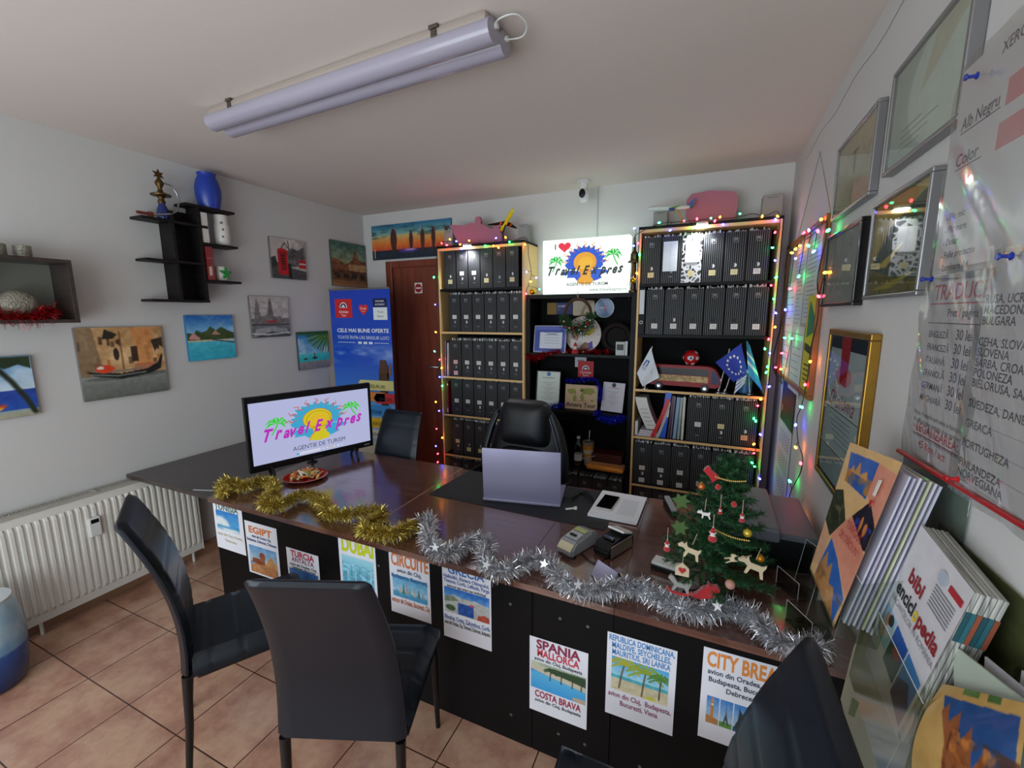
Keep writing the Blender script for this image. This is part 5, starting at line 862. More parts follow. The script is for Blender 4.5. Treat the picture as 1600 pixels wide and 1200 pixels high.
def f_dub(b,w,h):
    b.text('DUBAI',.02,h-.072,.07,wd=w*.86,y=-.0016,c='c6cc1e',bold=.04); p=Pic(.75,80,'7cc0d8',64); p.grad(0,1,'3c9cc0','a0d4e4'); p.tex(.22,14,14,((p.V>.25)&(p.V<.8))*1.); [p.line([(.05+k*.09,.3),(.05+k*.09,.5+.25*((k*7)%5)/5)],.015,'d0d8d4' if k%2 else '5c8ca4') for k in range(8)]; art(b,p,.015,h*.14,w-.03,h*.56); TX(b,'avion din Cluj',w/2,.018,.018,w*.8,'8a5aa8')
def f_circ(b,w,h):
    b.text('CIRCUITE',.012,h-.065,.058,wd=w*.92,y=-.0016,c='d8783c',bold=.03); TX(b,'avion din Cluj,',w/2,h-.095,.018,w*.6,'2c4a74'); TX(b,'Budapesta, Bucuresti,',w/2,h-.125,.018,w*.9,'2c4a74'); p=Pic(1.25,70,'6ab4d8',65); p.grad(.3,1,'a4cce0','4c9cd0'); p.rect(0,0,1.25,.22,'4c98c4'); p.ell(.4,.2,.3,.06,'40a8c0'); 
    for k,(x,hh) in enumerate(((.15,.4),(.28,.5),(.4,.75),(.52,.85),(.62,.6),(.8,.5),(.95,.65),(1.1,.5))): p.poly([(x-.05,.2),(x,hh),(x+.05,.2)],['8a9a94','c4b08c','5c7a6c','a8a0a0'][k%4])
    p.tex(.08,10); art(b,p,.015,h*.28,w-.03,h*.35); TX(b,'autocar din Oradea, Bucuresti, Cluj',w/2,h*.18,.024,w*.94,'c0602c')
def f_gre(b,w,h):
    TX(b,'GRECIA',w/2,h-.035,.036,w*.75,'2c6cb4',.02); 
    for i,s_ in enumerate(('Halkidiki, Riviera Olimpului,','Thassos, Corfu, Lefkada, Parga')): TX(b,s_,w/2,h-.058-.020*i,.016,w*.94,'34549c')
    TX(b,'autocar sau avion sau individual',w/2,h-.098,.012,w*.8,'14142a'); p=Pic(1.45,80,'4a90d0',66); p.grad(.6,1,'6ca4d8','2264c0'); p.poly([(0,.6),(.3,.75),(.6,.68),(1.0,.72),(1.45,.62),(1.45,0),(0,0)],'b9bcb8'); p.poly([(0,.62),(.3,.7),(.5,.55),(0,.4)],'7a8670'); p.rect(.45,.02,.95,.48,'2456a8'); [p.line([(.45+.07*k,.03),(.45+.07*k,.48)],.012,'163c84') for k in range(8)]; p.ell(.2,.2,.16,.12,'46603c'); p.poly([(1.05,0),(1.1,.2),(1.3,.28),(1.45,.2),(1.45,0)],'b8503c'); p.ell(.9,.5,.08,.05,'c8486c'); p.tex(.1,10); art(b,p,.008,h*.36,w-.016,h*.34); TX(b,'Rhodos, Creta, Zakynthos, Corfu',w/2,h*.26,.020,w*.94,'2c5498'); TX(b,'avion din Oradea, Cluj, Timisoara, Debrecen, Budapesta',w/2,h*.19,.018,w*.95,'14141c')
def f_spa(b,w,h):
    TX(b,'SPANIA',w/2,h-.042,.036,w*.78,'8c2c4c',.035); TX(b,'MALLORCA',w/2,h-.076,.030,w*.72,'c8344c',.03); TX(b,'avion din Cluj, Budapesta',w/2,h-.096,.014,w*.82,'14141c'); p=Pic(1.25,80,'3c98d4',67); p.grad(0,.6,'3a9cdc','5cb4e0'); p.rect(0,.75,1.25,1,'a8b49c'); p.tex(.15,8,8,(p.V>.55)*1.); p.poly([(0,.7),(.3,.62),(.7,.55),(1.25,.45),(1.25,.8),(0,.9)],'c8c0a8'); p.poly([(.4,.92),(1.25,.96),(1.25,.62),(.8,.7),(.45,.74)],'3c4c34'); [p.palm(x,.45,.35,'2a4a2c','3a3020',.05,.16) for x in (.45,.7,.95,1.15)]; p.ell(1.15,.08,.2,.08,'c0a890'); art(b,p,.006,h*.32,w-.012,h*.36); TX(b,'COSTA BRAVA',w/2,h*.21,.028,w*.80,'a02848',.03); TX(b,'avion din Cluj, Budapesta',w/2,h*.145,.014,w*.8,'14141c')
def f_rep(b,w,h):
    for i,(s_,k) in enumerate((('REPUBLICA DOMINICANA,',.94),('MALDIVE, SEYCHELLES,',.85),('MAURITIUS, SRI LANKA',.84))): TX(b,s_,w/2,h-.028-.027*i,.022,w*k,'3c84c8',.02)
    p=Pic(1.35,90,'6cb4d8',68); p.grad(.4,1,'a8d4e4','4aa0d8'); p.grad(0,.38,'d4c8a4','c4bca0'); p.rect(0,.36,1.35,.46,'4aa8b8'); p.tex(.08,9); p.palm(.2,.08,.75,'a8a428','5a4a2c',.15,.4); p.palm(.75,.05,.72,'8a9c24','5a4a2c',.1,.45); p.palm(1.15,.1,.6,'4c7c2c','4a3a20',.05,.3); p.ell(.95,.06,.12,.05,'c8c838'); art(b,p,.018,h*.33,w-.04,h*.40); TX(b,'avion din Cluj,  Budapesta,',w/2,h*.24,.020,w*.92,'8c2c5c',.015); TX(b,'Bucuresti, Viena',w/2,h*.15,.020,w*.55,'8c2c5c',.015)
def f_city(b,w,h):
    b.text('CITY BREAK',.012,h-.062,.052,wd=w*.97,y=-.0016,c='e08a3c',bold=.03); TX(b,'avion din Oradea, Cluj,',w/2,h-.09,.018,w*.86,'2a3c54'); TX(b,'Budapesta, Bucuresti,',w/2,h-.118,.018,w*.82,'2a3c54'); TX(b,'Debrecen',w/2,h-.146,.018,w*.36,'2a3c54')
    for k in range(5):
        p=Pic(.6,50,'5a98d4',70+k); p.grad(.2,1,'b4cce0','3c7cc4'); x=.3
        if k==0: p.poly([(0,0),(0,.3),(.2,.28),(.2,.85),(.28,1),(.36,.85),(.36,.25),(.6,.2),(.6,0)],'b8804c'); p.ell(.28,.72,.06,.04,'e0d8c0')
        if k==1: p.rect(0,0,.6,.2,'5c9440'); p.poly([(.15,.1),(.28,.5),(.3,.9),(.33,.5),(.46,.1),(.38,.1),(.3,.3),(.23,.1)],'44505a')
        if k==2: p.rect(0,0,.6,.15,'2c5c80'); p.poly([(.05,.1),(.12,.3),(.2,.4),(.25,.7),(.22,.95),(.3,.8),(.4,.7),(.42,.3),(.55,.1)],'34403c')
        if k==3: p.poly([(0,0),(0,.8),(.2,.9),(.6,.7),(.6,0)],'6c6864'); [p.ell(.1+.13*i,.35+.22*j,.04,.07,'28282c') for i in range(4) for j in range(2)]
        if k==4: p.poly([(0,0),(.1,.5),(.3,.8),(.5,.5),(.6,0)],'c8603c')
        p.tex(.06,8); art(b,p,.02+k*(w-.03)/5,h*.19,(w-.03)/5-.003,h*.30)
flyer('TUNISIA flyer with white village photo, leftmost on the black desk front',-2.457,-2.214,.448,.722,f_tun); flyer('EGIPT flyer with sphinx photo, second from left on the desk front',-2.20,-1.953,.36,.66,f_eg); flyer('TURCIA ANTALYA flyer peeking above the centre chair back',-1.892,-1.668,.29,.576,f_tur)
flyer('DUBAI flyer with yellow green title on the desk front',-1.528,-1.306,.41,.722,f_dub); flyer('CIRCUITE flyer with orange title and skyline on the desk front',-1.229,-1.014,.415,.715,f_circ); flyer('GRECIA flyer with blue gate photo on the desk front',-.950,-.722,.382,.718,f_gre)
flyer('SPANIA MALLORCA flyer with pool photo on the desk front',-.556,-.325,.187,.512,f_spa,curl=1); flyer('REPUBLICA DOMINICANA flyer with palm beach photo on the desk front',-.258,-.025,.296,.626,f_rep,curl=1); flyer('CITY BREAK flyer with row of landmarks at right end of desk front',.053,.284,.335,.672,f_city)
# ---- monitor
p0=Vector((-2.44,1.614,0)); p1=Vector((-2.17,2.361,0)); d=(p1-p0); Wm=d.length; t=thing('monitor','large black monitor on the left desk showing the travel agency logo','monitor',((p0.x+p1.x)/2,(p0.y+p1.y)/2,DT),math.atan2(d.y,d.x)); hw=Wm/2
b=MB(); b.box(-hw,hw,-.012,.02,.055,.515,.004); b.box(-hw+.1,hw-.1,.02,.05,.12,.42,.01); b.build('case',BLACK,t)
b=MB(); b.box(-hw+.022,hw-.022,-.0128,-.012,.098,.478,0,0,'c2c8f0'); KS=dict(blue='3cb4e0',yel='e4d41c',org='d0552c',grn='3ce038',yel2='f0c820')
logo(b,.01,.29,.36,-.0130,KS,.0002,SZ=.25); script(b,'Travel Expres',-.31,.235,.075,.63,-.0148,'c828c8',rise=.02,bold=.035); b.text('AGENTIE DE TURISM',-.15,.140,.028,wd=.34,y=-.0150,c='3a3a52')
b.box(-.13,-.117,-.0134,-.0128,.110,.122,0,0,'18b8d0'); b.box(-.11,.02,-.0134,-.0128,.108,.124,0,0,'e6e8f8'); [b.box(.035+.025*k,.045+.025*k,-.0134,-.0128,.111,.121,0,0,['e6e8f8','e6e8f8','f0d878','e6e8b8','f4f4ff','e6e8f8'][k]) for k in range(6)]
b.build('screen',SCREEN,t); b=MB(); b.box(-.03,.03,-.0128,-.012,.068,.074,0,0,'3a3a40'); b.box(hw-.07,hw-.03,-.0128,-.012,.072,.078,0,0,'9a9aa0') ; b.build('bezel_print',PAPER,t)
for x in (-hw+.12,hw-.14):
    b=MB(); b.tube([(x,.0,.075),(x-.0,-.04,.03),(x-.02,-.095,.006)],.009,8); b.tube([(x,.0,.075),(x,.04,.03),(x+.02,.095,.006)],.009,8); b.build('foot',BLACK,t,50)
b=MB(); c=onZ(488,722,DT); b.lathe([(.035,0),(.033,.006),(.01,.01),(.006,.03)],20); b.tube([(0,0,.02),(-.01,.03,.07)],.004,6); tag(b.build('antenna_base',BLACK,None,50,c),'small round black stand between monitor and red plate','stand')
# ---- plate of decorations
c=onZ(478,745,DT+.01); t=thing('plate','round red plate heaped with wrapped sweets before the monitor','plate',(c.x,c.y,DT)); b=MB(); b.lathe([(.07,0),(.075,.003),(.115,.014),(.125,.020),(.12,.021),(.075,.008),(.001,.006)],36); b.build('plate_body',mat('red_glaze','b01c12',.15,coat=.6),t,50)
rs=random.Random(9); pr=Vector((c.x,c.y,DT)); cols=['e09038','d8702c','e8c06a','c8c0b4','b84830','d8a050','8a8a3a','e4dcc8','3c4a2c','c87838']
for k in range(46):
    r=.085*math.sqrt(rs.random()); a=rs.uniform(0,2*PI); z=.018+.030*(1-r/.1)*rs.uniform(.3,1.2); b=MB(); col=rs.choice(cols)
    ax=rs.uniform(0,PI); l=rs.uniform(.014,.024); b.tube([(-l*1.5,0,0),(-l,0,0),(-l*.9,0,0),(-l*.4,0,.002),(l*.4,0,.002),(l*.9,0,0),(l,0,0),(l*1.5,0,0)],[.008,.003,.005,.0085,.0085,.005,.003,.008],7,0,col,sq=.7)
    o=b.build('wrapped_sweet',GLOSSP,None,50,pr+Vector((r*math.cos(a),r*math.sin(a),z)),(rs.uniform(-.4,.4),rs.uniform(-.4,.4),ax)); tag(o,'foil wrapped sweet in the heap on the red plate','sweet','wrapped sweets on the red plate')
# ---- desk mat, laptop, phone, terminals...
b=MB(); P=[(-1.36,1.895),(-.378,1.877),(-.372,2.30),(-1.335,2.312)]; b.add([(x,y,DT+.0005) for x,y in P]+[(x,y,DT+.004) for x,y in P],[[3,2,1,0],[4,5,6,7],[0,1,5,4],[1,2,6,5],[2,3,7,6],[3,0,4,7]]); tag(b.build('desk_mat',mat('mat_black','191c20',.6,bump=.1,bscale=300)),'large black desk mat under the laptop','desk mat')
q0=Vector((-1.040,1.925,0)); q1=Vector((-.632,2.005,0)); dd=q1-q0; t=thing('laptop','open lilac grey laptop seen from behind on the desk mat','laptop',(q0.x,q0.y,DT+.004),math.atan2(dd.y,dd.x)); Wl=dd.length
b=MB(); b.box(0,Wl,.012,.285,.002,.018,.004); b.build('base',LILAC,t,40)
b=MB(); b.obox((Wl/2,.02,.151),(Wl,.008,.290),(math.radians(4),0,0),.0035); lid=b.build('lid',LILAC,t,40)
b=MB(); b.obox((Wl/2,.0246,.151),(Wl-.02,.001,.265),(math.radians(4),0,0)); b.build('display',mat('laptop_display','20304a',.2,emit='7a98d0',es=.5),lid); MB().obox((.012,.0125,.262),(.004,.002,.02)).build('lid_mark',BLACK,lid)
b=MB(); b.box(.03,Wl-.03,.05,.17,.018,.0185); b.build('keyboard',BLACK,t)
o=None; b=MB(); c1=onZ(880,778,DT+.01); 
for k in range(4): b.tube([tuple(onZ(px,py+k*2-3,DT+.008+.002*k)) for px,py in ((878,779),(893,781),(905,774-2*k),(915,771+k),(921,775+k*2),(928,784))],.0022,6)
o=b.build('cable_loops',BLACK,None,50); tag(o,'loops of thin black cable between laptop and papers','cable')
t=thing('usb_dongle','small white earphone plug lying on the desk mat','plug',onZ(893,799,DT+.004)); b=MB(); b.tube([(-.03,-.0,.006),(.01,.03,.006)],.005,8); b.cyl((.012,.032,.0),.009,.012,12); b.build('plug_body',WHITEP,t,50)
t=thing('paper_pad','stack of white printed sheets beside the desk mat','paper',(-.485,1.985,DT+.0045),math.radians(-1)); b=MB(); [b.box(.002*(k%2),.235+.001*k,.001*k,.325-.001*k,.0022*k,.0022*k+.002,0,0,'dfe2e8') for k in range(5)]; b.build('sheets',PAPER,t)
b=MB(); [b.box(.13,.215,.06+.012*k,.062+.012*k,.0111,.0113,0,0,'9aa0ac') for k in range(16)]; b.build('print_lines',PAPER,t)
ph=onZ(950,785,DT+.02); t=thing('smartphone','black smartphone in clear case lying on white papers','phone',(ph.x,ph.y,DT+.0157),math.radians(-4)); MB().box(-.042,.042,-.088,.088,0,.008,.006).build('case',mat('clear_case','b9b4ae',.3),t,40); MB().box(-.039,.039,-.084,.084,.008,.0095,.001).build('screen',mat('phone_glass','050507',.08,coat=1),t)
def terminal(lb,c,rz,lab,dark):
    t=thing('card_terminal',lb,'card terminal',(c.x,c.y,DT),rz); b=MB(); prof=[(-.085,0),(.095,0),(.095,.05),(.05,.068),(-.06,.055),(-.085,.03)]
    b.prism([(a,z) for a,z in prof],-.042,.042,T=Matrix.Rotation(PI/2,4,'Z')); o=b.build('body',GREYP if not dark else BLACK,t); bm=bmesh.new(); bm.from_mesh(o.data); bmesh.ops.bevel(bm,geom=bm.edges[:],offset=.006,segments=2,affect='EDGES'); bm.to_mesh(o.data); bm.free()
    if not dark:
        MB().obox((0,-.078,.036),(.07,.012,.036),(-.9,0,0),.003).build('front_label',mat('cream_label','c9bea0',.5),t); MB().obox((0,-.02,.065),(.06,.05,.003),(.12,0,0),.001).build('buttons_panel',mat('pale_grey','a9adb0',.4),t); MB().obox((.0,-.028,.069),(.034,.012,.006),(.12,0,0),.003).build('scan_key',BLACK,t); MB().obox((0,.025,.070),(.06,.025,.002),(.12,0,0)).build('display',mat('lcd_green','a0a868',.3),t)
    else:
        MB().obox((0,.05,.072),(.08,.075,.010),(-.35,0,0),.004).build('top_plate',WHITEP,t)
        k=MB(); [k.obox((-.028+.014*i,.03+.016*j,.0715+.006*(1-j)+.004),(.009,.010,.006),(-.35,0,0),.002) for i in range(5) for j in range(3)]; k.build('keypad',mat('dark_keys','3a3c40',.4),t); MB().obox((0,-.03,.064),(.05,.02,.008),(.1,0,0),.004).build('paper_door',mat('glossy_black','07080a',.1,coat=1),t)
        MB().obox((.044,-.0,.03),(.004,.15,.05),(0,0,0),.002).build('silver_side',SILVER,t)
    return t
terminal('small grey receipt printer with cream label on the desk',onZ(902,845,DT+.03),math.radians(-22),0,False); terminal('black and white card terminal right of the grey one',onZ(958,848,DT+.03),math.radians(-24),0,True)
b=MB(); c=onZ(888,868,DT+.003); b.tube([(c.x+.032*math.cos(a),c.y+.024*math.sin(a),DT+.004) for a in [2*PI*i/24 for i in range(24)]],.0025,6,closed=True); b.tube([tuple(onZ(px,py,DT+.004)) for px,py in ((903,860),(912,868),(918,874),(928,880),(938,878),(950,870))],.0022,6); tag(b.build('coiled_cable',BLACK,None,50),'thin black cable coiled in front of the card terminals','cable')
c=onZ(950,905,DT); t=thing('card_holder','black tent holder with lilac leaflet behind the silver tinsel','card holder',(c.x,c.y,DT),math.radians(-34)); b=MB(); b.prism([(-.035,0),(.035,0),(0,.055)],-.055,.055,T=Matrix.Rotation(PI/2,4,'Z')); b.build('holder',BLACK,t)
b=MB(); b.obox((0,-.0195,.029),(.104,.0015,.062),(-.565,0,0),0,0,'a8a4c0'); [b.obox((0,-.0205-.0065*(k-2)*.0,.029+.009*(k-2)),(.08,.0018,.002),(-.565,0,0),0,0,'5a3a5a') for k in ()]; b.build('leaflet',PAPER,t)
def gift(lb,px,py,sz,cols): pass
t=thing('stapler','black stapler with grey top lying behind the tree','stapler',onZ(1047,797,DT),math.radians(110)); MB().obox((0,0,.012),(.15,.035,.018),(0,0,0),.005).build('base',BLACK,t); MB().obox((0,0,.035),(.14,.03,.014),(0,-.12,0),.006).build('arm',GREYP,t)
t=thing('display_stand','small white topped black card stand left of the tree','stand',onZ(1040,890,DT),math.radians(-12)); MB().box(-.05,.06,-.03,.03,0,.022,.003).build('base',BLACK,t); MB().box(-.048,.058,-.028,.028,.022,.034,.002).build('top_pad',WHITEP,t)
b=MB(); q=onZ(352,757,DT+.003); b.tube([(-.06,-.02,0),(.06,.02,0)],.004,6); tag(b.build('pen',mat('grey_pen','8a8a8c',.3),None,50,onZ(318,766,DT+.004)),'thin grey pen lying at the left edge of the wing desk','pen')
# tinsel along the front edge
DZ=DT+.04
def ZP(l,z): return [onZ(a,c,z) for a,c in l]
tinsel('gold_tinsel','bushy gold tinsel garland winding along the left front desk edge',ZP([(348,770),(352,752),(380,760),(405,752),(428,757),(425,772),(410,783),(430,790),(455,780),(470,772),(490,775),(508,788),(512,800),(535,804),(560,800),(588,798),(598,806),(575,818),(565,826),(590,832),(615,834),(635,826),(650,818)],DZ),.043,'gold',5200,sw=.0013,floor=DT)
tinsel('silver_tinsel','bushy silver tinsel garland with stars along the right front desk edge',ZP([(655,815),(672,812),(668,838),(685,860),(705,862),(725,850),(745,842),(762,850),(756,870),(765,888),(790,892),(810,880),(835,872),(858,880),(872,900),(895,918),(925,922),(955,918),(985,914),(1010,922),(1035,935),(1065,950),(1100,952),(1135,948),(1165,955),(1190,975),(1215,1000),(1240,1010),(1265,1012),(1290,1008)],DZ),.046,'silver',5000,sw=.0013,floor=DT,stars=9)
tinsel('red_tinsel','short dark red tinsel tuft at the foot of the tree',ZP([(1040,905),(1058,912),(1075,918)],DT+.02),.02,'red',900,floor=DT) if 0 else None
# ---- printer
t=thing('printer','black printer with grey lid on the desk behind the tree','printer',(.13,2.03,DT)); MB().box(-.10,.29,-.18,.22,.0,.13,.008).build('body',BLACK,t); MB().box(-.09,.17,-.24,.20,.13,.185,.012).build('scanner_lid',mat('printer_grey','5f636c',.45),t)
MB().box(.175,.30,-.19,.22,.125,.150,.006).build('side_cover',mat('printer_grey2','54575f',.45),t); MB().box(-.08,.16,-.25,-.18,.03,.06,.004).build('paper_slot',BLACK,t)
# acrylic leaflet boxes
def holder(lb,px,py,rz,h=.17):
    c=onZ(px,py,DT); t=thing('acrylic_holder',lb,'leaflet holder',(c.x,c.y,DT),rz); w_=.055; b=MB(); b.obox((0,.05,h/2),(2*w_,.003,h),(-.18,0,0)); b.build('back_plate',ACRYL,t); b=MB(); b.box(-w_,w_,-.035,-.032,0,.07); b.box(-w_,-w_+.003,-.032,.03,0,.07); b.box(w_-.003,w_,-.032,.03,0,.07); b.box(-w_,w_,-.035,.03,0,.003); b.build('pocket',ACRYL,t); b=MB(); c9=math.cos(-.18); b.tube([(-w_,-.035,.003),(-w_,-.035,.07),(w_,-.035,.07),(w_,-.035,.003)],.0011,5); b.build('pocket_edge',mat('acrylic_edge','c9ccd2',.2,coat=.5),t); b=MB(); yb=.05; b.tube([(-w_,yb-.5*h*math.sin(.18),.003),(-w_,yb+.5*h*math.sin(.18),h),(w_,yb+.5*h*math.sin(.18),h),(w_,yb-.5*h*math.sin(.18),.003)],.0011,5); b.build('plate_edge',mat('acrylic_edge','c9ccd2',.2,coat=.5),t); return t
holder('empty clear acrylic leaflet holder on the desk beside the printer',1243,925,math.radians(-62)); holder('clear acrylic leaflet holder at the desk corner by the wall',1262,985,math.radians(-62),.15)
# ================================================================ CHRISTMAS TREE
tb=onZ(1108,932,DT); TY=tb.y; top=onY(1143,716,TY+.0); HT=top.z-DT
t=thing('christmas_tree','small artificial green christmas tree on the right end of the desk','christmas tree',tb)
TP=Vector((top.x-tb.x,0,HT)); b=MB(); b.tube([(0,0,.0),TP*.5,TP],[.012,.008,.003],8); [b.tube([(0,0,.03),(.09*math.cos(a),.09*math.sin(a),.006)],.006,6) for a in (.3,1.9,3.4,5.0)]; b.build('trunk',mat('tree_stem','2a2018',.8),t)
rs=random.Random(11); b=MB(); tips=[]
def twig(p,d,L):
    q=p+d*L+Vector((0,0,-.1*L)); b.tube([p,q],.0016,3); n=int(L/.0016)
    for k in range(n):
        s=p.lerp(q,(k+.5)/n); v=Vector((rs.gauss(0,1),rs.gauss(0,1),rs.gauss(0,1))); v=(v-d*v.dot(d)).normalized()*.9+d*.55; v=v.normalized()*rs.uniform(.014,.022); w_=v.cross(d).normalized()*.0013; b.add([s-w_,s+w_,s+v],[[0,1,2]])
    tips.append(q)
for k in range(96):
    f=(k+.5)/96; f=f**.8; z=.075+(HT-.085)*f; R_=.205*(1-f)**.8+.018; a=k*2.4; L=R_*rs.uniform(.8,1.08); d=Vector((math.cos(a),math.sin(a),.12+.35*f)).normalized(); p=TP*(z/HT); 
    twig(p,d,L)
    for s in (.3,.5,.7,.85):
        for sg in (-1,1):
            dd=(Matrix.Rotation(sg*.75,3,'Z')@d); twig(p+d*L*s+Vector((0,0,-.1*L*s)),dd,max(.022,L*.42*(1.05-s)))
twig(TP*.9,Vector((0,0,1)),HT*.1); b.build('foliage',NEED,t)
def hang(pt,l=.03): return None
JUTE=mat('jute','a08a78',.8); PLY=mat('pale_plywood','bfae90',.6,var=.1,vscale=30); FELT=mat('red_felt','a8121c',.8); WFELT=mat('white_felt','d4d0cc',.9)
def orn(nm,lb,px,py,y,pts,s,mt,th=.004,ring=True,rot=0,cat='ornament',extra=None):
    c=onY(px,py,y); t=thing(nm,lb,cat,c,0,None,(0,rot,0)); b=MB(); b.prism([(x*s,z*s) for x,z in pts],-th/2,th/2); o=b.build('body',mt,t); 
    if ring: MB().tube([(0,0,max(z for x,z in pts)*s*.9),(.002,.006,max(z for x,z in pts)*s+.035)],.0012,4).build('hanging_string',JUTE,t)
    if extra: extra(t,s)
    return t
DEER=[(-1,.25),(-.75,.55),(-.55,.45),(-.45,.7),(-.35,.45),(-.2,.3),(.5,.32),(.7,.5),(.72,.3),(.62,.0),(.8,-.55),(.62,-.55),(.42,-.1),(-.1,-.1),(-.2,-.55),(-.36,-.55),(-.32,.0),(-.55,.15),(-.9,.1)]
BIRD=[(-1,.1),(-.7,.35),(-.35,.4),(.1,.2),(.9,.5),(1,.35),(.5,-.1),(.1,-.35),(-.5,-.3),(-.8,-.05)]
orn('red_bird','red felt bird ornament clipped near the tree top',1111,742,TY-.07,[(-.6,1),(-.3,1.1),(.05,.6),(.6,.2),(1,-.2),(.5,-.6),(.2,-.9),(-.1,-.3),(-.5,.1),(-.9,.5)],.026,FELT,.014,False)
orn('red_bird','large red cardinal ornament lying at the foot of the tree',1103,922,TY-.13,[(-1.1,-.6),(-.6,-.2),(-.2,.25),(.1,.35),(.15,.75),(.4,.45),(.8,.5),(1,.15),(.75,.0),(.6,-.35),(0,-.6),(-.6,-.7)],.042,FELT,.02,False,-.1)
orn('wooden_reindeer','pale plywood reindeer hanging on the upper left branches',1101,804,TY-.155,DEER,.022,WFELT,.006)
orn('wooden_reindeer','pale plywood reindeer hanging low on the left branches',1078,862,TY-.19,DEER,.040,PLY,.004,True,.25)
orn('wooden_reindeer','long pale plywood reindeer hanging on the right branches',1176,887,TY-.15,DEER,.046,PLY,.004,True,.25)
orn('wooden_reindeer','small pale plywood deer hanging in the middle of the lower branches',1142,873,TY-.19,[(x*.7,z*1.6) for x,z in DEER],.020,PLY,.004,True,1.2)
orn('wooden_house','small plywood house with red heart hanging left of the trunk',1066,890,TY-.17,[(-.9,-.9),(.9,-.9),(.9,.3),(0,1.1),(-.9,.3)],.023,PLY,.006,True,0,'ornament',lambda t,s:MB().prism([(.0011*16*.5*math.sin(q)**3*1.3,.0011*.5*1.3*(13*math.cos(q)-5*math.cos(2*q)-2*math.cos(3*q)-math.cos(4*q))) for q in [i*PI/10 for i in range(20)]],-.006,-.003).build('heart',FELT,t))
orn('rocking_horse','grey rocking horse ornament with red rocker beside the red bird',1062,915,TY-.17,[(-1,.6),(-.8,.95),(-.5,.8),(-.2,.35),(.5,.3),(.9,.75),(1,.5),(.75,-.1),(.8,-.55),(.6,-.55),(.4,-.1),(-.2,-.1),(-.5,-.55),(-.65,-.5),(-.45,.1)],.036,mat('grey_wood','8b8a88',.6),.01,False,0,'ornament',lambda t,s:MB().tube([(1.1*s*math.cos(a),0,-.2*s+.62*s*math.sin(a)) for a in [PI*(1.08+.84*i/12) for i in range(13)]],.0045,8).build('red_rocker',FELT,t))
orn('gold_star_leaf','olive green felt leaf ornament on the upper left of the tree',1064,785,TY-.13,[(-1,.3),(-.5,.5),(-.4,1),(0,.7),(.5,1),(.5,.5),(1,.3),(.5,0),(.7,-.6),(.1,-.4),(-.4,-.9),(-.4,-.2)],.030,mat('olive_felt','3a5724',.7),.004,False)
orn('felt_leaf','olive green felt leaf ornament below the upper one',1062,826,TY-.17,[(-1,.3),(-.5,.5),(-.4,1),(0,.7),(.5,1),(.5,.5),(1,.3),(.5,0),(.7,-.6),(.1,-.4),(-.4,-.9),(-.4,-.2)],.028,mat('olive_felt','3a5724',.7),.004,False)
def ball(nm,lb,px,py,y,r,mt):
    c=onY(px,py,y); t=thing(nm,lb,'bauble',c); b=MB(); b.sphere((0,0,0),r,0,None,14); b.build('ball',mt,t,60); MB().cyl((0,0,r-.001),r*.3,r*.3,8).build('cap',GOLDF,t); return t
ball('bauble','copper orange bauble near the tree top',1096,760,TY-.09,.0125,mat('copper_ball','c0703c',.3,.6)); ball('bauble','gold yellow bauble on the right middle of the tree',1168,833,TY-.13,.013,mat('yellow_ball','c9b03c',.3,.4)); ball('bauble','amber bauble on the far right lower branch',1188,873,TY-.10,.012,mat('amber_ball','d08a1c',.3,.5)); ball('bauble','flat pinkish wooden disc bauble at the bottom right of the tree',1141,913,TY-.16,.015,mat('pink_wood','b08478',.6)); ball('bauble','dark red bauble right of the top red bird',1122,761,TY-.10,.009,FELT); ball('bauble','dark red bauble on the right upper branches',1147,788,TY-.12,.009,FELT)
for px,py,y,s,lb in ((1042,860,TY-.20,.017,'red hatted white gnome ornament hanging off the far left branch'),(1113,845,TY-.20,.021,'red hatted gnome with long white beard at the centre of the tree'),(1159,815,TY-.14,.014,'small red capped gnome ornament on the right side of the tree'),(1125,803,TY-.15,.011,'tiny red and white gnome ornament in the upper middle of the tree')):
    gnome('gnome_ornament',lb,onY(px,py,y),s,cat='ornament',hang=.04)
for (x0,y0_,x1,y1_,lb) in ((1118,745,1165,752,'string of tiny gold beads looped near the tree top'),(1118,828,1170,845,'string of tiny gold beads looped across the middle of the tree')):
    b=MB(); cc=[onY(x0+(x1-x0)*k/15,y0_+(y1_-y0_)*k/15+3*math.sin(PI*k/15),TY-.10 if y0_<800 else TY-.17)-tb for k in range(16)]
    b.tube(cc,.001,4); [b.sphere(c,.0035,0,None,6) for c in cc]; o=b.build('bead_chain',mat('gold_beads','d0b060',.3,.8),None,60,tb); tag(o,lb,'bead chain')
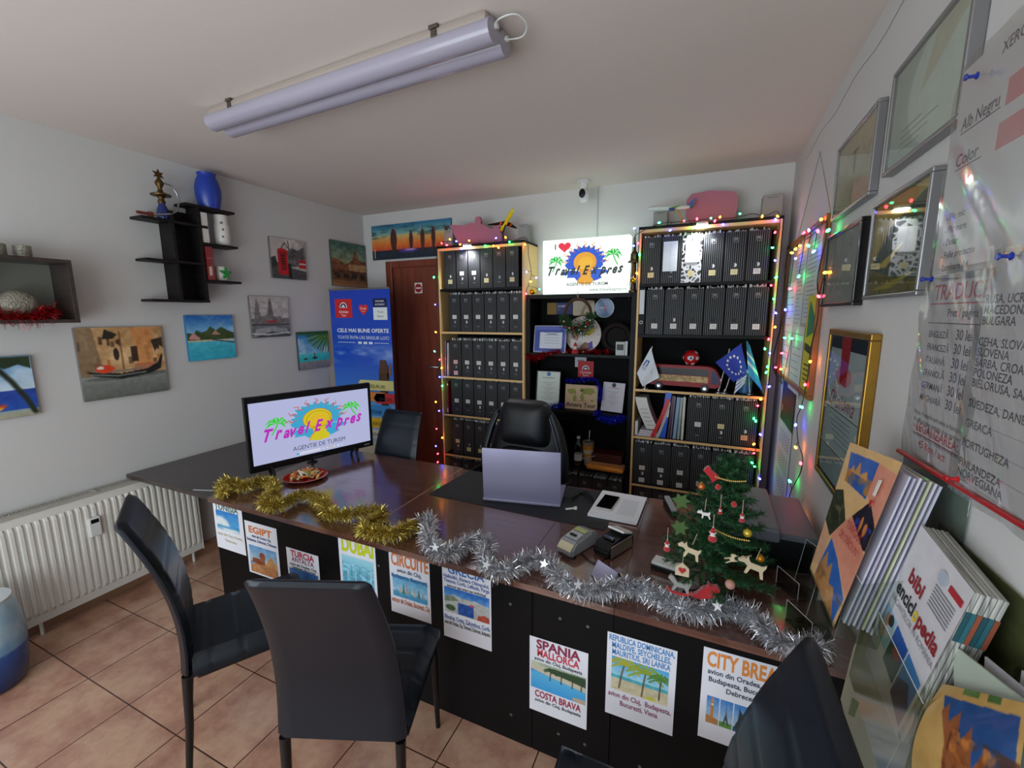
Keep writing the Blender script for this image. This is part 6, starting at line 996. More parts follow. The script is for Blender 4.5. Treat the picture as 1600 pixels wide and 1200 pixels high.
# ================================================================ CHAIRS
def profile_back(z): # lean of backrest centre line
    u=(z-.42)/.63; return -.125*u**1.6-.0+.03*math.sin(PI*u)
def make_chair(label):
    t=thing('dining_chair',label,'chair'); 
    # backrest: curved ribbed slab
    n=56; m=14; b=MB(); vs=[]; zs=[.44+.61*i/n for i in range(n+1)]
    def wd(z): u=(z-.42)/.63; return .205-.035*u**1.5-(.012 if u>.985 else 0)
    front=[];back=[]
    for i,z in enumerate(zs):
        u=i/n; r=(u*6)%1; groove=.0042*math.exp(-((min(r,1-r))/.05)**2) if .08<u<.97 else 0
        th=.019 if u<.97 else .019*math.sqrt(max(.05,1-((u-.97)/.03)**2))
        fr=[];bk=[]
        for j in range(m+1):
            x=wd(z)*(2*j/m-1); e=abs(2*j/m-1); rd=1 if e<.9 else math.sqrt(max(0.04,1-((e-.9)/.1)**2))
            fr.append((x,profile_back(z)+(th-groove)*rd,z)); bk.append((x,profile_back(z)-th*rd,z))
        front.append(fr); back.append(bk)
    vs=[v for r in front for v in r]+[v for r in back for v in r]; K=(n+1)*(m+1); fs=[]
    for i in range(n):
        for j in range(m): a=i*(m+1)+j; fs.append([a+1,a,a+m+1,a+m+2]); fs.append([K+a,K+a+1,K+a+m+2,K+a+m+1])
        a=i*(m+1); fs.append([a,K+a,K+a+m+1,a+m+1]); a=i*(m+1)+m; fs.append([a,a+m+1,K+a+m+1,K+a])
    for i0 in (0,n):
        for j in range(m): a=i0*(m+1)+j; fs.append([a,a+1,K+a+1,K+a] if i0==0 else [a,K+a,K+a+1,a+1])
    b.add(vs,fs); b.build('backrest',VINYL,t,50)
    # seat
    b=MB(); n=40; m=12; vs=[]; D0,D1=.02,.445
    for i in range(n+1):
        u=i/n; y=D0+(D1-D0)*u; r=(u*4+.5)%1; g=.004*math.exp(-((min(r,1-r))/.05)**2) if .1<u<.95 else 0; ed=math.sqrt(max(.02,1-(max(0,u-.93)/.07)**2)) if u>.93 else 1
        for j in range(m+1): x=(.205+.012*u)*(2*j/m-1); e=abs(2*j/m-1); rd=1 if e<.86 else math.sqrt(max(.02,1-((e-.86)/.14)**2)); vs.append((x,y,.455+.042*min(ed,rd)-g*rd))
    K=len(vs); vs+=[(x,y,.425) for x,y,z in vs]; fs=[]
    for i in range(n):
        for j in range(m): a=i*(m+1)+j; fs.append([a,a+1,a+m+2,a+m+1]); fs.append([K+a+1,K+a,K+a+m+1,K+a+m+2])
        a=i*(m+1); fs.append([a+m+1,K+a+m+1,K+a,a]); a+=m; fs.append([a,K+a,K+a+m+1,a+m+1])
    for i0 in (0,n):
        for j in range(m): a=i0*(m+1)+j; fs.append([a+1,a,K+a,K+a+1] if i0==0 else [a,a+1,K+a+1,K+a])
    b.add(vs,fs); b.build('seat',VINYL,t,45)
    FR=mat('black_frame_paint','0e0e10',.35)
    b=MB(); b.box(-.195,.195,.03,.43,.405,.425,.006); b.build('seat_frame',FR,t)
    for sx in (-1,1):
        b=MB(); b.tube([(sx*.185,.0,.43),(sx*.185,-.012,.22),(sx*.185,-.035,.0)],[.017,.014,.011],10); b.build('leg',FR,t,50)
        b=MB(); b.tube([(sx*.19,.425,.43),(sx*.192,.432,.22),(sx*.195,.44,.0)],[.016,.013,.010],10); b.build('leg',FR,t,50)
    return t
ch=make_chair('black ribbed vinyl chair in the centre foreground seen from behind'); ch.location=(-.968,.845,0); ch.rotation_euler.z=math.radians(21.5)
dup(ch,(-1.835,.885,0),math.radians(-30),'black ribbed vinyl chair at left foreground, side on before the radiator')
dup(ch,(.125,.865,0),math.radians(91),'black ribbed vinyl chair at lower right against the wall brochures')
dup(ch,(-1.99,2.37,0),math.radians(177),'black ribbed vinyl chair behind the desk by the brown door')
for c in scene.objects:
    if c.get('category')=='chair': c['group']='ribbed visitor chairs'
# office chair
t=thing('office_chair','black leather office chair with padded headrest behind the laptop','office chair',(-1.09,2.66,0),math.radians(-3))
def pad(w_,h_,th,ex=4,nx=26,nz=26,topk=1.0,belly=0,wt=1.0):
    vs=[];fs=[]
    for s in (-1,1):
        for i in range(nz+1):
            for j in range(nx+1):
                u=2*j/nx-1; v=2*i/nz-1; 
                # map square to superellipse
                k=(abs(u)**ex+abs(v)**ex)**(1/ex) if (u or v) else 1; mm=max(abs(u),abs(v)); sc=mm/k if k>0 else 1; x=u*sc; z=v*sc; e=max(abs(u),abs(v)); bul=math.sqrt(max(0,1-e**3.2))
                ws=1+(wt-1)*max(0,(z+.1)/1.1)**1.3; vs.append((x*w_*ws,s*th*bul+belly*(1-x*x)*0,z*h_))
    K=(nz+1)*(nx+1)
    for s in (0,1):
        for i in range(nz):
            for j in range(nx):
                a=s*K+i*(nx+1)+j; q=[a,a+1,a+nx+2,a+nx+1]; fs.append(q if s==0 else q[::-1])
    return vs,fs
def padpart(nm,ctr,rot,*a,m=LEATHER,**k):
    b=MB(); vs,fs=pad(*a,**k); b.add(vs,fs,0,None,Matrix.Translation(ctr)@Euler(rot).to_matrix().to_4x4()); return b.build(nm,m,t,60)
padpart('backrest',(0,.035,.78),(math.radians(-7),0,0),.305,.35,.07,ex=3.4,wt=.68); padpart('head_cushion',(-.0,.0,1.01),(math.radians(-6),0,0),.185,.16,.095,ex=6,wt=.95)
padpart('lumbar_cushion',(0,-.02,.70),(math.radians(-6),0,0),.20,.15,.07,ex=4)
for s in (-1,1):
    b=MB(); b.tube([(s*.20,-.03,1.09),(s*.245,-.035,.98),(s*.285,-.04,.85),(s*.30,-.05,.70),(s*.28,-.06,.5)],[.02,.026,.028,.028,.02],10); b.build('side_bolster',LEATHER,t,60)
for s in (-1,1): b=MB(); b.tube([(s*.19,-.045,1.07),(s*.235,-.062,.96),(s*.27,-.07,.84),(s*.285,-.08,.7)],.003,5); b.build('piping',mat('grey_piping','70747c',.35),t,50)
vs,fs=pad(.27,.26,.06,ex=4); b=MB(); b.add(vs,fs,0,None,Matrix.Translation((0,-.20,.47))@Euler((PI/2,0,0)).to_matrix().to_4x4()); b.build('seat',LEATHER,t,60)
for s in (-1,1):
    b=MB(); b.tube([(s*.30,-.02,.45),(s*.34,-.05,.66),(s*.33,-.32,.67),(s*.28,-.34,.45)],[.018,.02,.02,.018],10); b.build('armrest',BLACK,t,50)
b=MB(); b.cyl((0,-.18,.1),.03,.32,16); b.build('gas_column',SILVER,t,50); b=MB(); [b.tube([(0,-.18,.1),(.28*math.cos(a),-.18+.28*math.sin(a),.06)],[.03,.018],8) for a in [2*PI*k/5 for k in range(5)]]; b.build('star_base',BLACK,t,50)
for k in range(5):
    a=2*PI*k/5; b=MB(); b.cyl((.28*math.cos(a),-.20+.28*math.sin(a)+.04,.028),.027,.04,14,axis='y'); b.build('castor',BLACK,t,50)
# ================================================================ RIGHT WALL
def wframe(nm,lb,y0,y1,z0,z1,fm,fw,dep,fn,bgc,matw=0,glass=True,cat='framed picture'):
    """y0 near side, y1 far side"""
    t=thing(nm,lb,cat,(XR-.001,y1,z0),-PI/2); w_,h_=y1-y0,z1-z0; b=MB()
    for a in ((0,w_,0,fw),(0,w_,h_-fw,h_),(0,fw,fw,h_-fw),(w_-fw,w_,fw,h_-fw)): b.box(a[0],a[1],-dep,0,a[2],a[3],.003)
    b.build('frame',fm,t); b=MB(); b.box(fw,w_-fw,-.006,-.001,fw,h_-fw,0,0,bgc); fn(b,w_,h_); b.build('print',PAPER,t,None,(0,-(dep-.016),0))
    if glass: MB().box(fw-.001,w_-fw+.001,-.013,-.0115,fw-.001,h_-fw+.001).build('glass_pane',GLASS,t,None,(0,-(dep-.016),0))
    return t
def fpat(base,ln,txt=None,seed=1):
    def f(b,w,h):
        p=Pic(w/h,90,base,seed); p.tex(.05,5); n=p.noise(5,6,2); p.mix(np.clip(1-abs(n-.5)*30,0,1),ln,.55); p.put(b,.012,.012,w-.024,h-.024,-.0065)
        if txt: b.text(txt,w/2,h*.45,h*.3,y=-.0075,c='7a6a52',al='C')
    return f
wframe('framed_print','silver framed cream diploma with purple tracery, highest left on the right wall',1.846,2.335,2.12,2.412,SILVERF,.012,.026,fpat('b9ad90','9a6a74','T',81),'b9ad90')
wframe('framed_print','black framed pale diploma next to the notice board',1.864,2.348,1.764,2.058,mat('black_lacquer','0c0c0e',.25,coat=.5),.014,.03,fpat('9a9690','8a7084',None,82),'9a9690')
def bigp(b,w,h):
    p=Pic(w/h,90,'a8b0a8',83); p.ell(1.35,.55,.95,.62,'c8cdc4',1,.1); p.poly([(.9,1),(1.5,1),(1.5,.9),(.6,.5),(.62,.46)],'b8a488',.5); p.tex(.03,6); p.put(b,.014,.014,w-.028,h-.028,-.0065); [b.box(w*.2,w*(.5+.1*(k%3)),-.0072,-.0065,h*(.15+.06*k),h*(.155+.06*k),0,0,'7a7a78') for k in range(4)]
wframe('framed_print','large silver framed pale print, topmost beside the pinned price sheet',1.285,1.728,2.14,2.425,SILVERF,.012,.028,bigp,'a8b0a8')
def yelp(b,w,h):
    p=Pic(w/h,90,'a88a34',84); p.rect(0,0,2,.34,'6a5a20'); p.poly([(0,.3),(.5,.7),(1.2,.9),(2,1),(2,.2),(1,.1)],'3a4438'); p.poly([(.1,.05),(1.3,.2),(.7,.05)],'a08a2c'); p.poly([(.2,.3),(.9,.5),(.5,.28)],'c0a030'); p.tex(.05,8); p.put(b,.014,.014,w-.028,h-.028,-.0065)
wframe('framed_print','silver framed dark green and gold print mirroring the box files',1.372,1.780,1.78,2.074,SILVERF,.012,.026,yelp,'6a6030')
def golddip(b,w,h):
    b.box(.02,w-.02,-.008,-.006,.02,h-.02,0,0,'1c2438'); b.box(.035,w-.035,-.0085,-.008,.30,h-.07,0,0,'b9bcc2'); b.box(.035,w-.035,-.0085,-.008,.15,.29,0,0,'aeb4b8'); b.box(.035,w-.035,-.0085,-.008,.03,.14,0,0,'9aa2a8'); b.prism([(w*.36,h-.02),(w*.58,h-.02),(w*.56,h-.20),(w*.40,h-.19)],-.0105,-.0095,0,'b01c28'); b.prism([(w*.47+.10*math.cos(a*PI/12),h-.165+.036*math.sin(a*PI/12)) for a in range(24)],-.0095,-.0085,0,'d08c90'); script(b,'Diploma',w*.18,h*.52,.06,w*.62,-.0092,'a8283c',bold=0); [b.box(.10+.02*k,w-.12,-.0092,-.0085,.27-.018*k,.273-.018*k,0,0,'7a8088') for k in range(6)]; [b.box(.03,w-.03,-.0095,-.0085,z,z+.005,0,0,'d8d4c8') for z in (.145,.295)]
wframe('framed_diploma','gold framed diploma with red ribbon above the brochure holders',1.635,2.135,1.085,1.676,GOLDF,.021,.028,golddip,'1c2438',cat='framed diploma')
# notice board
t=thing('notice_board','brown framed notice board covered with papers at the far end of the right wall','notice board',(XR-.001,3.52,1.325),-PI/2); Wb,Hb=1.09,.855
b=MB(); [b.box(*a,.003) for a in ((0,Wb,-.022,0,0,.022),(0,Wb,-.022,0,Hb-.022,Hb),(0,.022,-.022,0,.022,Hb-.022),(Wb-.022,Wb,-.024,0,.022,Hb-.022))]; b.build('frame',WOODF,t); MB().box(.02,Wb-.02,-.008,-.001,.02,Hb-.02).build('cork_panel',mat('board_panel','a9a49a',.8,bump=.2),t)
b=MB(); b.tube([(.25,-.004,Hb),(Wb*.64,-.006,Hb+.37),(Wb-.02,-.004,Hb)],.0014,4); b.build('hanging_wire',mat('thin_wire','8a8886',.4,.5),t); MB().cyl((Wb*.64,0,Hb+.37),.005,.012,10,axis='y').build('nail',SILVER,t)
def sheet(lb,u0,u1,z0,z1,c,lines,extra=None,par=None,yy=-.0095,dark='6a6e74'):
    q=thing('notice_sheet',lb,'paper',(XR-.001+yy,3.52-u0,1.325+z0),-PI/2); w_,h_=u1-u0,z1-z0; b=MB(); b.box(0,w_,-.0006,0,0,h_,0,0,c); r=random.Random(int(u0*100+z0*10))
    for k in range(lines): z=h_*(1-(k+1.2)/(lines+1.6)); L=w_*(.5+.35*r.random()); b.box(w_*.08,w_*.08+L,-.0011,-.0006,z,z+.0035,0,0,dark)
    if extra: extra(b,w_,h_)
    b.build('printed_sheet',PAPER,q); return q
sheet('long pale list with grey rows on the left of the notice board',.36,.66,.30,.80,'b9bfc0',20); sheet('wide white list with dark rows at upper middle of the notice board',.68,1.04,.36,.80,'bcc1c0',18); sheet('white sheet hanging at lower left of the notice board',.14,.44,.02,.60,'c6ccce',12,yy=-.0105)
sheet('tall white sheet at the lower middle of the notice board',.47,.80,-.03,.34,'c8cdd0',8,yy=-.0115)
sheet('yellow and black poster strip at lower right of the notice board',.83,1.04,.03,.50,'c9b820',0,lambda b,w,h:(b.prism([(w*.1,h*.42),(w*.95,h*.38),(w*.95,h*.46),(w*.1,h*.5)],-.0014,-.0008,0,'141414'),b.prism([(w*.2,h*.55),(w*.9,h*.62),(w*.9,h*.78),(w*.3,h*.95),(w*.2,h*.8)],-.0014,-.0008,0,'2c7a50'),[b.box(w*.2,w*.8,-.0014,-.0008,h*.1+.025*k,h*.115+.025*k,0,0,'2a2a14') for k in range(4)]),yy=-.013)
t=thing('wall_calendar','three month wall calendar with dark photo hanging below the notice board','calendar',(XR-.004,3.27,.62),-PI/2,None); 
b=MB(); b.box(0,.44,-.0015,0,0,.44,0,0,'c4c9cc'); 
for m_ in range(3):
    for r_ in range(6):
        for c_ in range(7): b.box(.05+c_*.052,.072+c_*.052,-.0022,-.0015,.02+m_*.14+r_*.017,.027+m_*.14+r_*.017,0,0,'70767c' if c_<6 else 'a05058')
b.build('date_pages',PAPER,t); p=Pic(.44/.26,70,'141a22',91); p.grad(.5,1,'1c2c40','10141c'); p.mix(np.clip((p.noise(5,5)-.5)*4,0,1)*(p.V<.5),'5a4a28',.7); p.ell(.2,.3,.06,.1,'b8b0a8'); b=MB(); b.box(0,.44,-.0018,0,.44,.70,0,0,'10141a'); p.put(b,0.001,.441,.438,.258,-.002); b.build('photo_page',PAPER,t)
# pinned price sheets
SER='8a8a90'
def pinned(nm,lb,y_far,y_near,z0,z1,fn,dx=.004,skew=0):
    t=thing(nm,lb,'price list',(XR-dx,y_far,z0),-PI/2); w_,h_=y_far-y_near,z1-z0; b=MB(); n=24; m=20
    vs=[];rs=random.Random(2)
    for i in range(n+1):
        for j in range(m+1): u,v=j/m,i/n; vs.append((u*w_+skew*(1-v),-.004-.0035*math.sin(u*9+v*5)*math.sin(v*7+u*3)-.002*math.sin(u*23+v*17),v*h_))
    fs=[[i*(m+1)+j,i*(m+1)+j+1,(i+1)*(m+1)+j+1,(i+1)*(m+1)+j] for i in range(n) for j in range(m)]
    b2=MB(); b2.box(.012,w_-.012,-.0006,0,.012,h_-.012,0,0,'c4bfc2'); fn(b2,w_,h_); o=b2.build('printed_sheet',PAPER,t); s=MB(); s.add([(x,y-.001,z) for x,y,z in vs],fs); s.build('plastic_sleeve',SLEEVE,t,60); return t
def pT(b,w,h):
    def tx(s,x,z,hh,c='55555c',wm=.3): b.text(s,x,z,hh,y=-.001,c=c,bold=.01,wmax=wm)
    tx('XEROX',w*.30,h-.045,.020,wm=.09); tx('Alb Negru',.035,h-.135,.024,wm=.13); b.box(.035,.17,-.001,-.0006,h-.142,h-.140,0,0,'55555c'); b.box(.185,w-.02,-.001,-.0006,h-.145,h-.10,0,0,'c08084'); tx('Color',.035,h-.205,.024,wm=.09); b.box(.035,.13,-.001,-.0006,h-.212,h-.210,0,0,'55555c'); b.box(.175,w-.02,-.001,-.0006,h-.215,h-.17,0,0,'c08084')
    for k,s in enumerate(('- Plic mic','- Plic mare','- Dosar','- Folie protectie','- Laminare A4')): tx(s,.03,h-.31-.026*k,.014)
pinned('price_sheet','large pinned xerox price sheet in plastic, top right of the right wall',1.290,.80,1.818,2.240,pT,.028)
def pA(b,w,h):
    def tx(s,x,z,hh,c='6c6a72',al='L',wm=.28): b.text(s,x,z,hh,y=-.001,c=c,bold=.012,al=al,wmax=wm)
    tx('TRADUCERI',w*.60,h-.05,.032,'b87078','C'); b.box(w*.12,w-.02,-.001,-.0006,h-.06,h-.057,0,0,'b87078'); tx('Pret / pagina',w*.62,h-.085,.016,al='C'); b.box(.03,w-.01,-.001,-.0006,h-.10,h-.098,0,0,'6c6a72')
    for k,s in enumerate(('ENGLEZĂ','FRANCEZĂ','ITALIANĂ','SPANIOLĂ','GERMANĂ','MAGHIARĂ')): tx(s,.045,h-.13-.028*k,.014,wm=.095); tx('30 lei',w*.58,h-.13-.028*k,.020,wm=.075)
    for k in range(4): tx(('Nota: Preturile pot varia in functie de','dificultatea textului si de termenul de predare.','Traduceri legalizate contin taxe notariale','pentru o traducere este de o zi'),.03,h-.305-.016*k,.009,'6c6a72' if k!=2 else 'b87078',wm=w-.05) if 0 else b.text(('Nota: Preturile pot varia in functie','de dificultatea textului si de termen','Urgenta - 50% din pret','Termenul pentru o traducere este de o zi')[k],.03,h-.305-.016*k,.010,y=-.001,c='6c6a72' if k!=2 else 'b87078',bold=.01,wmax=w-.05)
    tx('LEGALIZAREA:',.05,.065,.020,'b85058'); b.box(.05,w*.85,-.001,-.0006,.058,.060,0,0,'b85058'); tx('45 Ron / act',.07,.032,.017,'b85058')
pinned('price_sheet','pinned translation price sheet reading 30 lei rows, below the xerox sheet',1.305,1.030,1.410,1.816,pA,.029)
def pB(b,w,h):
    def tx(s,z): b.text(s,.015,z,.015,y=-.001,c='66666c',bold=.012,wmax=w-.02)
    for k,s in enumerate(('RUSA, UCRAINEANA','MACEDONEANA','BULGARA','','CEHA, SLOVACA,','SLOVENA','SARBA, CROATA','POLONEZA','BIELORUSA, SARBA','','SUEDEZA, DANEZA','','GREACA','','PORTUGHEZA','','FINLANDEZA','NORVEGIANA')): s and tx(s,h-.09-.0185*k)
    [b.box(.01,w-.01,-.001,-.0006,h-.09-.0185*k-.007,h-.0895-.0185*k-.007,0,0,'8a8a90') for k in (3,9,11,13,15,17)]
pinned('price_sheet','pinned language list sheet with SUEDEZA and GREACA rows at the right edge',1.068,.74,1.408,1.845,pB,.033)
P0=onX(1404,704,XR-.036); P1=onX(1640,846,XR-.036); t=thing('red_slide_bar','dark red plastic slide bar along the bottom of the pinned sheets','slide bar',P0,0); b=MB(); b.tube([(0,0,0),P1-P0],.0055,8); b.build('bar',REDP,t,50)
def pin(lb,px,py,col):
    c=onX(px,py,XR-.044); t=thing('push_pin',lb,'push pin',c,0,'push pins on the price sheets'); b=MB(); T_=Matrix.Rotation(-PI/2,4,'Y'); b.lathe([(.006,0),(.007,.002),(.0035,.004),(.003,.013),(.006,.016),(.0055,.019)],12,T=T_); b.build('head',mat('pin_'+col,{'blue':'142a8c','red':'b0141c'}[col],.3,coat=.5),t,50); MB().tube([(0,0,0),(.042,0,0)],.0007,5).build('needle',SILVER,t)
pin('blue push pin at the top left corner of the xerox sheet',1528,118,'blue'); pin('blue push pin at the top left corner of the translation sheet',1457,436,'blue'); pin('blue push pin above the language list sheet',1582,400,'blue'); pin('red push pin at the lower edge by the slide bar',1497,749,'red')
# brochure holders (built from real depth corners)
def V4(px,py,x): return onX(px,py,x)
def quadpic(b,p,TL,TR,BR,BL,bow=0,m=0,off=0):
    nrm=(TR-TL).cross(BL-TL).normalized(); nrm=nrm if nrm.x<0 else -nrm
    def fn(u,v): q=(BL.lerp(BR,u)).lerp(TL.lerp(TR,u),v); return tuple(q+nrm*(bow*(v**3)+off))
    p.put(b,0,0,1,1,0,m,fn)
def frame_T(TL,TR,BL):  # local unit frame from corners, x right, z up, -y front
    X=(TR-TL); wx=X.length; X=X/wx; Z=(TL-BL); hz=Z.length; Z=Z/hz; Yv=Z.cross(X).normalized(); 
    Mx=Matrix((X,Yv,Z)).transposed().to_4x4(); Mx.translation=BL; return Mx,wx,hz
def brochure_stack(TL,TR,BL,parent,n,th,gap,cols,fan=0):
    Mx,wx,hz=frame_T(TL,TR,BL); rs=random.Random(n)
    for k in range(n):
        b=MB(); a=fan*k; b.add(*[ (lambda g:g)(rbox_geo(wx,th,hz*(1-.0*k),.0004,1))][0],0,cols[k%len(cols)],Mx@Matrix.Translation((wx/2+fan*k,gap*(k+1)+th/2,hz/2+rs.uniform(-.004,.004)))); yield b
# 1: christmas market brochures
TL,TR,BL,BR=Vector((.372,1.352,1.405)),Vector((.372,1.118,1.425)),Vector((.298,1.335,1.045)),Vector((.298,1.085,1.045))
p=Pic(.62,150,'d9b27c',101); p.poly([(.0,1),(.62,1),(.62,.9),(0,.97)],'d9b078')
PK='d88f78'
p.poly([(.40,.95),(.62,.93),(.62,.62),(.50,.72),(.42,.74)],PK); p.poly([(.05,.94),(.42,.95),(.42,.72),(.10,.74)],'2c5ca8'); p.mix(np.clip((p.noise(12,12)-.4)*4,0,1)*((p.U>.09)&(p.U<.42)&(p.V>.735)&(p.V<.83)),'b87838',.95); p.poly([(.12,.82),(.15,.87),(.18,.83),(.22,.91),(.26,.83),(.33,.87),(.36,.82)],'c89048')
p.poly([(.0,.64),(.12,.68),(.28,.52),(.14,.34),(0,.40)],'2c3424'); p.mix(np.clip((p.noise(24,24)-.5)*6,0,1)*((p.U<.2)&(p.V>.42)&(p.V<.62)),'7a7a58',.6)
p.poly([(.34,.58),(.48,.73),(.62,.62),(.62,.48),(.50,.46)],'221c2c'); p.mix(np.clip((p.noise(16,16)-.5)*5,0,1)*((p.U>.40)&(p.U<.60)&(p.V>.49)&(p.V<.60)),'3444a8',.9); p.ell(.47,.58,.015,.05,'c8783c'); p.ell(.53,.57,.02,.04,'c8783c')
p.poly([(.28,.52),(.34,.58),(.62,.46),(.62,.18),(.34,.30),(.16,.36)],PK); p.poly([(.0,.38),(.16,.34),(.14,.12),(.0,.05)],'d0a07c'); p.poly([(.18,.35),(.36,.29),(.60,.17),(.58,.0),(.1,.0)],'2f62b0'); p.poly([(.1,.0),(.15,.16),(.20,.26),(.26,.17),(.31,.24),(.36,.12),(.44,.14),(.52,.04),(.56,0)],'b08050'); p.mix(np.clip((p.noise(14,14)-.5)*4,0,1)*((p.V<.14)&(p.U>.12)),'5c3c2c',.6); p.tex(.05,14)
t=thing('brochure_holder','clear wall holder stuffed with christmas market brochures beside the gold frame','brochure holder',(0,0,0)); 
b=MB(); quadpic(b,p,TL+Vector((-.012,.01,0)),TR+Vector((.008,-.02,.012)),BR,BL,.0); Mx,wx,hz=frame_T(TL,TR,BL)
bro=thing('brochure','pink and orange brochure lettered TÂRGUL DE CRĂCIUN in the far wall holder','brochure',(0,0,0)); b.build('cover',GLOSSP,bro)
b=MB(); q=Mx@Matrix.Translation((0,-.004,0)); 
for s_,x,z,h_,r in (('TÂRGUL',.135,.180,.020,-.0),('DE CRĂCIUN',.115,.150,.018,-.0)): b.text(s_,0,0,h_,y=0,c='a82434',bold=.0,wmax=.125,T=q@Matrix.Translation((x,0,z))@Matrix.Rotation(r,4,'Y'))
b.prism([(.212,.325),(.226,.328),(.222,.29),(.21,.288)],-.001,0,0,'dcd8d0',T=q); b.prism([(.205,.275),(.224,.28),(.218,.262)],-.001,0,0,'b8242c',T=q); b.build('lettering',PAPER,bro)
k=0
for bb in brochure_stack(TL+Vector((.012,-.01,-.01)),TR+Vector((.012,-.025,-.01)),BL+Vector((.008,-.0,0)),None,7,.004,.0085,['b4b4c4','a9a6bc','c4c2cc','9a96ac','b0b496','bcbac8']):
    o=bb.build('brochure',GLOSSP); tag(o,'grey white brochure behind the christmas market one, %s from the front'%ORD[k],'brochure','brochures in the far wall holder'); k+=1
b=MB(); b.add([BL+Vector((-.004,.006,-.012)),BR+Vector((-.004,-.012,-.012)),Vector((.333,1.07,1.17)),Vector((.333,1.345,1.17))],[[0,1,2,3]]); b.add([BR+Vector((-.004,-.012,-.012)),Vector((XR-.006,1.065,1.02)),Vector((XR-.006,1.06,1.37)),Vector((.40,1.065,1.20)),Vector((.333,1.07,1.17))],[[0,1,2,3,4]]); b.add([BL+Vector((-.004,.006,-.012)),Vector((XR-.006,1.36,1.02)),Vector((XR-.006,1.36,1.37)),Vector((.40,1.35,1.20)),Vector((.333,1.345,1.17))],[[4,3,2,1,0]]); b.add([BL+Vector((-.004,.006,-.012)),BR+Vector((-.004,-.012,-.012)),Vector((XR-.006,1.065,1.02)),Vector((XR-.006,1.36,1.02))],[[3,2,1,0]]); b.build('pocket',ACRYL,t)
b=MB(); b.box(XR-.007,XR-.004,1.06,1.365,1.02,1.39,.001); b.build('back_plate',ACRYL,t); b=MB(); b.tube([Vector((.3315,1.345,1.172)),Vector((.3315,1.07,1.172))],.0011,6); b.build('rim',mat('acrylic_edge','c9ccd2',.2,coat=.5),t)
# 2: catalogues
TL,TR,BL,BR=Vector((.415,1.075,1.320)),Vector((.415,.875,1.298)),Vector((.367,1.110,.985)),Vector((.367,.922,.960))
p=Pic(.60,150,'cfccd0',111); 
p.poly([(.02,.44),(.18,.42),(.18,.20),(.02,.22)],'8cbcdc'); p.poly([(.05,.40),(.13,.41),(.15,.30),(.08,.22),(.03,.25)],'b88468'); p.ell(.12,.38,.035,.04,'2a1c1c'); p.poly([(.1,.34),(.17,.36),(.15,.26),(.09,.28)],'a8b8d0')
p.poly([(.19,.42),(.375,.40),(.375,.14),(.19,.16)],'2456b0'); p.poly([(.19,.28),(.28,.33),(.375,.26),(.375,.14),(.19,.16)],'284c24'); p.ell(.29,.29,.05,.035,'9c4430'); p.poly([(.385,.40),(.58,.37),(.58,.05),(.385,.10)],'3c7cc4'); p.poly([(.385,.22),(.5,.28),(.58,.18),(.58,.05),(.385,.10)],'1c3048'); p.tex(.03,12)
cat_=thing('catalogue','white catalogue reading bibi enciclopedia in the middle wall holder','catalogue'); b=MB(); quadpic(b,p,TL,TR,BR,BL); b.build('cover',GLOSSP,cat_)
Mx,wx,hz=frame_T(TL,TR,BL); q=Mx@Matrix.Translation((0,-.0012,0)); b=MB()
b.text('bibi',.035,.232,.030,y=0,c='8c1c24',bold=.03,wd=.058,T=q); b.text('encicl',.012,.188,.030,y=0,c='1c1c20',bold=.025,wd=.078,T=q); b.text('o',.0925,.188,.030,y=-.0002,c='d8b820',bold=.04,wd=.015,T=q); b.text('pedia',.110,.188,.030,y=0,c='8c1c24',bold=.03,wd=.078,T=q); b.text('VACANȚELOR ÎN ROMÂNIA',.008,.166,.013,y=0,c='8a8a90',wd=.185,T=q)
b.box(.145,.18,-.001,0,.312,.325,0,0,'a8242c',) if 0 else b.prism([(.150,.300),(.192,.300),(.192,.312),(.150,.312)],-.001,0,0,'a8242c',T=q); [b.prism([(.115,.285-.007*k),(.185,.285-.007*k),(.185,.2868-.007*k),(.115,.2868-.007*k)],-.001,0,0,'8c8c94',T=q) for k in range(7)]; b.prism([(.125+.014*math.cos(a*PI/8),.307+.014*math.sin(a*PI/8)) for a in range(16)],-.001,0,0,'a8b0bc',T=q); b.build('lettering',PAPER,cat_)
for k in range(6):
    b=MB(); g=rbox_geo(wx,.0062,hz,.0015,1); b.add(g[0],g[1],0,None,Mx@Matrix.Translation((wx/2,.0045+.0072*k,hz/2-.001*(k%2))))
    w2=rbox_geo(wx*.992,.0066,.001,0); o=b.build('page_block',PAGES); tag(o,'thick catalogue behind the bibi one in the middle wall holder, %s from the front'%ORD[k],'catalogue','catalogues in the middle wall holder')
    bb=MB(); bb.add(*rbox_geo(.0012,.0064,.06,0),0,['1c4a54','24606a','8a4a34'][k%3],Mx@Matrix.Translation((wx+.0004,.0045+.0072*k,hz*.80))); bb.build('spine_band',PAPER,o)
cn=Mx@Matrix.Translation((0,.002,0)); b=MB(); b.prism([(-.060,.10),(-.055,-.04),(-.02,-.165),(.20,-.18),(.20,.06),(.0,.10)],0,.001,0,'b9b89c',T=cn); b.prism([(.02,-.11),(.05,-.09),(.055,-.13),(.03,-.15)],-.0006,0,0,'7f8a58',T=cn); tag(b.build('backing_card',PAPER),'pale green card tucked under the bibi catalogue in the middle wall holder','card')
t=thing('brochure_holder','greenish clear wall holder carrying the white catalogues','brochure holder'); b=MB(); A_=[Vector((.352,1.150,.84)),Vector((.352,.865,.82)),Vector((.370,.860,1.09)),Vector((.370,1.140,1.115))]; b.add(A_,[[0,1,2,3]]); Bk=[Vector((XR-.006,1.150,.84)),Vector((XR-.006,.865,.82)),Vector((XR-.006,.86,1.20)),Vector((XR-.006,1.14,1.22))]
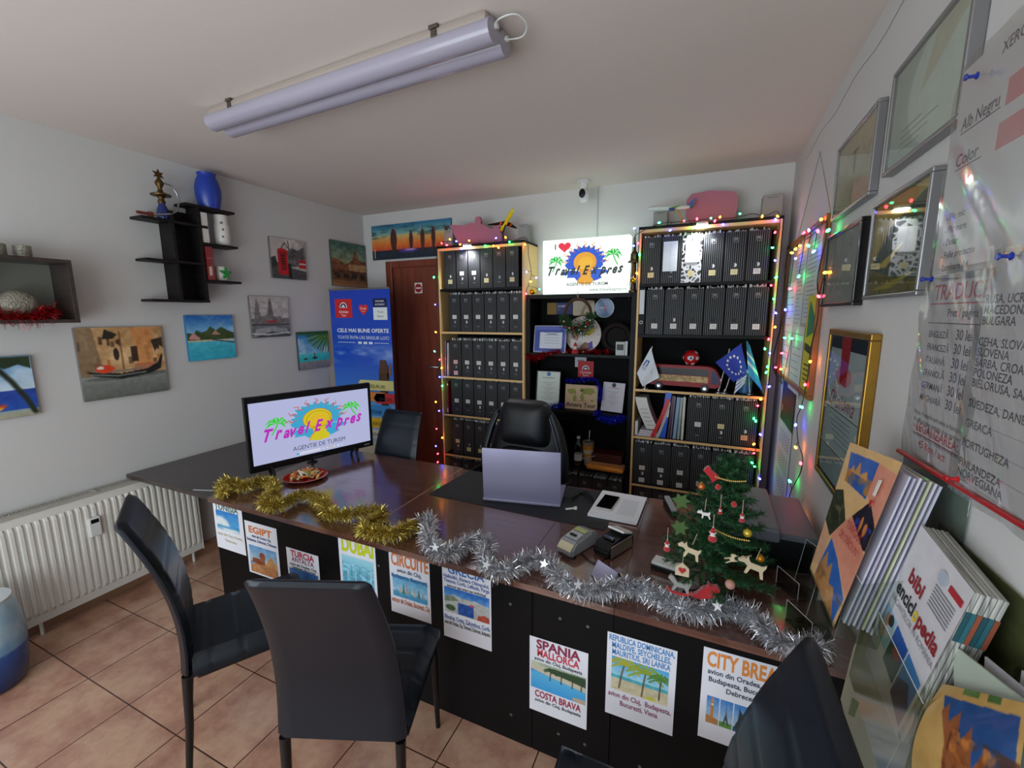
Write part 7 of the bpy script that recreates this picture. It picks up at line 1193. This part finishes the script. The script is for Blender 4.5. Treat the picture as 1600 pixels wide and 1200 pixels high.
b.add([A_[1],Bk[1],Bk[2],A_[2]],[[0,1,2,3]]); b.add([A_[0],Bk[0],Bk[3],A_[3]],[[3,2,1,0]]); b.add([A_[0],A_[1],Bk[1],Bk[0]],[[3,2,1,0]]); b.build('pocket',FILM,t)
b=MB(); b.box(XR-.007,XR-.004,.85,1.155,.80,1.30,.001); b.build('back_plate',FILM,t); b=MB(); b.tube([A_[3],A_[2]],.0008,6); b.build('rim',mat('acrylic_edge','c9ccd2',.2,coat=.5),t)
# 3: nearest holder at lower right
t=thing('brochure_holder','nearest wall holder at the lower right corner with folded leaflets','brochure holder'); b=MB(); b.box(XR-.007,XR-.004,.50,.80,.85,1.20,.001); b.build('back_plate',ACRYL,t); b=MB(); b.add([(.36,.79,.85),(.36,.52,.85),(.375,.52,1.06),(.375,.79,1.06)],[[0,1,2,3]]); b.add([(.36,.79,.85),(.375,.79,1.06),(XR-.006,.79,1.1),(XR-.006,.79,.85)],[[0,1,2,3]]); b.add([(.36,.79,.85),(.36,.52,.85),(XR-.006,.52,.85),(XR-.006,.79,.85)],[[0,1,2,3]]); b.build('pocket',ACRYL,t)
p=Pic(.7,120,'c9a05c',121); p.poly([(.08,.93),(.66,.95),(.70,.52),(.34,.70),(.16,.80)],'24508c'); p.poly([(.12,.84),(.16,.90),(.20,.80),(.27,.88),(.31,.72),(.38,.84),(.43,.66),(.5,.78),(.55,.60),(.62,.70),(.70,.5),(.70,.22),(.36,.30),(.30,.48),(.24,.52),(.22,.70)],'96552c'); p.mix(np.clip((p.noise(14,14)-.48)*5,0,1)*((p.V<.80)&(p.V>.25)&(p.U>.24)),'5c2e18',.75); p.mix(np.clip((p.noise(20,20)-.55)*5,0,1)*((p.V<.78)&(p.V>.28)&(p.U>.26)),'d8843c',.8); p.rect(.22,.97,.36,1,'5c7c3c'); p.rect(.42,.965,.52,1,'4c6c34'); p.poly([(.0,.12),(.5,.0),(0,0)],'1c2a34'); p.tex(.05,12)
bro=thing('brochure','curling ochre brochure with orange tower photo in the nearest holder','brochure'); b=MB()
TL,TR,BR,BL=Vector((.400,.883,1.120)),Vector((.395,.690,1.258)),Vector((.375,.56,.93)),Vector((.36,.77,.93))
def fn(u,v): q=(BL.lerp(BR,u)).lerp(TL.lerp(TR,u),v); q.x-=.028*math.sin(PI*v)*(1-u*.5); return tuple(q)
p.put(b,0,0,1,1,0,0,fn); b.build('cover',GLOSSP,bro)
for k,(lb,c) in enumerate((('pale green leaflet behind the ochre brochure','b4c0b0'),('white leaflet standing behind the pale green one','c8c6ce'),('jagged white leaflet pack nearest the wall in the nearest holder','bcbac4'))):
    x=.412+.018*k; b=MB(); P=[Vector((x,.80-.01*k,.9)),Vector((x,.55,.9)),Vector((x,.60-.03*k,1.27)),Vector((x,.90-.045*k,1.185+.02*k))]; b.add([v+Vector((0,0,0)) for v in P]+[v+Vector((.003,0,0)) for v in P],[[0,1,2,3],[7,6,5,4],[0,4,5,1],[1,5,6,2],[2,6,7,3],[3,7,4,0]],0,c); o=b.build('leaflet',GLOSSP); tag(o,lb,'leaflet','leaflets in the nearest wall holder')
# blue and white printed drum at the left edge
c=onZ(-20,1085,0); t=thing('printed_drum','blue and white printed fabric drum at the lower left edge','drum',(c.x-.05,c.y+.02,0)); b=MB(); p=Pic(4,60,'5c8cb0',131); p.grad(0,.45,'16305c','2454a0'); p.grad(.45,1,'6f9cc0','a8c4d4'); p.mix(np.clip((p.noise(3,3)-.45)*3,0,1)*(p.V>.4),'ccd8dc',.8); p.tex(.05,6)
def fn(u,v):
    a=2*PI*u; r=.12+.03*math.sin(PI*v)**.6; return (r*math.cos(a),r*math.sin(a),.01+.42*v)
p.put(b,0,0,1,1,0,0,fn); b.build('printed_skin',GLOSSP,t,60); b=MB(); b.cyl((0,0,.425),.125,.012,32,0,'c4ccd0'); b.build('lid',GLOSSP,t,60)
bpy.context.view_layer.update()
